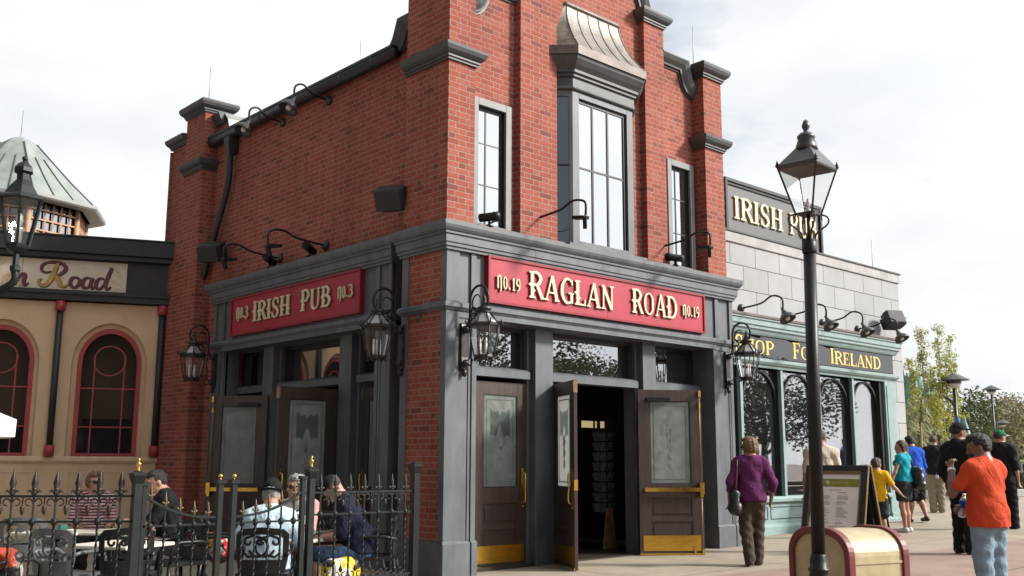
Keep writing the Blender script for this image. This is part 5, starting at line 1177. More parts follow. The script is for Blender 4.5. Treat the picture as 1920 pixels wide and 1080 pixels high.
def person(label, loc, heading, H, base=STAND, lean=0, head=(0, 0, 0), over=None, b=1.0, belly=0.0, top=None, bottom=None, shoes='shoe_black', hair=('short', 'hair_black'), skin='skin', hat=None, fem=False, glasses=False, group=None, side=0, hs=1.0, curl=18, res=.011):
    """top: (name, material, sleeve 0-2, hem, loose[, open]); bottom: (name, material, kind, loose); over: joint overrides with suffix L or R in units of H"""
    x, y = loc; root = thing('person', label, 'person', (x, y, gz(x)), rad(heading - 90), group)
    J = {}
    for k, p in base.items():
        if k in ('pel', 'chest', 'neck', 'head'): J[k] = v3(*p)
        else: J[k + 'L'] = v3(-p[0], p[1], p[2]); J[k + 'R'] = v3(*p)
    for k, p in (over or {}).items(): J[k] = v3(*p)
    Rl = rot('x', -lean) @ rot('y', side); pv = J['pel'].copy()
    for k in list(J):
        if k[:2] in ('ch', 'ne', 'he', 'sh', 'el', 'wr') and not (over and k + '!' in over): J[k] = Rl @ (J[k] - pv) + pv
    for k in list(J):
        if k.endswith('!'): J[k[:-1]] = J.pop(k)
    for k in J: J[k] = J[k] * H
    Hd = J['head']; hR = Rl @ rot('z', head[0]) @ rot('x', -head[1]) @ rot('y', head[2]); s = H
    def hp(x_, y_, z_): return Hd + hR @ v3(x_, y_, z_) * s * hs
    sw = .93 if fem else 1.0
    def torso(f, off, k=.05):
        o = off
        f.ell(J['chest'] + Rl @ v3(0, -.002, .0) * s, v3(.094 * b * sw, .064 * b, .125) * s + o, k * s, Rl)
        f.ell((J['chest'] * .42 + J['pel'] * .58) + Rl @ v3(0, .010 + .02 * belly, 0) * s, v3(.084 * b * (.92 if fem else 1), .064 * b + .022 * belly, .105) * s + o, k * s, Rl)
        f.ell(J['pel'] + v3(0, -.004, .0) * s, v3(.096 * (b if not fem else max(b, 1.03)), .074 * b, .075) * s + o, k * s)
        f.cap(J['shL'] * .80 + J['shR'] * .20 + v3(0, 0, .006) * s, J['shR'] * .80 + J['shL'] * .20 + v3(0, 0, .006) * s, .034 * s + o, .034 * s + o, k * s)
        f.cap(J['shL'] * .5 + J['shR'] * .5, J['neck'], .05 * s + o * .5, .034 * s + o * .3, k * s)
        if fem:
            for q in (-1, 1): f.ell(J['chest'] + Rl @ v3(.045 * q, .052 * b, .012) * s, v3(.036, .034, .036) * s + o, .03 * s, Rl)
    B = Field(); hz = hs * s
    # head
    B.ell(hp(0, -.008, .012), v3(.0475, .0585, .056) * hz, .02 * s, hR); B.ell(hp(0, .012, -.024), v3(.036, .042, .046) * hz, .025 * s, hR)
    B.ell(hp(0, .036, -.055), v3(.020, .018, .014) * hz, .02 * s, hR)
    B.cap(hp(0, .052, .006), hp(0, .064, -.016), .0055 * hz, .0095 * hz, .008 * s); B.ell(hp(0, .053, -.037), v3(.015, .008, .007) * hz, .008 * s, hR)
    B.cap(hp(-.02, .049, .017), hp(.02, .049, .017), .007 * hz, .007 * hz, .012 * s)
    for q in (-1, 1): B.ell(hp(.048 * q, -.006, -.008), v3(.006, .013, .020) * hz, .006 * s, hR)
    B.cap(J['neck'] - Rl @ v3(0, .004, .03) * s, hp(0, -.012, -.035), .034 * s * (.86 if fem else 1), .033 * s * (.86 if fem else 1), .02 * s)
    torso(B, -.006)
    for q, S in ((-1, 'L'), (1, 'R')):
        sh, el, wr = J['sh' + S], J['el' + S], J['wr' + S]; am = (.86 if fem else 1.0) * (.5 + .5 * b)
        B.ell(sh, v3(.036, .036, .036) * s * am, .03 * s); B.cap(sh, el, .031 * s * am, .0235 * s * am, .015 * s); B.cap(el, el * .6 + wr * .4, .0245 * s * am, .0235 * s * am, .01 * s); B.cap(el * .6 + wr * .4, wr, .0235 * s * am, .0155 * s * am, .01 * s)
        d = wr - el; d = d / np.linalg.norm(d); upv = v3(0, 1, 0) if abs(d[1]) < .8 else v3(0, 0, 1); n_ = np.cross(d, upv); n_ /= np.linalg.norm(n_); w_ = np.cross(n_, d)   # w_: across the palm (thumb side), n_: palm normal
        n_ = n_ * -q if abs(d[1]) < .8 else n_
        B.cap(wr, wr + d * .040 * s, .0145 * s, .019 * s, .008 * s, (n_, 1.7)); pe = wr + d * .046 * s
        for i, (off, ln) in enumerate(((.017, .040), (.006, .046), (-.006, .043), (-.016, .034))):
            a0 = pe + w_ * off * s; c1 = math.radians(curl + 4 * i); d1 = d * math.cos(c1) + n_ * math.sin(c1) * -1; a1 = a0 + d1 * ln * .55 * s; c2 = c1 * 2.2; d2 = d * math.cos(c2) - n_ * math.sin(c2); a2 = a1 + d2 * ln * .5 * s
            B.cap(a0 - d * .008 * s, a1, .0062 * s, .0056 * s, .002 * s); B.cap(a1, a2, .0056 * s, .0048 * s, .002 * s)
        t0 = wr + d * .016 * s + w_ * .014 * s; t1 = t0 + (d * .7 + w_ * .7) * .024 * s; t2 = t1 + (d * .92 + w_ * .25) * .02 * s
        B.cap(t0, t1, .0078 * s, .0068 * s, .004 * s); B.cap(t1, t2, .0066 * s, .0055 * s, .002 * s)
        hip, kn, an, to = J['hip' + S], J['kn' + S], J['an' + S], J['to' + S]; th = (.95 if fem else 1.0) * (.4 + .6 * b)
        B.cap(hip, kn, .051 * s * th, .033 * s * th, .03 * s); mid = kn * .62 + an * .38 + v3(0, -.006, 0) * s
        B.cap(kn, mid, .032 * s * th, .033 * s * th, .015 * s); B.cap(mid, an, .033 * s * th, .0195 * s * th, .015 * s)
        B.cap(an - v3(0, .012, .022) * s, to - (to - an) * .15 + v3(0, 0, .004) * s, .020 * s, .016 * s, .015 * s)
    vs, fs = B.mesh(res); body = np_mesh('body', vs, fs, skin, root)
    # face details
    m = MB()
    for q in (-1, 1): m.ball(hp(.018 * q, .0475, .006), .0062 * hz, 8)
    if glasses:
        for q in (-1, 1): m.ball(hp(.019 * q, .0545, .004), (.0165 * hz, .007 * hz, .0125 * hz), 10); m.tube([hp(.035 * q, .05, .007), hp(.05 * q, .0, .006)], .0022 * hz, 4)
        m.tube([hp(-.006, .058, .007), hp(.006, .058, .007)], .0025 * hz, 4)
    m.build('sunglasses' if glasses else 'eyes', 'lens' if glasses else 'eye', root)
    m = MB(); m.ball(hp(0, .0605, -.037), (.0135 * hz, .004 * hz, .0045 * hz), 8); m.build('mouth', 'lip', root)
    # hair
    if hair:
        kind, hm = hair; f = Field(); toloc = lambda G: (G - Hd) @ hR / hz
        f.ell(hp(0, -.013, .019), v3(.0525, .0610, .0565) * hz, .02 * s, hR)
        if kind in ('curly', 'bob'):
            for q in (-1, 1): f.ell(hp(.036 * q, -.018, -.004), v3(.022, .034, .040) * hz, .02 * s, hR)
            f.ell(hp(0, -.045, -.012), v3(.042, .026, .042) * hz, .02 * s, hR); f.ell(hp(0, .018, .055), v3(.040, .030, .022) * hz, .02 * s, hR)
        if kind == 'long':
            for q in (-1, 1): f.cap(hp(.038 * q, -.014, .0), hp(.042 * q, -.018, -.085), .020 * hz, .016 * hz, .02 * s)
            f.cap(hp(0, -.045, .0), hp(0, -.052, -.12), .036 * hz, .026 * hz, .02 * s)
        if kind == 'thick': f.ell(hp(0, .014, .056), v3(.040, .036, .022) * hz, .02 * s, hR); f.ell(hp(0, -.036, -.012), v3(.042, .026, .030) * hz, .02 * s, hR)
        amp = dict(curly=.0034, bob=.0022, long=.0022, thick=.0022, short=.0010)[kind] * s; rs = np.random.RandomState(3); W = [(rs.normal(size=3) * q, rs.rand() * 6) for q in (60, 75, 100, 130, 150, 170, 190, 210)]
        f.disp = lambda G: amp * sum(np.sin(G @ w + ph) for w, ph in W) / 2.4
        def cutf(G):
            l = toloc(G); xx, yy, zz = l[..., 0], l[..., 1], l[..., 2]
            line = .034 if kind != 'bob' else .026
            face = np.minimum(yy - (.014 if kind in ('short', 'thick') else .022), (line + .25 * np.abs(xx)) - zz) * hz           # face area is removed
            low = {'short': -.022, 'thick': -.036, 'curly': -.062, 'bob': -.065, 'long': -.3}[kind]
            return np.maximum(face, (low - zz) * hz)
        f.cut(cutf); vs, fs = f.mesh(res * .8)
        if len(fs): np_mesh('hair', vs, fs, hm, root)
    # clothes
    if top:
        nm, mat, sl, hem, loose = top[:5]; f = Field(); torso(f, loose)
        if len(top) > 5: pass
        for S in 'LR':
            sh, el, wr = J['sh' + S], J['el' + S], J['wr' + S]; am = (.88 if fem else 1.0) * (.5 + .5 * b)
            if sl > 0:
                t = min(sl, 1); e = sh + (el - sh) * t; f.ell(sh, v3(.033, .036, .034) * s * am + loose, .05 * s); f.cap(sh, e, .032 * s * am + loose * .8, .027 * s * am + loose * 1.1, .02 * s)
                if sl > 1: e2 = el + (wr - el) * min(1, sl - 1); f.cap(el, e2, .0285 * s * am + loose, .0215 * s * am + loose, .015 * s)
        ph = np.random.RandomState(int(x * 50) % 999).rand(4) * 6
        f.disp = lambda G: .0032 * (np.sin(G @ v3(38, 11, 26) + ph[0]) + np.sin(G @ v3(-29, 20, 41) + ph[1]) + .6 * np.sin(G @ v3(17, -60, 33) + ph[2]))
        hz_ = hem * H
        if hem > 0: f.cap(J['pel'] + v3(0, 0, .05) * s, v3(J['pel'][0], J['pel'][1], min(hz_, J['pel'][2])) + v3(0, 0, .0), .085 * s * b + loose, .090 * s * b + loose, .05 * s, (v3(0, 1, 0), 1.10))
        f.cut(lambda G: hz_ - G[..., 2])
        nk = J['neck'] + Rl @ v3(0, .012, .032) * s
        f.cut(lambda G: (.040 * s if not fem else .052 * s) - np.linalg.norm((G - nk) * v3(1, .9, 1.0 if not fem else .75), axis=-1))
        vs, fs = f.mesh(res); np_mesh(nm, vs, fs, mat, root)
    if bottom:
        nm, mat, kind, loose = bottom; f = Field()
        f.ell(J['pel'] + v3(0, -.004, .0) * s, v3(.090 * b, .068 * b, .080) * s + loose * .8, .04 * s); th = (.95 if fem else 1.0) * (.4 + .6 * b)
        f.cap(J['pel'] + v3(0, 0, .0) * s, J['pel'] + v3(0, 0, .04) * s, .070 * s * b + loose * .8, .070 * s * b + loose * .8, .04 * s, (v3(0, 1, 0), 1.15))
        for S in 'LR':
            hip, kn, an = J['hip' + S], J['kn' + S], J['an' + S]
            if kind == 'skirt': e = hip + (kn - hip) * .55; f.cap(hip, e, .060 * s * th + loose, .060 * s * th + loose, .06 * s); continue
            if kind == 'shorts': e = hip + (kn - hip) * .92; f.cap(hip, e, .056 * s * th + loose, .048 * s * th + loose * 1.6, .03 * s); continue
            f.cap(hip, kn, .058 * s * th + loose, .042 * s * th + loose, .03 * s); f.cap(kn, an - v3(0, 0, .012) * s, .042 * s * th + loose, .033 * s * th + loose * 1.2, .02 * s)
        ph = np.random.RandomState(int(x * 70 + 9) % 999).rand(4) * 6
        f.disp = lambda G: .0035 * (np.sin(G @ v3(30, 14, 52) + ph[0]) + np.sin(G @ v3(-42, 24, 33) + ph[1]))
        wz = J['pel'][2] + .030 * s
        f.cut(lambda G: G[..., 2] - wz); f.cut(lambda G: .012 - G[..., 2])
        vs, fs = f.mesh(res); np_mesh(nm, vs, fs, mat, root)
    if shoes:
        for S in 'LR':
            an, to = J['an' + S], J['to' + S]; f = Field(); d = (to - an) * v3(1, 1, 0); d /= max(1e-6, np.linalg.norm(d)); g = min(an[2] - .048 * s, to[2] - .02 * s)
            hb = an - v3(0, 0, .024) * s - d * .010 * s; f.cap(hb, to + v3(0, 0, .0) * s + d * .0 * s, .0255 * s, .0235 * s, .02 * s); f.cap(an - v3(0, 0, .004) * s, hb, .025 * s, .026 * s, .02 * s)
            z0 = min(an[2] - .046 * s, to[2] - .018 * s); f.cut(lambda G, z0=z0: z0 - G[..., 2]); f.cut(lambda G, a=an: G[..., 2] - a[2] - .006 * s); vs, fs = f.mesh(res * .8); np_mesh('shoe', vs, fs, shoes, root)
    if hat:
        kind, hm, bm_ = hat; f = Field(); toloc = lambda G: (G - Hd) @ hR / hz
        if kind == 'cap':
            f.ell(hp(0, -.006, .022), v3(.056, .066, .058) * hz, .01 * s, hR); f.cut(lambda G: (.022 - toloc(G)[..., 2]) * hz); vs, fs = f.mesh(res * .7); np_mesh('cap_crown', vs, fs, hm, root)
            f = Field(); f.ell(hp(0, .058, .026), v3(.042, .050, .007) * hz, .005 * s, hR); f.cut(lambda G: (.03 - toloc(G)[..., 1]) * hz); vs, fs = f.mesh(res * .6); np_mesh('cap_peak', vs, fs, bm_, root)
        else:
            f.ell(hp(0, -.006, .050), v3(.056, .064, .050) * hz, .01 * s, hR); f.cap(hp(0, -.006, .03), hp(0, -.006, .065), .052 * hz, .046 * hz, .01 * s); f.cut(lambda G: (.026 - toloc(G)[..., 2]) * hz); vs, fs = f.mesh(res * .8); np_mesh('hat_crown', vs, fs, hm, root)
            f = Field(); f.ell(hp(0, -.004, .028), v3(.086, .096, .008) * hz, .005 * s, hR); vs, fs = f.mesh(res * .7); np_mesh('hat_brim', vs, fs, bm_, root)
    return root, J, hp
def world_pt(root, p): return Matrix.Translation(root.location) @ Matrix.Rotation(root.rotation_euler.z, 4, 'Z') @ Vector(p)
def tubes_thing(name, label, cat, pts, r, mat, grp=None): m = MB(); m.tube(pts, r, 7); return tag(m.build(name, mat), label, cat, grp)
def soft_bag(name, label, loc, rz, size, mat, strap=None, strap_mat=None):
    o = thing(name, label, 'bag', loc, rz); f = Field(); a, b_, c_ = size
    for q in (-1, 1): f.cap((q * a * .36, 0, -c_ * .36), (q * a * .30, 0, c_ * .34), b_ * .5, b_ * .33, .05)
    f.cap((-a * .3, 0, -c_ * .38), (a * .3, 0, -c_ * .38), b_ * .5, b_ * .5, .05); f.cap((-a * .26, 0, c_ * .3), (a * .26, 0, c_ * .3), b_ * .35, b_ * .35, .05); f.cap((0, 0, -c_ * .3), (0, 0, c_ * .3), b_ * .55, b_ * .42, .06)
    f.disp = lambda G: .004 * (np.sin(G @ v3(40, 20, 30)) + np.sin(G @ v3(-25, 30, 50))); vs, fs = f.mesh(.011); np_mesh('bag_body', vs, fs, mat, o)
    if strap:
        m = MB(); inv = (Matrix.Translation(loc) @ Matrix.Rotation(rz, 4, 'Z')).inverted(); m.tube([inv @ Vector(p) for p in strap], .012, 6); m.build('strap', strap_mat or mat, o)
    return o
# --- the crowd on the plaza
WALK = 'people on the plaza'
M['c_purple'] = cloth('plum knit', (.105, .020, .085)); M['c_brown'] = cloth('brown trousers cloth', (.062, .044, .032)); M['c_cream'] = cloth('cream polo cotton', (.47, .41, .33)); M['c_yellow'] = cloth('yellow cotton', (.62, .35, .01))
M['c_turq'] = cloth('turquoise cotton', (.01, .29, .37)); M['c_denim_dark'] = cloth('charcoal denim', (.028, .032, .038), .2); M['c_blue'] = cloth('royal blue cotton', (.008, .07, .42)); M['c_black'] = cloth('black cloth', (.011, .011, .012)); M['c_khaki'] = cloth('khaki cotton', (.26, .21, .145))
M['c_orange'] = cloth('orange red cotton', (.52, .062, .022), .07); M['c_jeans'] = cloth('pale washed denim', (.21, .29, .36), .22); M['c_jeans_mid'] = cloth('blue denim', (.045, .085, .155), .25); M['c_lightblue'] = cloth('pale blue polo cotton', (.50, .64, .74)); M['c_navy'] = cloth('navy cotton', (.010, .014, .032))
M['c_white'] = cloth('white cotton', (.60, .58, .58)); M['c_pink'] = cloth('pale pink knit', (.52, .26, .26)); M['c_green'] = cloth('green cap cloth', (.005, .15, .06)); M['c_stripe'] = cloth('striped jersey', (.2, .1, .1), .08, stripes=(.075, [(.012, .011, .013), (.50, .16, .20), (.55, .44, .42), (.012, .011, .013), (.42, .12, .15), (.5, .4, .4)]))
p, J, hp = person('woman in plum sweater and brown trousers walking past with a black handbag', (3.70, -1.65), 40, 1.60, head=(38, 6, 0), fem=True, b=1.08, hs=1.07,
    top=('sweater', 'c_purple', 1.35, .50, .016), bottom=('trousers', 'c_brown', 'long', .014), shoes='shoe_brown', hair=('curly', 'hair_light'), skin='skin_tan', glasses=True, group=WALK,
    over=dict(elL=(-.165, -.05, .64), wrL=(-.17, .03, .50), elR=(.175, -.03, .645), wrR=(.16, .06, .50), anL=(-.035, -.09, .06), toL=(-.045, .0, .02), knL=(-.05, .0, .285), anR=(.04, .03, .048), toR=(.05, .13, .02), knR=(.05, .05, .29)))
hb = world_pt(p, (-.21, -.08, .80)); s1_ = world_pt(p, (-.17, -.10, 1.31)); s2_ = world_pt(p, (-.17, .06, 1.28)); s3_ = world_pt(p, (-.15, -.02, 1.36))
soft_bag('handbag', 'black leather handbag with brown strap on the shoulder of the plum sweatered woman', hb, rad(40), (.34, .14, .27), 'leather_black', [world_pt(p, (-.21, -.16, .88)), world_pt(p, (-.185, -.13, 1.1)), s1_, s3_, s2_, world_pt(p, (-.20, .07, 1.05)), world_pt(p, (-.21, -.02, .90))], 'shoe_brown')
person('man in cream polo shirt seen from behind, half hidden by the lamp pole', (5.92, -1.36), 44, 1.74, head=(-25, 4, 0), b=1.08, top=('polo_shirt', 'c_cream', .85, .48, .014), bottom=('trousers', 'c_khaki', 'long', .01), hair=('short', 'hair_dark'), skin='skin_tan', group=WALK)
person('small boy in yellow shirt reaching back to hold a hand, behind the menu board', (8.47, -.86), 25, 1.27, head=(-20, 10, 0), hs=1.22, top=('t_shirt', 'c_yellow', .8, .46, .014), bottom=('shorts', 'c_denim_dark', 'shorts', .02), hair=('thick', 'hair_brown'), group=WALK, over=dict(elR=(.19, -.04, .66), wrR=(.28, -.02, .56)))
p, J, hp = person('long haired woman in turquoise top and short denim skirt, holding a child by the hand', (9.74, -.68), 95, 1.58, head=(35, 8, 0), fem=True, top=('top', 'c_turq', .25, .545, .010), bottom=('skirt', 'c_denim_dark', 'skirt', .016), shoes='shoe_white', hair=('long', 'hair_brown'), group=WALK, over=dict(elL=(-.15, .03, .645), wrL=(-.185, .10, .49), elR=(.15, -.03, .64), wrR=(.12, .06, .53)))
hb = world_pt(p, (.13, -.15, .95)); soft_bag('shoulder_bag', 'slouchy black bag on the back of the woman in turquoise', hb, rad(75), (.34, .17, .32), 'leather_black', [world_pt(p, (.10, -.16, 1.05)), world_pt(p, (.10, -.12, 1.25)), world_pt(p, (-.05, .02, 1.34)), world_pt(p, (-.14, .10, 1.2))], 'leather_black')
person('man in royal blue shirt and black shorts walking away beyond the teal shop front', (12.05, .24), 62, 1.68, head=(-5, 12, 0), lean=6, b=1.06, top=('polo_shirt', 'c_blue', .95, .49, .022), bottom=('shorts', 'c_black', 'shorts', .024), hair=('thick', 'hair_black'), group=WALK, over=dict(elR=(.15, .02, .63), wrR=(.16, .10, .52), anR=(.06, -.09, .07), toR=(.07, 0, .03), anL=(-.05, .06, .048), toL=(-.06, .16, .02)))
person('man in black jacket and khaki trousers between the blue shirt and the black cap', (15.05, 1.22), 30, 1.70, head=(-15, 5, 0), top=('jacket', 'c_black', 2, .49, .022), bottom=('trousers', 'c_khaki', 'long', .018), shoes='shoe_white', hair=('short', 'hair_brown'), group=WALK, over=dict(elL=(-.155, .0, .64), wrL=(-.13, .09, .54)))
person('tall man dressed all in black with black baseball cap, standing in profile', (6.90, -2.95), -15, 1.80, head=(-22, 3, 0), top=('jacket', 'c_black', 2, .44, .022), bottom=('trousers', 'c_black', 'long', .014), hair=('short', 'hair_black'), hat=('cap', 'c_black', 'c_black'), skin='skin_tan', group=WALK, over=dict(elL=(-.15, -.03, .635), wrL=(-.13, .06, .50)))
p, J, hp = person('man in orange red shirt and pale jeans with a hand raised to his mouth', (1.94, -5.36), 72, 1.56, head=(38, 14, 0), lean=3, b=1.08, belly=.3, hs=1.06, top=('t_shirt', 'c_orange', .62, .475, .018), bottom=('jeans', 'c_jeans', 'long', .012), shoes='shoe_white', hair=('thick', 'hair_black'), skin='skin_dark', group=WALK, res=.009, curl=35,
    over=dict(elL=(-.165, .09, .665), wrL=(-.10, .135, .815), elR=(.135, .04, .63), wrR=(-.01, .14, .60)))
f = Field(); f.ell(hp(0, .030, -.042), v3(.038, .034, .030) * 1.60, .01); f.ell(hp(0, -.0, -.03), v3(.046, .03, .03) * 1.6, .02)
def _bc(G): l = G; return np.minimum(0, 0 * G[..., 0]) - 1
vs_, fs_ = f.mesh(.009); np_mesh('beard', vs_, fs_, 'hair_black', p)
m = MB(); w_ = J['wrL']; e_ = J['elL']; dd_ = (w_ - e_) / np.linalg.norm(w_ - e_); m.tube([Vector(w_ - dd_ * .035), Vector(w_ - dd_ * .01)], .033, 14); m.build('wristband', 'white', p)
def bottle(label, loc):
    o = thing('water_bottle', label, 'bottle', loc); M['pet'] = glass_mat('clear bottle plastic', .18, tint=(.5, .55, .6), through=.5)
    A = Matrix.Rotation(rad(22), 3, 'Y'); m = MB(); m.lathe([(.028, 0), (.034, .01), (.034, .06), (.031, .07), (.034, .08), (.034, .15), (.015, .19), (.013, .205)], (0, 0, 0), 14, axis=A); m.build('bottle_body', 'pet', o)
    m = MB(); m.lathe([(.0352, .075), (.0352, .145)], (0, 0, 0), 14, axis=A); m.build('label_band', 'c_blue', o); m = MB(); m.lathe([(.015, .2), (.015, .22)], (0, 0, 0), 10, axis=A); m.build('lid', 'white', o)
bottle('clear water bottle with blue label held by the man in the orange shirt', world_pt(p, (-.07, .23, .82)))
person('man in black t-shirt, baggy black trousers and green cap with white peak, walking off', (11.45, -1.69), 5, 1.74, head=(-30, 5, 0), b=1.06, top=('t_shirt', 'c_black', 1.0, .46, .03), bottom=('trousers', 'c_black', 'long', .03), hair=('short', 'hair_brown'), hat=('cap', 'c_green', 'white'), group=WALK, over=dict(anL=(-.05, -.11, .07), toL=(-.06, -.02, .03), anR=(.05, .07, .048), toR=(.06, .17, .02), knR=(.05, .06, .29), knL=(-.05, 0, .285)))
bottle('clear water bottle carried by the man in black jacket and khaki trousers', (14.75, 1.05, .95))
# --- terrace guests
TER = 'guests seated on the terrace'
person('broad man in pale blue polo and black brimmed hat seated with his back turned', (-2.60, -.60), 52, 1.62, base=SIT, lean=11, head=(-8, 4, 0), b=1.24, belly=.5, top=('polo_shirt', 'c_lightblue', .95, .285, .018), bottom=('jeans', 'c_jeans_mid', 'long', .012), shoes='shoe_white', hair=('short', 'hair_grey'), hat=('brim', 'c_black', 'c_black'), group=TER, over=dict(elL=(-.19, .03, .43), wrL=(-.13, .17, .41), elR=(.19, .03, .43), wrR=(.13, .17, .41)))
p, J, hp = person('silver haired woman in sunglasses, white top and pink cardigan seated facing out', (-1.62, .48), 200, 1.62, base=SIT, lean=6, head=(-18, -4, 0), fem=True, b=1.05, hs=1.08, top=('top', 'c_white', .6, .27, .010), bottom=('jeans', 'c_jeans_mid', 'long', .01), hair=('curly', 'hair_grey'), glasses=True, group=TER, over=dict(elL=(-.15, .06, .43), wrL=(-.06, .17, .42), elR=(.15, .06, .43), wrR=(.06, .17, .42)))
f = Field(); Rl_ = rot('x', -6)
for S, q in (('L', -1), ('R', 1)):
    f.ell(J['chest'] + v3(.066 * q, -.01, -.02), v3(.082, .125, .22), .04); f.cap(J['sh' + S], J['el' + S], .072, .056, .03); f.cap(J['el' + S], J['el' + S] * .2 + J['wr' + S] * .8, .054, .042, .02)
f.cap(J['shL'], J['shR'], .065, .065, .04)
f.cut(lambda G: np.minimum(.052 - np.abs(G[..., 0]), G[..., 1] - J['chest'][1] + .01)); f.cut(lambda G: .11 - np.linalg.norm(G - J['neck'] - v3(0, .03, .05), axis=-1)); f.cut(lambda G: .50 - G[..., 2])
vs_, fs_ = f.mesh(.011); np_mesh('cardigan', vs_, fs_, 'c_pink', p)
p, J, hp = person('man in navy polo, denim shorts and dark cap bent over a menu folder', (-1.50, -.46), 148, 1.70, base=SIT, lean=24, head=(0, 28, 0), b=1.18, belly=.5, top=('polo_shirt', 'c_navy', .95, .285, .016), bottom=('shorts', 'c_jeans_mid', 'shorts', .016), shoes='shoe_white', hair=('short', 'hair_brown'), hat=('cap', 'c_black', 'c_black'), skin='skin', group=TER, over=dict(elL=(-.15, .05, .43), wrL=(-.06, .16, .46), elR=(.15, .05, .43), wrR=(.06, .16, .46)))
o = thing('menu_folder', 'open dark menu folder with white pages in the hands of the man in navy', 'menu', world_pt(p, (0, .50, .80)), rad(58))
for q in (-1, 1):
    A = Matrix.Rotation(rad(-35), 4, 'X') @ Matrix.Rotation(rad(14 * q), 4, 'Z'); m = MB(A); m.box(0 if q > 0 else -.2, .2 if q > 0 else 0, -.004, .004, -.15, .15); m.build('cover', 'leather_black', o); m = MB(A); m.box(.012 if q > 0 else -.19, .19 if q > 0 else -.012, -.008, -.0045, -.14, .14); m.cur = 0; m.build('page', 'white', o)
person('woman with brown bob and glasses in pink striped shirt seated by the tan wall', (-2.60, 3.80), 252, 1.70, base=SIT, head=(18, 0, 0), lean=4, fem=True, b=1.18, hs=1.06, top=('striped_shirt', 'c_stripe', 1.0, .27, .014), bottom=('trousers', 'c_black', 'long', .012), hair=('bob', 'hair_light'), glasses=True, group=TER)
person('dark haired young man in black t-shirt leaning on a table by the brick pier', (-2.36, 2.04), 160, 1.76, base=SIT, lean=16, head=(10, 2, 0), top=('t_shirt', 'c_black', .8, .285, .014), bottom=('jeans', 'c_denim_dark', 'long', .012), hair=('thick', 'hair_black'), group=TER, over=dict(elL=(-.13, .10, .44), wrL=(-.04, .20, .50), elR=(.13, .10, .44), wrR=(.03, .20, .50)))
# ------------------------------------------------------------------ terrace railing
M['bronze'] = pbr('dull bronze finial', (.13, .10, .055), .45, metal=.6, var=.2)
FY = -1.25; gT = -.17
def finial(m, p, z, k=1.0):
    m.lathe([(.012 * k, 0), (.02 * k, .012 * k), (.012 * k, .03 * k), (.022 * k, .075 * k), (.008 * k, .13 * k), (.001, .165 * k)], (p[0], p[1], z), 6)
    m.ball((p[0], p[1], z + .035 * k), .018 * k, 6)
def picket(dirv, ztop, zbot, zmid, fin=1.0, gold=False):
    """one upright bar with a fleur finial, collar and twisted lower half, at the local origin"""
    m = MB(); d = Vector((*dirv, 0)).normalized()
    m.bar((0, 0, zmid), (0, 0, ztop + .01), .013)
    n = 22; vs = []; fs = []                                   # twisted square bar
    for i in range(n + 1):
        z = zbot + (zmid - zbot) * i / n; a = i * .62
        for k in range(4): vs.append((.0105 * math.cos(a + k * math.pi / 2), .0105 * math.sin(a + k * math.pi / 2), z))
    for i in range(n):
        for k in range(4): fs.append((i * 4 + k, i * 4 + (k + 1) % 4, i * 4 + 4 + (k + 1) % 4, i * 4 + 4 + k))
    m.add(vs, fs); m.lathe([(.012, -.03), (.026, -.012), (.026, .012), (.012, .03)], (0, 0, zmid), 8)
    if fin:
        m.cur = 1; finial(m, (0, 0), ztop + .008, fin)
        for q in (-1, 1): m.tube([d * (.004 * q) + Vector((0, 0, ztop + .02)), d * (.032 * q * fin) + Vector((0, 0, ztop + .045)), d * (.042 * q * fin) + Vector((0, 0, ztop + .030))], [.008, .009, .004], 5)
    return m
def fence_panel(label, a, b, posts=(), zt=.98, zm=.785, zb=.205, pitch=.16, curve=None, gold=False, start=.5, fin=1.0, name='iron_fence', cat='fence'):
    a = Vector((*a, 0)); b = Vector((*b, 0)); L_ = (b - a).length; d = (b - a) / L_; o = thing(name, label, cat, (a.x, a.y, 0), static=True)
    top = (lambda t: zt) if curve is None else curve
    for f_, w_ in ((zm, .016), (zb, .018)): m = MB(); m.bar(a + Vector((0, 0, f_)), b + Vector((0, 0, f_)), .03, w_); m.build('rail', 'iron_green', o)
    m = MB(); P = [a + d * (L_ * i / 14) + Vector((0, 0, top(i / 14))) for i in range(15)]
    for i in range(14): m.bar(P[i], P[i + 1] + (P[i + 1] - P[i]) * .02, .032, .018)
    m.build('rail', 'iron_green', o)
    n = max(1, round(L_ / pitch)); proto = None
    for i in range(n):
        t = (i + start) / n; p = a + d * (L_ * t)
        if curve is None and proto is not None:
            q = proto.copy(); COL.objects.link(q); q.location = (p.x, p.y, 0)
        else:
            q = picket((d.x, d.y), top(t), zb, zm, fin).build('picket', ['iron_green', 'bronze' if gold else 'iron_worn'], o); q.location = (p.x, p.y, 0); proto = q
        if curve is None:
            m = MB(); up = Vector((0, 0, 1)); c0 = p + d * (L_ / n / 2)
            if t + .9 / n < 1:
                for q_ in (-1, 1): m.tube([c0 + d * (q_ * (.045 + .026 * math.cos(x))) + up * (zt - .045 + .026 * math.sin(x)) for x in [k * .45 for k in range(12)]], .006, 5)
                m.lathe([(.004, -.05), (.02, -.01), (.014, .0), (.02, .01), (.006, .03)], c0 + up * (zt - .095), 6); m.tube([c0 + up * (zt - .06), c0 + up * zt], .006, 5); m.build('scroll', 'iron_worn', o); m = MB()
                for q_ in (-1, 1): m.tube([c0 + d * (q_ * (.040 + .026 * math.cos(x))) + up * (zb + .035 + .026 * math.sin(-x)) for x in [k * .45 for k in range(12)]], .006, 5)
                m.lathe([(.012, .0), (.022, .02), (.006, .06), (.001, .09)], c0 + up * (zb + .06), 6)
                m.build('scroll', 'iron_worn', o)
    return o
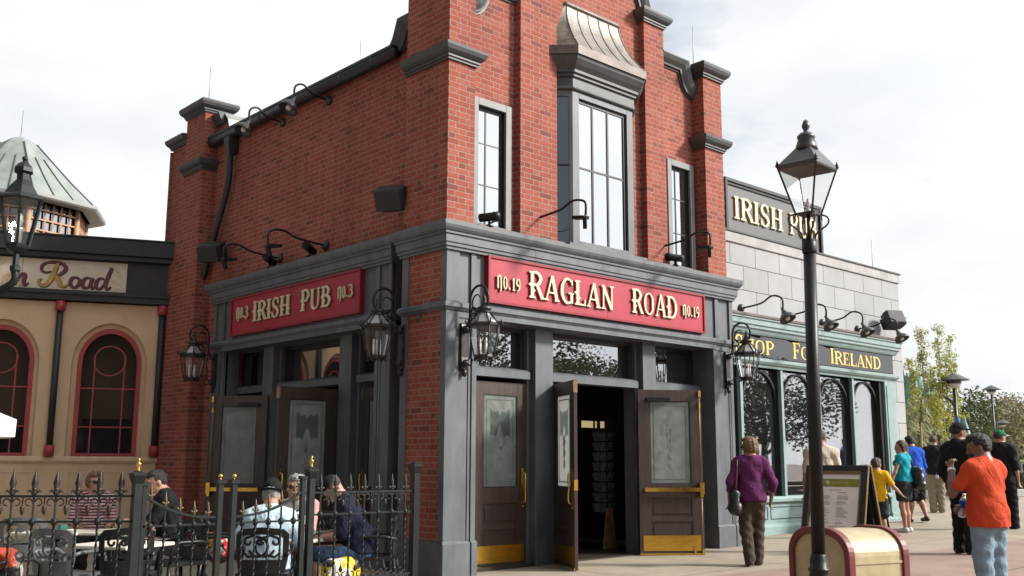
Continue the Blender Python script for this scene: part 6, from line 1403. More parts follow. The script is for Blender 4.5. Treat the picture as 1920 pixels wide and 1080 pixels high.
def fence_post(label, x, y, h, r=.032, top='cap', gold=True, mat='iron_green'):
    o = thing('fence_post', label, 'post', (x, y, gz(x)), 0, None); z0 = gz(x)
    m = MB(); m.box(-r, r, -r, r, 0, h - z0); m.build('shaft', mat, o, bevel=.004)
    m = MB()
    if top == 'cap': m.lathe([(r * 1.3, -.07), (r * 1.5, -.06), (r * 2.0, -.02), (r * 2.2, 0), (r * 2.2, .02), (r * 1.2, .03)], (0, 0, h - z0), 4, rad(45), False); m.lathe([(r * 1.2, .03), (.01, .04)], (0, 0, h - z0), 8)
    else: m.box(-r * 1.5, r * 1.5, -r * 1.5, r * 1.5, h - z0 - .02, h - z0 + .01)
    m.build('post_cap', mat, o)
    if gold:
        m = MB(); q = h - z0 + .012
        if top == 'cap': m.lathe([(.012, .02), (.016, .03), (.01, .04), (.020, .075), (.022, .085), (.008, .09), (.008, .10), (.014, .112), (.006, .125)], (0, 0, q), 10)
        else: m.lathe([(.01, 0), (.008, .012)], (0, 0, q), 8); m.ball((0, 0, q + .028), .02, 10)
        m.build('finial', 'gold', o)
    return o
fence_panel('dark green iron fence panel with fleur finials between the gate and the brick corner', (-2.53, FY), (-1.42, FY))
fence_panel('dark green iron fence panel with leaf finials at the left edge of the terrace', (-4.19, FY), (-5.95, -.12), fin=1.25)
fence_panel('iron fence panel running back from the black post to the brick pier', (-1.36, FY + .03), (-.06, .42))
up_ = lambda t: .985 - .19 * (1 - (1 - t) ** 2.2); dn_ = lambda t: .985 - .19 * (1 - t ** 2.2)
fence_panel('left leaf of the terrace gate, its curved top rail falling to the right', (-4.09, FY), (-3.47, FY), curve=up_, zm=.74, pitch=.13, gold=True, fin=.75, name='iron_gate', cat='gate')
fence_panel('right leaf of the terrace gate, its curved top rail rising to the right', (-3.28, FY), (-2.66, FY), curve=dn_, zm=.74, pitch=.13, gold=True, fin=.75, name='iron_gate', cat='gate')
fence_post('tall gate post with gilt urn finial at the left of the terrace gate', -4.147, FY, 1.14, .034)
fence_post('slim hinge post right beside the tall left gate post', -4.085, FY + .005, 1.08, .020, 'flat', False)
fence_post('short gate post with gilt ball, left of the pair in the gate middle', -3.437, FY, 1.09, .024, 'flat')
fence_post('short gate post with gilt ball, right of the pair in the gate middle', -3.31, FY, 1.09, .024, 'flat')
fence_post('slim hinge post left of the tall right gate post', -2.635, FY + .005, 1.12, .022, 'flat', False)
fence_post('tall gate post with gilt urn finial at the right of the terrace gate', -2.556, FY, 1.17, .030)
fence_post('plain black fence post standing in front of the brick corner pier', -1.385, FY, 1.215, .034, 'cap', False, 'iron')

# ------------------------------------------------------------------ tables and chairs
def table(label, x, y, rz, h=.70, w=.36):
    o = thing('cafe_table', label, 'table', (x, y, gz(x)), rad(rz), 'square cream topped terrace tables')
    m = MB(); m.box(-w, w, -w, w, h - .035, h); m.build('table_top', 'table_top', o, bevel=.012)
    m = MB(); m.tube([(0, 0, .03), (0, 0, h - .03)], .035, 10); m.box(-.2, .2, -.03, .03, h - .055, h - .035); m.box(-.03, .03, -.2, .2, h - .056, h - .036); m.build('pedestal', 'chair', o)
    m = MB()
    for a in range(4): A = Matrix.Rotation(rad(90 * a + 45), 3, 'Z'); m.tube([A @ Vector(p) for p in ((.02, 0, .10), (.16, 0, .06), (.28, 0, .02))], [.028, .022, .016], 6)
    m.build('foot', 'chair', o); return o
T1 = table('cream square table between the man in pale blue and the silver haired woman', -1.98, -.06, 20, .66)
dup(T1, (-3.42, .80, gz(-3.4)), rad(28), 'empty cream table just behind the left fence panel, chairs round it')
dup(T1, (-3.30, 2.95, gz(-3.3)), rad(25), 'empty cream table farther back beside the tan wall, at the left')
dup(T1, (-2.75, 2.55, gz(-2.7)), rad(30), 'cream table between the striped shirt woman and the young man')
def chair(label, x, y, rz, mat='chair', pan='chair'):
    """resin armchair with a scroll pierced curved back, facing local +y"""
    o = thing('cafe_chair', label, 'chair', (x, y, gz(x)), rad(rz), 'dark resin chairs on the terrace')
    m = MB()
    for i in range(6): m.box(-.20, .20, -.20 + .07 * i, -.145 + .07 * i, .425, .445)
    for q in (-1, 1): m.bar((q * .215, -.21, .43), (q * .215, .22, .43), .035, .04)
    m.bar((-.215, .22, .43), (.215, .22, .43), .035, .04); m.bar((-.215, -.215, .43), (.215, -.215, .43), .035, .04); m.build('seat', mat, o)
    for q in (-1, 1):
        for y0, y1 in ((.21, .25), (-.21, -.26)):
            m = MB(); m.tube([(q * .21, y0, .43), (q * .225, (y0 + y1) / 2, .22), (q * .235, y1, 0)], [.022, .02, .016], 7); m.build('leg', mat, o)
        m = MB(); m.tube([(q * .215, .21, .42), (q * .235, .20, .60), (q * .24, .12, .645), (q * .24, -.12, .645), (q * .225, -.24, .62)], .018, 7); m.build('armrest', mat, o)
    Rk = lambda a, b_, d: (a, -.24 - .10 * (b_ - .45) + .10 * (a / .23) ** 2 * .6 - d, b_)
    m = MB(); pt = [(-.205, .46), (-.235, .62), (-.235, .80), (-.19, .845), (0, .865), (.19, .845), (.235, .80), (.235, .62), (.205, .46)]
    def dense(l, n=4): return [(l[i][0] + (l[i + 1][0] - l[i][0]) * k / n, l[i][1] + (l[i + 1][1] - l[i][1]) * k / n) for i in range(len(l) - 1) for k in range(n)] + [l[-1]]
    inn = [(-.165, .46), (-.185, .62), (-.185, .765), (-.16, .79), (0, .80), (.16, .79), (.185, .765), (.185, .62), (.165, .46)]
    m.strip(dense(pt), dense(inn), -.012, .014, Rk)
    b0 = [(x_, .575) for x_ in np.linspace(-.19, .19, 12)]; b1 = [(x_, .45) for x_ in np.linspace(-.175, .175, 12)]; m.strip(b0, b1, -.011, .012, Rk)
    for q in (-1, 1):
        for path in (spiral(.03 * q, .69, .085, .085, 90, 90 + q * 250, 22), spiral(-.045 * q + .06 * q, .735, .03, .012, 0, 300 * q, 10), spiral(.12 * q, .735, .04, .016, 90, 90 - q * 300, 14), [(.03 * q, .775), (.075 * q, .79), (.12 * q, .775)], [(.06 * q, .612), (.12 * q, .60), (.165 * q, .64)]):
            O = [Vector(p) for p in path]; ribbon(m, O, [.022] * len(O), -.009, .010, Rk)
    m.build('backrest', pan, o); return o
C1 = chair('black scroll backed chair under the man in the pale blue shirt', -2.66, -.68, -38)
dup(C1, (-1.36, -.50, gz(-1.4)), rad(58), 'dark chair under the man in navy, right of the table')
dup(C1, (-1.50, .56, gz(-1.5)), rad(112), 'dark chair under the silver haired woman')
dup(C1, (-2.52, 3.92, gz(-2.5)), rad(165), 'dark chair under the woman in stripes by the tan wall')
dup(C1, (-2.26, 1.98, gz(-2.3)), rad(70), 'dark chair under the young man in black')
dup(C1, (-3.62, .10, gz(-3.6)), rad(-30), 'empty dark chair at the near side of the front left table')
dup(C1, (-2.80, .92, gz(-2.8)), rad(100), 'empty dark chair right of the front left table')
dup(C1, (-4.75, -.02, gz(-4.7)), rad(-70), 'dark chair by the left photo edge with a bright jacket over it')
dup(C1, (-2.25, .95, gz(-2.2)), rad(-120), 'empty dark chair behind the gate holding a red bag')
C2 = chair('pale grey scroll backed chair left of the front left table', -4.05, .42, -60, 'chair_grey', 'chair_grey')
dup(C2, (-3.75, 2.55, gz(-3.7)), rad(-30), 'grey chair farther back at the left, by the far table')
# things on and by the tables
def glass_on(label, loc):
    m = MB(); m.lathe([(.028, 0), (.030, .005), (.036, .12), (.034, .12), (.027, .01)], loc, 14); tag(m.build('drinking_glass', 'glass_lamp'), label, 'glass', 'drinks on the terrace tables')
def plate_on(label, loc):
    m = MB(); m.lathe([(.05, 0), (.11, .012), (.115, .016), (.06, .006)], loc, 18); tag(m.build('plate', 'white'), label, 'plate')
glass_on('clear glass in front of the man in pale blue', (-2.12, -.02, gz(-2) + .655)); glass_on('clear glass in front of the silver haired woman', (-1.86, .12, gz(-2) + .655)); plate_on('white plate in front of the man in navy', (-1.84, -.16, gz(-2) + .655))
glass_on('clear glass between the striped shirt and the young man', (-2.75, 2.6, gz(-2.7) + .66))
def menu_block(label, loc):
    o = thing('table_caddy', label, 'caddy', loc, rad(25)); m = MB(); m.box(-.05, .05, -.03, .03, 0, .07); m.build('box', pbr('green box', (.02, .16, .13), .5), o, bevel=.006); m = MB(); m.lathe([(.07, 0), (.085, .012), (.06, .008)], (.1, 0, 0), 14); m.build('saucer', 'white', o)
menu_block('small green box and white saucer on the front left table', (-3.34, .78, gz(-3.4) + .661))
menu_block('small green box on the far left table', (-3.25, 2.95, gz(-3.3) + .661))
def multi(name, cols, sc, seed=0.0):
    m, t, p = mat_new(name); b = NB(t); tc_ = b.n('ShaderNodeTexCoord').outputs['Object']
    v = b.n('ShaderNodeTexVoronoi', {'Vector': b.n('ShaderNodeMapping', {0: tc_, 'Location': (seed, seed, seed)}).outputs[0], 'Scale': sc}).outputs['Color']
    r_ = b.n('ShaderNodeSeparateColor', {0: v}).outputs[0]; rp = b.n('ShaderNodeValToRGB', {0: r_}); rp.color_ramp.interpolation = 'CONSTANT'; e = rp.color_ramp.elements; x = 0
    for i, (w_, c) in enumerate(cols):
        el = e[i] if i < 2 else e.new(x); el.position = x; el.color = (*c, 1); x += w_
    b.l(rp.outputs[0], p.inputs['Base Color']); p.inputs['Roughness'].default_value = .38
    n1 = b.n('ShaderNodeTexNoise', {'Vector': tc_, 'Scale': 14.0, 'Detail': 3.0, 'Distortion': 1.5}).outputs[0]; bp = b.n('ShaderNodeBump', {'Height': n1, 'Strength': .6, 'Distance': .03}); b.l(bp.outputs[0], p.inputs['Normal']); return m
M['bag_yellow'] = multi('yellow and white plastic bag print', [(.52, (.62, .47, .01)), (.28, (.62, .60, .54)), (.08, (.02, .02, .02)), (.12, (.70, .55, .03))], 8.5, 1.3)
M['bag_red'] = multi('red and white bag print', [(.6, (.42, .02, .02)), (.25, (.55, .5, .48)), (.15, (.03, .02, .02))], 16)
M['jacket'] = multi('orange white and black jacket print', [(.28, (.42, .060, .010)), (.42, (.012, .011, .011)), (.14, (.36, .34, .33)), (.16, (.34, .035, .008))], 7.5, .6)
soft_bag('shopping_bag', 'bulging yellow and white plastic shopping bag on the ground behind the fence', (-2.06, -1.02, gz(-2) + .27), rad(20), (.50, .24, .52), 'bag_yellow')
soft_bag('toy_bag', 'small red and white bag on the chair seat behind the gate', (-2.30, .90, gz(-2.2) + .52), rad(40), (.30, .16, .16), 'bag_red')
f = Field(); f.ell((0, 0, .78), v3(.27, .10, .10), .05); f.cap((-.2, -.03, .76), (-.24, -.02, .42), .075, .06, .04); f.cap((.2, -.03, .76), (.24, -.02, .40), .075, .06, .04); f.ell((0, -.04, .58), v3(.24, .07, .24), .06)
f.disp = lambda G: .006 * (np.sin(G @ v3(30, 25, 20)) + np.sin(G @ v3(-26, 30, 38))); vs_, fs_ = f.mesh(.012)
o = np_mesh('draped_jacket', vs_, fs_, 'jacket', None); o.scale = (.9, .9, .86); o.location = (-4.86, -.14, gz(-4.7)); o.rotation_euler = (0, 0, rad(-35)); tag(o, 'orange, white and black jacket draped over a chair at the left edge', 'jacket')
# white parasol at the left edge
o = thing('patio_umbrella', 'white patio umbrella whose edge shows at the left of the terrace', 'umbrella', (-4.98, 3.30, gz(-5)))
zr = 1.70 - gz(-5); m = MB(); m.lathe([(1.25, zr), (.8, zr + .18), (.35, zr + .38), (.03, zr + .52)], (0, 0, 0), 8, rad(10), False); m.lathe([(1.25, zr - .19), (1.255, zr)], (0, 0, 0), 8, rad(10), False); m.build('canopy', 'white', o)
m = MB(); m.tube([(0, 0, 0), (0, 0, zr + .55)], .022, 8); m.lathe([(.25, 0), (.25, .05), (.04, .1)], (0, 0, 0), 14); m.build('pole', 'iron', o)
# dark green lamp standard at the left edge
o = thing('lamp_standard', 'dark green lantern post at the left edge of the photo, one lantern in full view', 'street lamp', (-5.30, .92, gz(-5)), 0, static=True)
m = MB(); bx, by = -5.30, .92; m.tube([(bx, by, -.1), (bx, by, 4.0)], .05, 10); m.lathe([(.13, -.1), (.13, .3), (.08, .5), (.05, .6)], (bx, by, 0), 12); m.build('post', 'iron_green', o)
def green_lantern(c, k):
    x, y, z = c; m = MB(); n = 6
    m.lathe([(.03, -.24), (.05, -.20), (.05, -.17), (.03, -.15), (.03, -.05), (.07, -.03), (.10, .0), (.11, .03), (.10, .04)] , (x, y, z), n, 0.2, False)
    m.lathe([(.205, .44), (.215, .455), (.20, .475), (.16, .50), (.11, .58), (.07, .63), (.06, .64), (.06, .70), (.09, .72), (.085, .76), (.05, .80), (.02, .82), (.015, .83)], (x, y, z), n, 0.2, False); m.ball((x, y, z + .85), .026, 8)
    for j in range(n):
        a = .2 + j * math.pi / 3; m.bar((x + .10 * math.cos(a), y + .10 * math.sin(a), z + .03), (x + .195 * math.cos(a), y + .195 * math.sin(a), z + .46), .022)
    L_ = m.build('lantern', 'iron_green', o)
    m = MB(); m.lathe([(.095, .04), (.188, .44)], (x, y, z), n, .2, False); m.build('glass', 'glass_lamp', L_)
    m = MB(); m.lathe([(.035, .05), (.035, .16), (.05, .17), (.05, .19), (.03, .20)], (x, y, z), 10); m.ball((x, y, z + .27), (.035, .035, .07), 8); m.build('lamp', 'lamp_glow', L_)
green_lantern((-4.73, .39, 3.16), 1)
m = MB(); m.tube(catmull([(bx, by, 2.75), (-5.15, .77, 2.68), (-4.92, .56, 2.72), (-4.74, .40, 2.84), (-4.73, .39, 2.95)], 4), .035, 8); m.build('arm', 'iron_green', o)
# ------------------------------------------------------------------ foreground street lamp
LX, LY = -1.87, -5.91
o = thing('street_lamp', 'tall black street lamp with a square glazed lantern in front of the grey shop', 'street lamp', (LX, LY, gz(LX)), 0)
o.rotation_euler = Matrix.Rotation(rad(1.0), 3, Vector((.66, .72, 0))).to_euler()
k = .926; g0 = -gz(LX)
m = MB(); m.lathe([(.16, 0), (.16, .08), (.13, .10), (.125, .30), (.10, .36), (.078, .46), (.086, .54), (.088, .60), (.078, .68), (.058, .74), (.056, .765), (.064, .772), (.064, .782), (.052, .79), (.052, .84), (.046, .85), (.046, .865), (.041, .87)], (0, 0, 0), 24); m.build('base', 'iron', o)
m = MB(); zt = 2.665 + g0; m.tube([(0, 0, .86), (0, 0, zt)], [.0415, .039], 18); m.lathe([(.044, 0), (.046, .01), (.046, .07), (.042, .075)], (0, 0, zt - .09), 18); m.build('post', 'iron', o)
RzL = rad(47.5); A = Matrix.Translation((0, 0, 0)) @ Matrix.Rotation(RzL, 4, 'Z')
zb_, ze = zt + .165, zt + .465; sb, se = .058, .134
m = MB(A)
for i in range(4):
    a = i * math.pi / 2; ca, sa = math.cos(a) , math.sin(a); P = lambda r, z: (r * ca, r * sa, z)
    m.bar(P(sb * 1.414, zb_), P(se * 1.414, ze), .010); m.tube(catmull([P(.04, zt - .02), P(.05, zt + .04), P(.12, zt + .10), P(.125, zt + .145), P(sb * 1.42, zb_)], 5), .006, 6); m.tube([P(sb * 1.414, zb_), P(sb * 1.5, zb_ - .04)], [.006, .003], 5); m.ball(P(se * 1.44, ze + .015), .014, 6); m.lathe([(.012, 0), (.003, .03)], P(se * 1.44, ze + .02), 6)
m.tube([(0, 0, zt), (0, 0, zb_ + .0)], .012, 8); m.lathe([(sb * 1.414, zb_ - .006), (sb * 1.414, zb_ + .006)], (0, 0, 0), 4, 0, False)
m.build('lantern_frame', 'iron_worn', o)
m = MB(A); m.lathe([(se * 1.43, ze - .012), (se * 1.47, ze), (se * 1.45, ze + .018), (se * 1.35, ze + .03), (.075, ze + .135), (.02, ze + .14)], (0, 0, 0), 4, 0, False); m.build('lantern_roof', 'lamp_grey', o)
m = MB(A); m.lathe([(se * 1.40, ze - .012), (.06, ze + .06)], (0, 0, 0), 4, 0, False); m.build('reflector', pbr('tan lamp reflector', (.24, .17, .11), .5), o)
m = MB(); m.lathe([(.073, ze + .13), (.068, ze + .15), (.052, ze + .20), (.056, ze + .205), (.058, ze + .22), (.04, ze + .24), (.016, ze + .25), (.016, ze + .262), (.026, ze + .285), (.026, ze + .295), (.016, ze + .325), (.003, ze + .335)], (0, 0, 0), 16); m.build('finial', 'lamp_grey', o)
m = MB(A); m.lathe([(sb * 1.36, zb_ + .004), (se * 1.37, ze - .01)], (0, 0, 0), 4, 0, False); m.build('glass', 'glass_lamp', o)
m = MB(); m.lathe([(.014, zb_), (.016, zb_ + .03), (.012, zb_ + .035)], (0, 0, 0), 8); m.ball((0, 0, zb_ + .07), (.013, .013, .04), 8); m.build('burner', 'lamp_glow', o)

# ------------------------------------------------------------------ gold litter bin with maroon edging
BA = rad(163.8)                                       # direction the arched end faces
n0 = Vector((math.cos(BA), math.sin(BA), 0)); s0 = Vector((math.cos(BA + math.pi / 2), math.sin(BA + math.pi / 2), 0))   # s0: towards the near side
corner = Vector((-.84, -5.555, 0))                      # near vertical edge
W1, D1, HB = .62, .56, .80
o = thing('litter_bin', 'gold litter bin with arched top and maroon edging behind the street lamp', 'litter bin', (corner.x, corner.y, 0), static=True)
zg = -.09
def BF(a, b, d): p = corner - s0 * (W1 / 2) * 1 + s0 * a - n0 * d; return (p.x, p.y, b)       # a: across the arched end (-W/2..W/2), d: into the bin
def barch(w, h, r): return [(-w, zg)] + [(-w + r - r * math.cos(rad(t)), h - r * .8 + r * .8 * math.sin(rad(t))) for t in range(0, 91, 10)] + [(w - r + r * math.sin(rad(t)), h - r * .8 + r * .8 * math.cos(rad(t))) for t in range(0, 91, 10)] + [(w, zg)]
m = MB(); m.prism(barch(W1 / 2 - .018, HB - .018, .22), .01, D1 - .01, BF); m.build('shell', 'bin_gold', o)
for d0, d1 in ((-.012, .05), (D1 - .05, D1 + .012)):
    m = MB(); m.strip(barch(W1 / 2, HB, .235), barch(W1 / 2 - .05, HB - .05, .19), d0, d1, BF); m.build('edging', 'bin_edge', o, bevel=.008)
m = MB(); fb = lambda a0, a1, z0, z1, d0, d1: m.add([BF(a, z, d) for a in (a0, a1) for d in (d0, d1) for z in (z0, z1)], [(0, 1, 3, 2), (4, 6, 7, 5), (0, 4, 5, 1), (2, 3, 7, 6), (0, 2, 6, 4), (1, 5, 7, 3)])
fb(W1 / 2 - .03, W1 / 2 - .010, .555, .572, .05, D1 - .05); m.build('side_trim', 'bin_gold', o)
m = MB(); fb(-W1 / 2 + .05, W1 / 2 - .05, .40, .405, .006, .02); m.build('door_seam', 'bin_edge', o)

# ------------------------------------------------------------------ sandwich board with the menu
o = thing('menu_board', 'black framed sandwich board with a white menu under a green band', 'sign', (2.72, -3.46, gz(2.7)), rad(88))
HBD, WB = 1.30, .37; tilt = 9
for q, nm in ((1, 'front_panel'), (-1, 'rear_panel')):
    A = Matrix.Translation((0, q * -.0, 0)) @ Matrix.Rotation(rad(0 if q > 0 else 180), 4, 'Z') @ Matrix.Translation((0, -.26, 0)) @ Matrix.Rotation(rad(-tilt), 4, 'X'); A = Matrix.Rotation(rad(0), 4, 'Z') @ A
    A = Matrix.Rotation(rad(0 if q > 0 else 180), 4, 'Z') @ Matrix.Translation((0, .31, 0)) @ Matrix.Rotation(rad(tilt + 4), 4, 'X')
    m = MB(A)
    for a in ((-WB, -WB + .06, 0, HBD), (WB - .06, WB, 0, HBD), (-WB + .06, WB - .06, HBD - .065, HBD), (-WB + .06, WB - .06, .04, .16)): m.box(a[0], a[1], -.02, .02, a[2], a[3])
    m.cur = 1
    for a in ((-WB + .06, -WB + .075, .16, HBD - .065), (WB - .075, WB - .06, .16, HBD - .065), (-WB + .06, WB - .06, HBD - .10, HBD - .065)): m.box(a[0], a[1], -.0, .024, a[2], a[3])
    for x in (-WB - .012, WB): m.box(x, x + .012, -.012, .018, 0, HBD)
    P_ = m.build(nm, ['black_frame', pbr('bronze frame line', (.20, .13, .06), .4, metal=.4)], o, bevel=.004)
    m = MB(A); m.box(-WB + .08, WB - .08, -.008, .004, .15, HBD - .08); m.build('backing', 'plastic', P_)
    if q > 0:
        m = MB(A); m.box(-WB + .085, WB - .085, .0045, .010, .18, HBD - .08); m.build('menu_sheet', 'white', P_)
        m = MB(A); m.box(-WB + .088, WB - .088, .0105, .012, HBD - .235, HBD - .15); m.build('green_band', pbr('olive green print', (.22, .24, .02), .5), P_)
        m = MB(A); FM = lambda a, b_, d: (-a, .0122 + d, b_); 
        m.lathe([(.03, 0), (.03, .0015)], (.10, .0122, HBD - .193), 16, axis=Matrix.Rotation(rad(-90), 3, 'X'))
        write(m, 'RAGLAN ROAD', -.045, HBD - .205, .026, .0, .0012, FM, width=.20); m.build('menu_heading', pbr('pale green print', (.50, .50, .30), .6), P_)
        m = MB(A); random.seed(5)
        m.box(-.07, .07, .0103, .0108, HBD - .275, HBD - .268); m.box(-.14, -.03, .0103, .0108, HBD - .30, HBD - .294)
        z = HBD - .335
        while z > .24:
            if abs(z - .62) < .02: m.box(-.05, .05, .0103, .0108, z, z + .007); z -= .03; continue
            for x0 in (-.185, .03):
                w_ = random.uniform(.08, .145); m.box(-x0 - w_, -x0, .0103, .0108, z, z + .0045)
            z -= random.choice((.012, .012, .012, .026))
        m.build('menu_text', pbr('grey print', (.22, .22, .23), .7), P_)
# park bench by the shop front
o = thing('park_bench', 'black iron ended bench against the teal shop front, mostly hidden by the menu board', 'bench', (9.62, .18, gz(9.6)), 0)
for x in (-.68, .68):
    m = MB(); Y = lambda pts: m.tube([(x, a, b_) for a, b_ in pts], .02, 7); Y([(-.25, 0), (-.22, .2), (-.25, .42)]); Y([(.22, 0), (.16, .22), (.18, .44), (.27, .85)]); Y([(-.25, .42), (-.1, .40), (.18, .43)]); Y(catmull([(-.25, .42), (-.29, .55), (-.22, .65), (.0, .65), (.22, .62)], 5)); Y(spiral(-.12, .54, .07, .02, 90, 450, 14)); Y(spiral(.0, .2, .09, .03, 0, 400, 14)); m.build('bench_end', 'iron', o)
m = MB()
for i in range(5): m.box(-.68, .68, -.23 + .09 * i, -.16 + .09 * i, .43, .455)
m.build('seat', 'wood_shelf', o); m = MB()
for i in range(4): m.bar((-.68, .19 + .02 * i, .53 + .09 * i), (.68, .19 + .02 * i, .53 + .09 * i), .07, .022, (0, 1, 0))
m.build('backrest', 'wood_shelf', o)
# ------------------------------------------------------------------ planting, lamps and trees beyond the shop
CF = Vector((.676, .737, 0)); CR = Vector((.737, -.676, 0)); CC = Vector((-7.485, -9.303, 0))
def leaf_mesh(mb, c, rad_, n, size, rng, aspect=.5, droop=0.0):
    for _ in range(n):
        v = Vector((rng.gauss(0, 1), rng.gauss(0, 1), rng.gauss(0, 1))).normalized() * (rng.random() ** .45); p = Vector(c) + Vector((v.x * rad_[0], v.y * rad_[1], v.z * rad_[2]))
        d = Vector((rng.gauss(0, 1), rng.gauss(0, 1), rng.gauss(0, .7) - droop)).normalized(); s = d.orthogonal().normalized(); a = rng.random() * 6.28; s = (s * math.cos(a) + d.cross(s) * math.sin(a)); L_ = size * rng.uniform(.6, 1.3)
        mb.add([p - s * L_ * aspect * .5, p + d * L_ * .5, p + s * L_ * aspect * .5, p - d * L_ * .5], [(0, 1, 2, 3)])
def tree(label, x, y, h, rx, rz, mat, seed, group='trees beyond the plaza', name='broadleaf_tree', leaf=.28, clumps=34, per=46, trunk=.16, low=.35, sparse=1.0, limbs=9):
    rng = random.Random(seed); o = thing(name, label, 'tree', (x, y, gz(x)), 0, group)
    m = MB(); m.tube([(0, 0, 0), (rng.uniform(-.1, .1), rng.uniform(-.1, .1), h * low), (rng.uniform(-.25, .25), 0, h * .75)], [trunk, trunk * .75, trunk * .3], 8)
    cz = h * (low + (1 - low) / 2); ez = h * (1 - low) / 2 * 1.0; cl = []
    for i in range(clumps):
        v = Vector((rng.gauss(0, 1), rng.gauss(0, 1), rng.gauss(0, 1))).normalized() * rng.uniform(.45, 1.0); cl.append((v.x * rx, v.y * rx, cz + v.z * ez))
    for c in cl[:limbs]: m.tube([(0, 0, h * low * rng.uniform(.7, 1.2)), (c[0] * .4, c[1] * .4, (h * low + c[2]) / 2 + .2), c], [trunk * .4, trunk * .22, trunk * .07], 6)
    m.build('trunk', 'bark', o); m = MB()
    for c in cl: r_ = rz * rng.uniform(.6, 1.25); leaf_mesh(m, c, (r_, r_, r_ * .75), int(per * rng.uniform(.6, 1.3) * sparse), leaf, rng)
    m.build('crown', mat, o, recalc=False); return o
def at(lat_px, d): return CC + CF * d + CR * ((lat_px - 960) / 1891 * d)
# trees on the far side, left to right
spec = [(1812, 56, 5.2, 1.9, 'leaf_dark', 'dark evergreen tree at the left end of the far tree line'), (1838, 64, 5.0, 1.8, 'leaf_brown', 'olive brown tree left of the thin lamp post, far away'), (1866, 60, 5.2, 2.2, 'leaf_brown', 'brownish bare looking tree directly behind the thin lamp post'), (1893, 66, 5.7, 2.4, 'leaf_brown', 'tallest olive brown tree of the far tree line'), (1922, 62, 5.1, 2.3, 'leaf_brown', 'olive brown tree at the right edge of the photo'), (1780, 62, 4.6, 2.2, 'leaf_dark', 'dark green tree low behind the blue folded parasol'), (1955, 60, 5.2, 2.4, 'leaf_brown', 'olive tree just outside the right edge')]
for i, (px, d, h, r_, mt, lb) in enumerate(spec[:6]): p = at(px, d); tree(lb, p.x, p.y, h, r_, 1.0, mt, 40 + i, leaf=.22, clumps=40, per=90, trunk=.12, low=.12)
# hedge band and planter that close the view
def hedge(name, label, px0, px1, d, h, mat, seed, n, grp=None, leaf=.24, dep=.8):
    rng = random.Random(seed); a, b_ = at(px0, d), at(px1, d); m = MB(); L_ = (b_ - a).length
    for i in range(n):
        t = rng.random(); p = a + (b_ - a) * t + CF * rng.uniform(-dep, dep); hh = h * (.72 + .28 * math.sin(t * 17 + seed) * math.sin(t * 41)); z = gz(p.x) + hh * rng.random() ** .7
        leaf_mesh(m, (p.x, p.y, z), (.22, .22, .16), 3, leaf, rng)
    return tag(m.build(name, mat, recalc=False), label, 'hedge', grp)
hedge('hedge', 'olive shrub belt along the far edge of the plaza', 1700, 2080, 50, 2.2, 'leaf_brown', 5, 2600, leaf=.34, dep=1.6)
hedge('hedge', 'low green hedge in the planter behind the walkers', 1688, 1800, 33, 1.35, 'leaf_bamboo', 6, 1100)
hedge('hedge', 'low green planting behind the green capped man', 1830, 2060, 36, .75, 'leaf_dark', 8, 700)
p0, p1 = at(1670, 31), at(2080, 35); m = MB(); m.bar((p0.x, p0.y, .36), (p1.x, p1.y, .36), .3, .24); tag(m.build('planter_wall', 'coping_grey', bevel=.02), 'low grey planter wall behind the walkers at the right', 'wall')
M['flower'] = foliage_mat('red flowers', (.30, .02, .01), (.42, .05, .02), (.5, .12, .04))
hedge('flower_bed', 'red flowering plants in the planter between the walkers', 1738, 1768, 32, .55, 'flower', 9, 90, leaf=.14, dep=.4)['category'] = 'flowers'
# clumps of bamboo
bam = [(1712, 29, 4.0, 'thick bamboo culm with leafy top, left of the clump'), (1731, 30, 5.05, 'tall leafy bamboo culm nearest the grey wall corner'), (1737, 30.5, 3.9, 'dense short bamboo culm behind the tall left one'), (1752, 31, 3.5, 'short bushy bamboo culm in the middle of the clump'), (1765, 30, 5.15, 'tallest bamboo culm, in the middle of the clump'), (1772, 30.8, 4.3, 'slim bamboo culm right of the tallest one'), (1785, 31, 4.9, 'thin sparse bamboo culm at the right'), (1795, 31.4, 4.5, 'thinnest bamboo culm, farthest to the right'), (1722, 31.5, 3.3, 'low bushy bamboo culm by the wall corner'), (1744, 29.5, 3.0, 'low bushy bamboo culm in front of the clump')]
for i, (px, d, h, lb) in enumerate(bam):
    p = at(px, d); rng = random.Random(60 + i); o = thing('bamboo', lb, 'bamboo', (p.x, p.y, gz(p.x)), 0, 'bamboo clump beside the shop')
    lx, ly = rng.uniform(-.15, .15), rng.uniform(-.15, .15); stem = [(lx * t * t, ly * t * t, h * t) for t in (0, .25, .5, .75, 1)]; m = MB()
    m.tube(stem, [.028, .025, .02, .014, .005], 6)
    for j in range(2): a = rng.uniform(-.25, .25); m.tube([(a, a * .5, 0), (a * 1.2 + lx * .5, a * .4 + ly * .5, h * rng.uniform(.6, .85))], [.02, .006], 5)
    m.build('cane', 'cane', o); m = MB(); sp_k = .45 if i in (6, 7, 5) else 1.0
    for j in range(int(130 * sp_k)):
        t = rng.uniform(.18, 1.0) ** .8; wd = (.22 if t < .58 else .075) * (1.0 if sp_k == 1 else .7)
        leaf_mesh(m, (lx * t * t + rng.gauss(0, wd), ly * t * t + rng.gauss(0, wd), h * t), (.13, .13, .11), 9, .13, rng, .26, .5)
    m.build('leaves', 'leaf_bamboo', o, recalc=False)
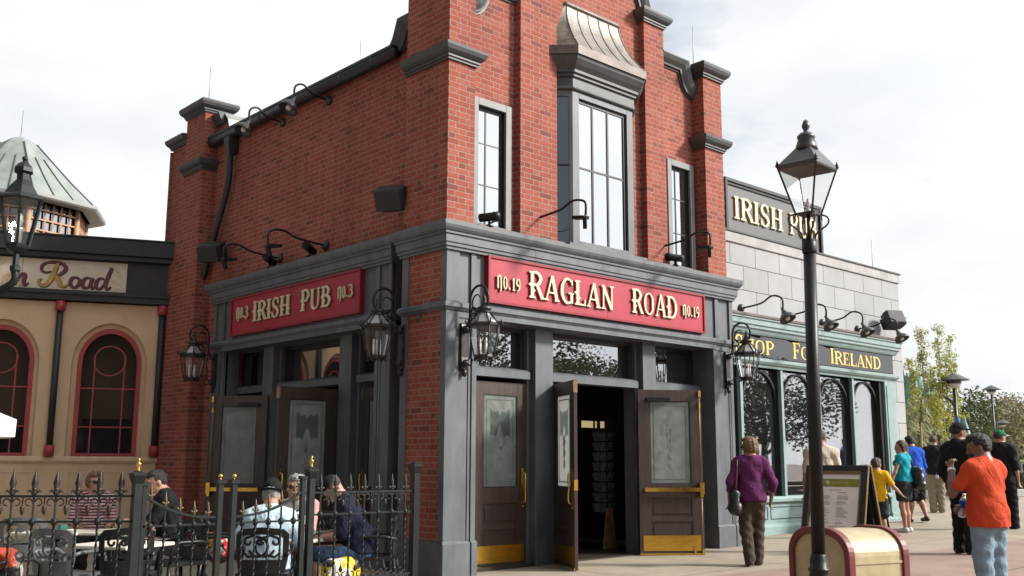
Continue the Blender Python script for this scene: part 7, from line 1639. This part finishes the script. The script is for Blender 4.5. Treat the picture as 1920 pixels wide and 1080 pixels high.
for i, (px, d, h, lb) in enumerate([(1708, 26, 2.7, 'pale dracaena with two bare stems right beside the grey wall'), (1722, 27, 2.3, 'shorter pale dracaena right of the other one'), (1748, 28, 1.9, 'low spiky pale plant under the bamboo')]):
    p = at(px, d); rng = random.Random(80 + i); o = thing('dracaena', lb, 'plant', (p.x, p.y, gz(p.x)), 0, 'pale dracaenas beside the shop'); m = MB(); t_m = MB()
    for j in range(4):
        a = rng.random() * 6.28; r_ = rng.uniform(.05, .28); top = Vector((r_ * math.cos(a) * 1.5, r_ * math.sin(a) * 1.5, h * rng.uniform(.55, 1.0))); t_m.tube([(r_ * math.cos(a), r_ * math.sin(a), 0), top], .035, 6)
        for q in range(90):
            z = rng.uniform(-.55, .1); b_ = rng.random() * 6.28; L_ = rng.uniform(.28, .5); d_ = Vector((math.cos(b_), math.sin(b_), rng.uniform(-.5, .7))).normalized(); c = top + Vector((0, 0, z)); s = d_.cross(Vector((0, 0, 1))).normalized() * .022; tip = c + d_ * L_ + Vector((0, 0, -.18)); mid = c + d_ * L_ * .5
            m.add([c - s, c + s, mid + s, mid - s], [(0, 1, 2, 3)]); m.add([mid - s, mid + s, tip], [(0, 1, 2)])
    t_m.build('stem', pbr('pale stem', (.30, .24, .17), .8), o); m.build('leaves', 'leaf_pale', o, recalc=False)
# turquoise spires far behind the bamboo
for px, d, h, r_, lb in ((1703, 72, 8.1, 1.0, 'turquoise jagged spire nearest the grey wall, behind the bamboo'), (1729, 74, 7.7, .8, 'smaller turquoise jagged spire behind the bamboo')):
    p = at(px, d); m = MB(); rng = random.Random(int(px)); n = 10
    m.lathe([(r_ * 1.5, 0), (r_ * 1.15, h * .45), (r_ * .95, h * .8)], (p.x, p.y, 0), n, .3, False)
    for j in range(n): a = .3 + j * 2 * math.pi / n; m.lathe([(r_ * .30, h * .78), (r_ * .22, h * .86), (.02, h * rng.uniform(.93, 1.0))], (p.x + r_ * .72 * math.cos(a), p.y + r_ * .72 * math.sin(a), 0), 6, a, False)
    tag(m.build('spire', 'teal_far'), lb, 'spire', 'turquoise spires')
# far lamp posts
def far_lamp(label, px, d, h, arm=False, k=1.0):
    p = at(px, d); o = thing('plaza_lamp', label, 'street lamp', (p.x, p.y, gz(p.x)), math.atan2(CR.y, CR.x), 'pagoda capped lamps across the plaza')
    m = MB(); m.tube([(0, 0, 0), (0, 0, h - .42 * k)], .055 * k, 8); m.lathe([(.12, 0), (.12, .3), (.06, .4)], (0, 0, 0), 8); m.build('post', 'lamp_grey', o)
    m = MB(); m.lathe([(.20 * k, h - .30 * k), (.22 * k, h - .22 * k), (.46 * k, h - .20 * k), (.20 * k, h - .06 * k), (.05 * k, h), (.01, h + .02)], (0, 0, 0), 12, 0, False); m.build('cap', 'lamp_grey', o)
    m = MB(); m.lathe([(.06 * k, h - .44 * k), (.16 * k, h - .38 * k), (.20 * k, h - .30 * k)], (0, 0, 0), 12); m.build('lamp_bowl', 'lamp_glow', o)
    if arm:
        m = MB(); m.tube(catmull([(0, 0, h - 1.35), (-.06, 0, h - .9), (-.35, 0, h - .68), (-.66, 0, h - .9), (-.68, 0, h - 1.3)], 5), .045, 7); m.build('arm', 'lamp_grey', o)
        m = MB(); m.lathe([(.03, h - 1.26), (.16, h - 1.32), (.29, h - 1.44), (.30, h - 1.50), (.24, h - 1.51)], (-.68, 0, 0), 14); m.build('lamp_shade', 'lamp_grey', o)
        m = MB(); m.lathe([(.23, h - 1.51), (.20, h - 1.64), (.10, h - 1.72), (.01, h - 1.74)], (-.68, 0, 0), 14); m.build('globe', 'lamp_glow', o)
far_lamp('lamp post with pagoda cap and a second drooping globe arm, in front of the bamboo', 1787, 30, 3.68, True); far_lamp('thin lamp post with pagoda cap standing before the far trees', 1856, 40, 4.1, False, .82); far_lamp('small pale lamp far off low before the brown trees', 1871, 48, 3.1, False, .8)
# folded parasols
for px, d, h, c, lb in ((1788, 26, 2.50, (.06, .13, .34), 'folded blue parasol behind the black capped man'), (1801, 28, 2.55, (.20, .33, .36), 'folded grey green parasol right behind the blue one')):
    p = at(px, d); o = thing('folded_parasol', lb, 'parasol', (p.x, p.y, gz(p.x)), .4, 'folded parasols'); z = gz(p.x); m = MB(); m.lathe([(.30, 1.15), (.20, 1.7), (.02, h - z)], (0, 0, 0), 5, 0, False); m.build('canopy', cloth('parasol cloth ' + lb.split()[1], c), o); m = MB(); m.tube([(0, 0, 0), (0, 0, 1.3)], .03, 6); m.build('pole', 'white', o)
# pale fence panels far right
o = thing('rail_fence', 'pale railing far off behind the green capped man', 'fence', tuple(at(1900, 44)), math.atan2(CR.y, CR.x)); m = MB()
for z in (.55, .95, 1.3): m.box(-3, 4.5, -.02, .02, z, z + .05)
m.build('rail', 'zinc', o)
for i in range(16): m = MB(); m.box(-3 + .5 * i, -2.95 + .5 * i, -.03, .03, .2, 1.34); m.build('rail_post', 'zinc', o)
# plaza trees that the windows reflect
T0 = tree('leafy plaza tree mirrored in the glass over the front doors', 20.6, -16.4, 5.5, 3.0, .70, 'leaf_dark', 21, 'plaza trees opposite the pub', clumps=90, per=85, leaf=.17)
dup(T0, (15.2, -15.6, .6), 1.1, 'plaza tree opposite the left front door'); dup(T0, (26.5, -19.5, .0), 2.3, 'plaza tree mirrored at the right of the door glass'); dup(T0, (26.6, -11.3, -.3), 3.0, 'plaza tree mirrored in the first shop window')
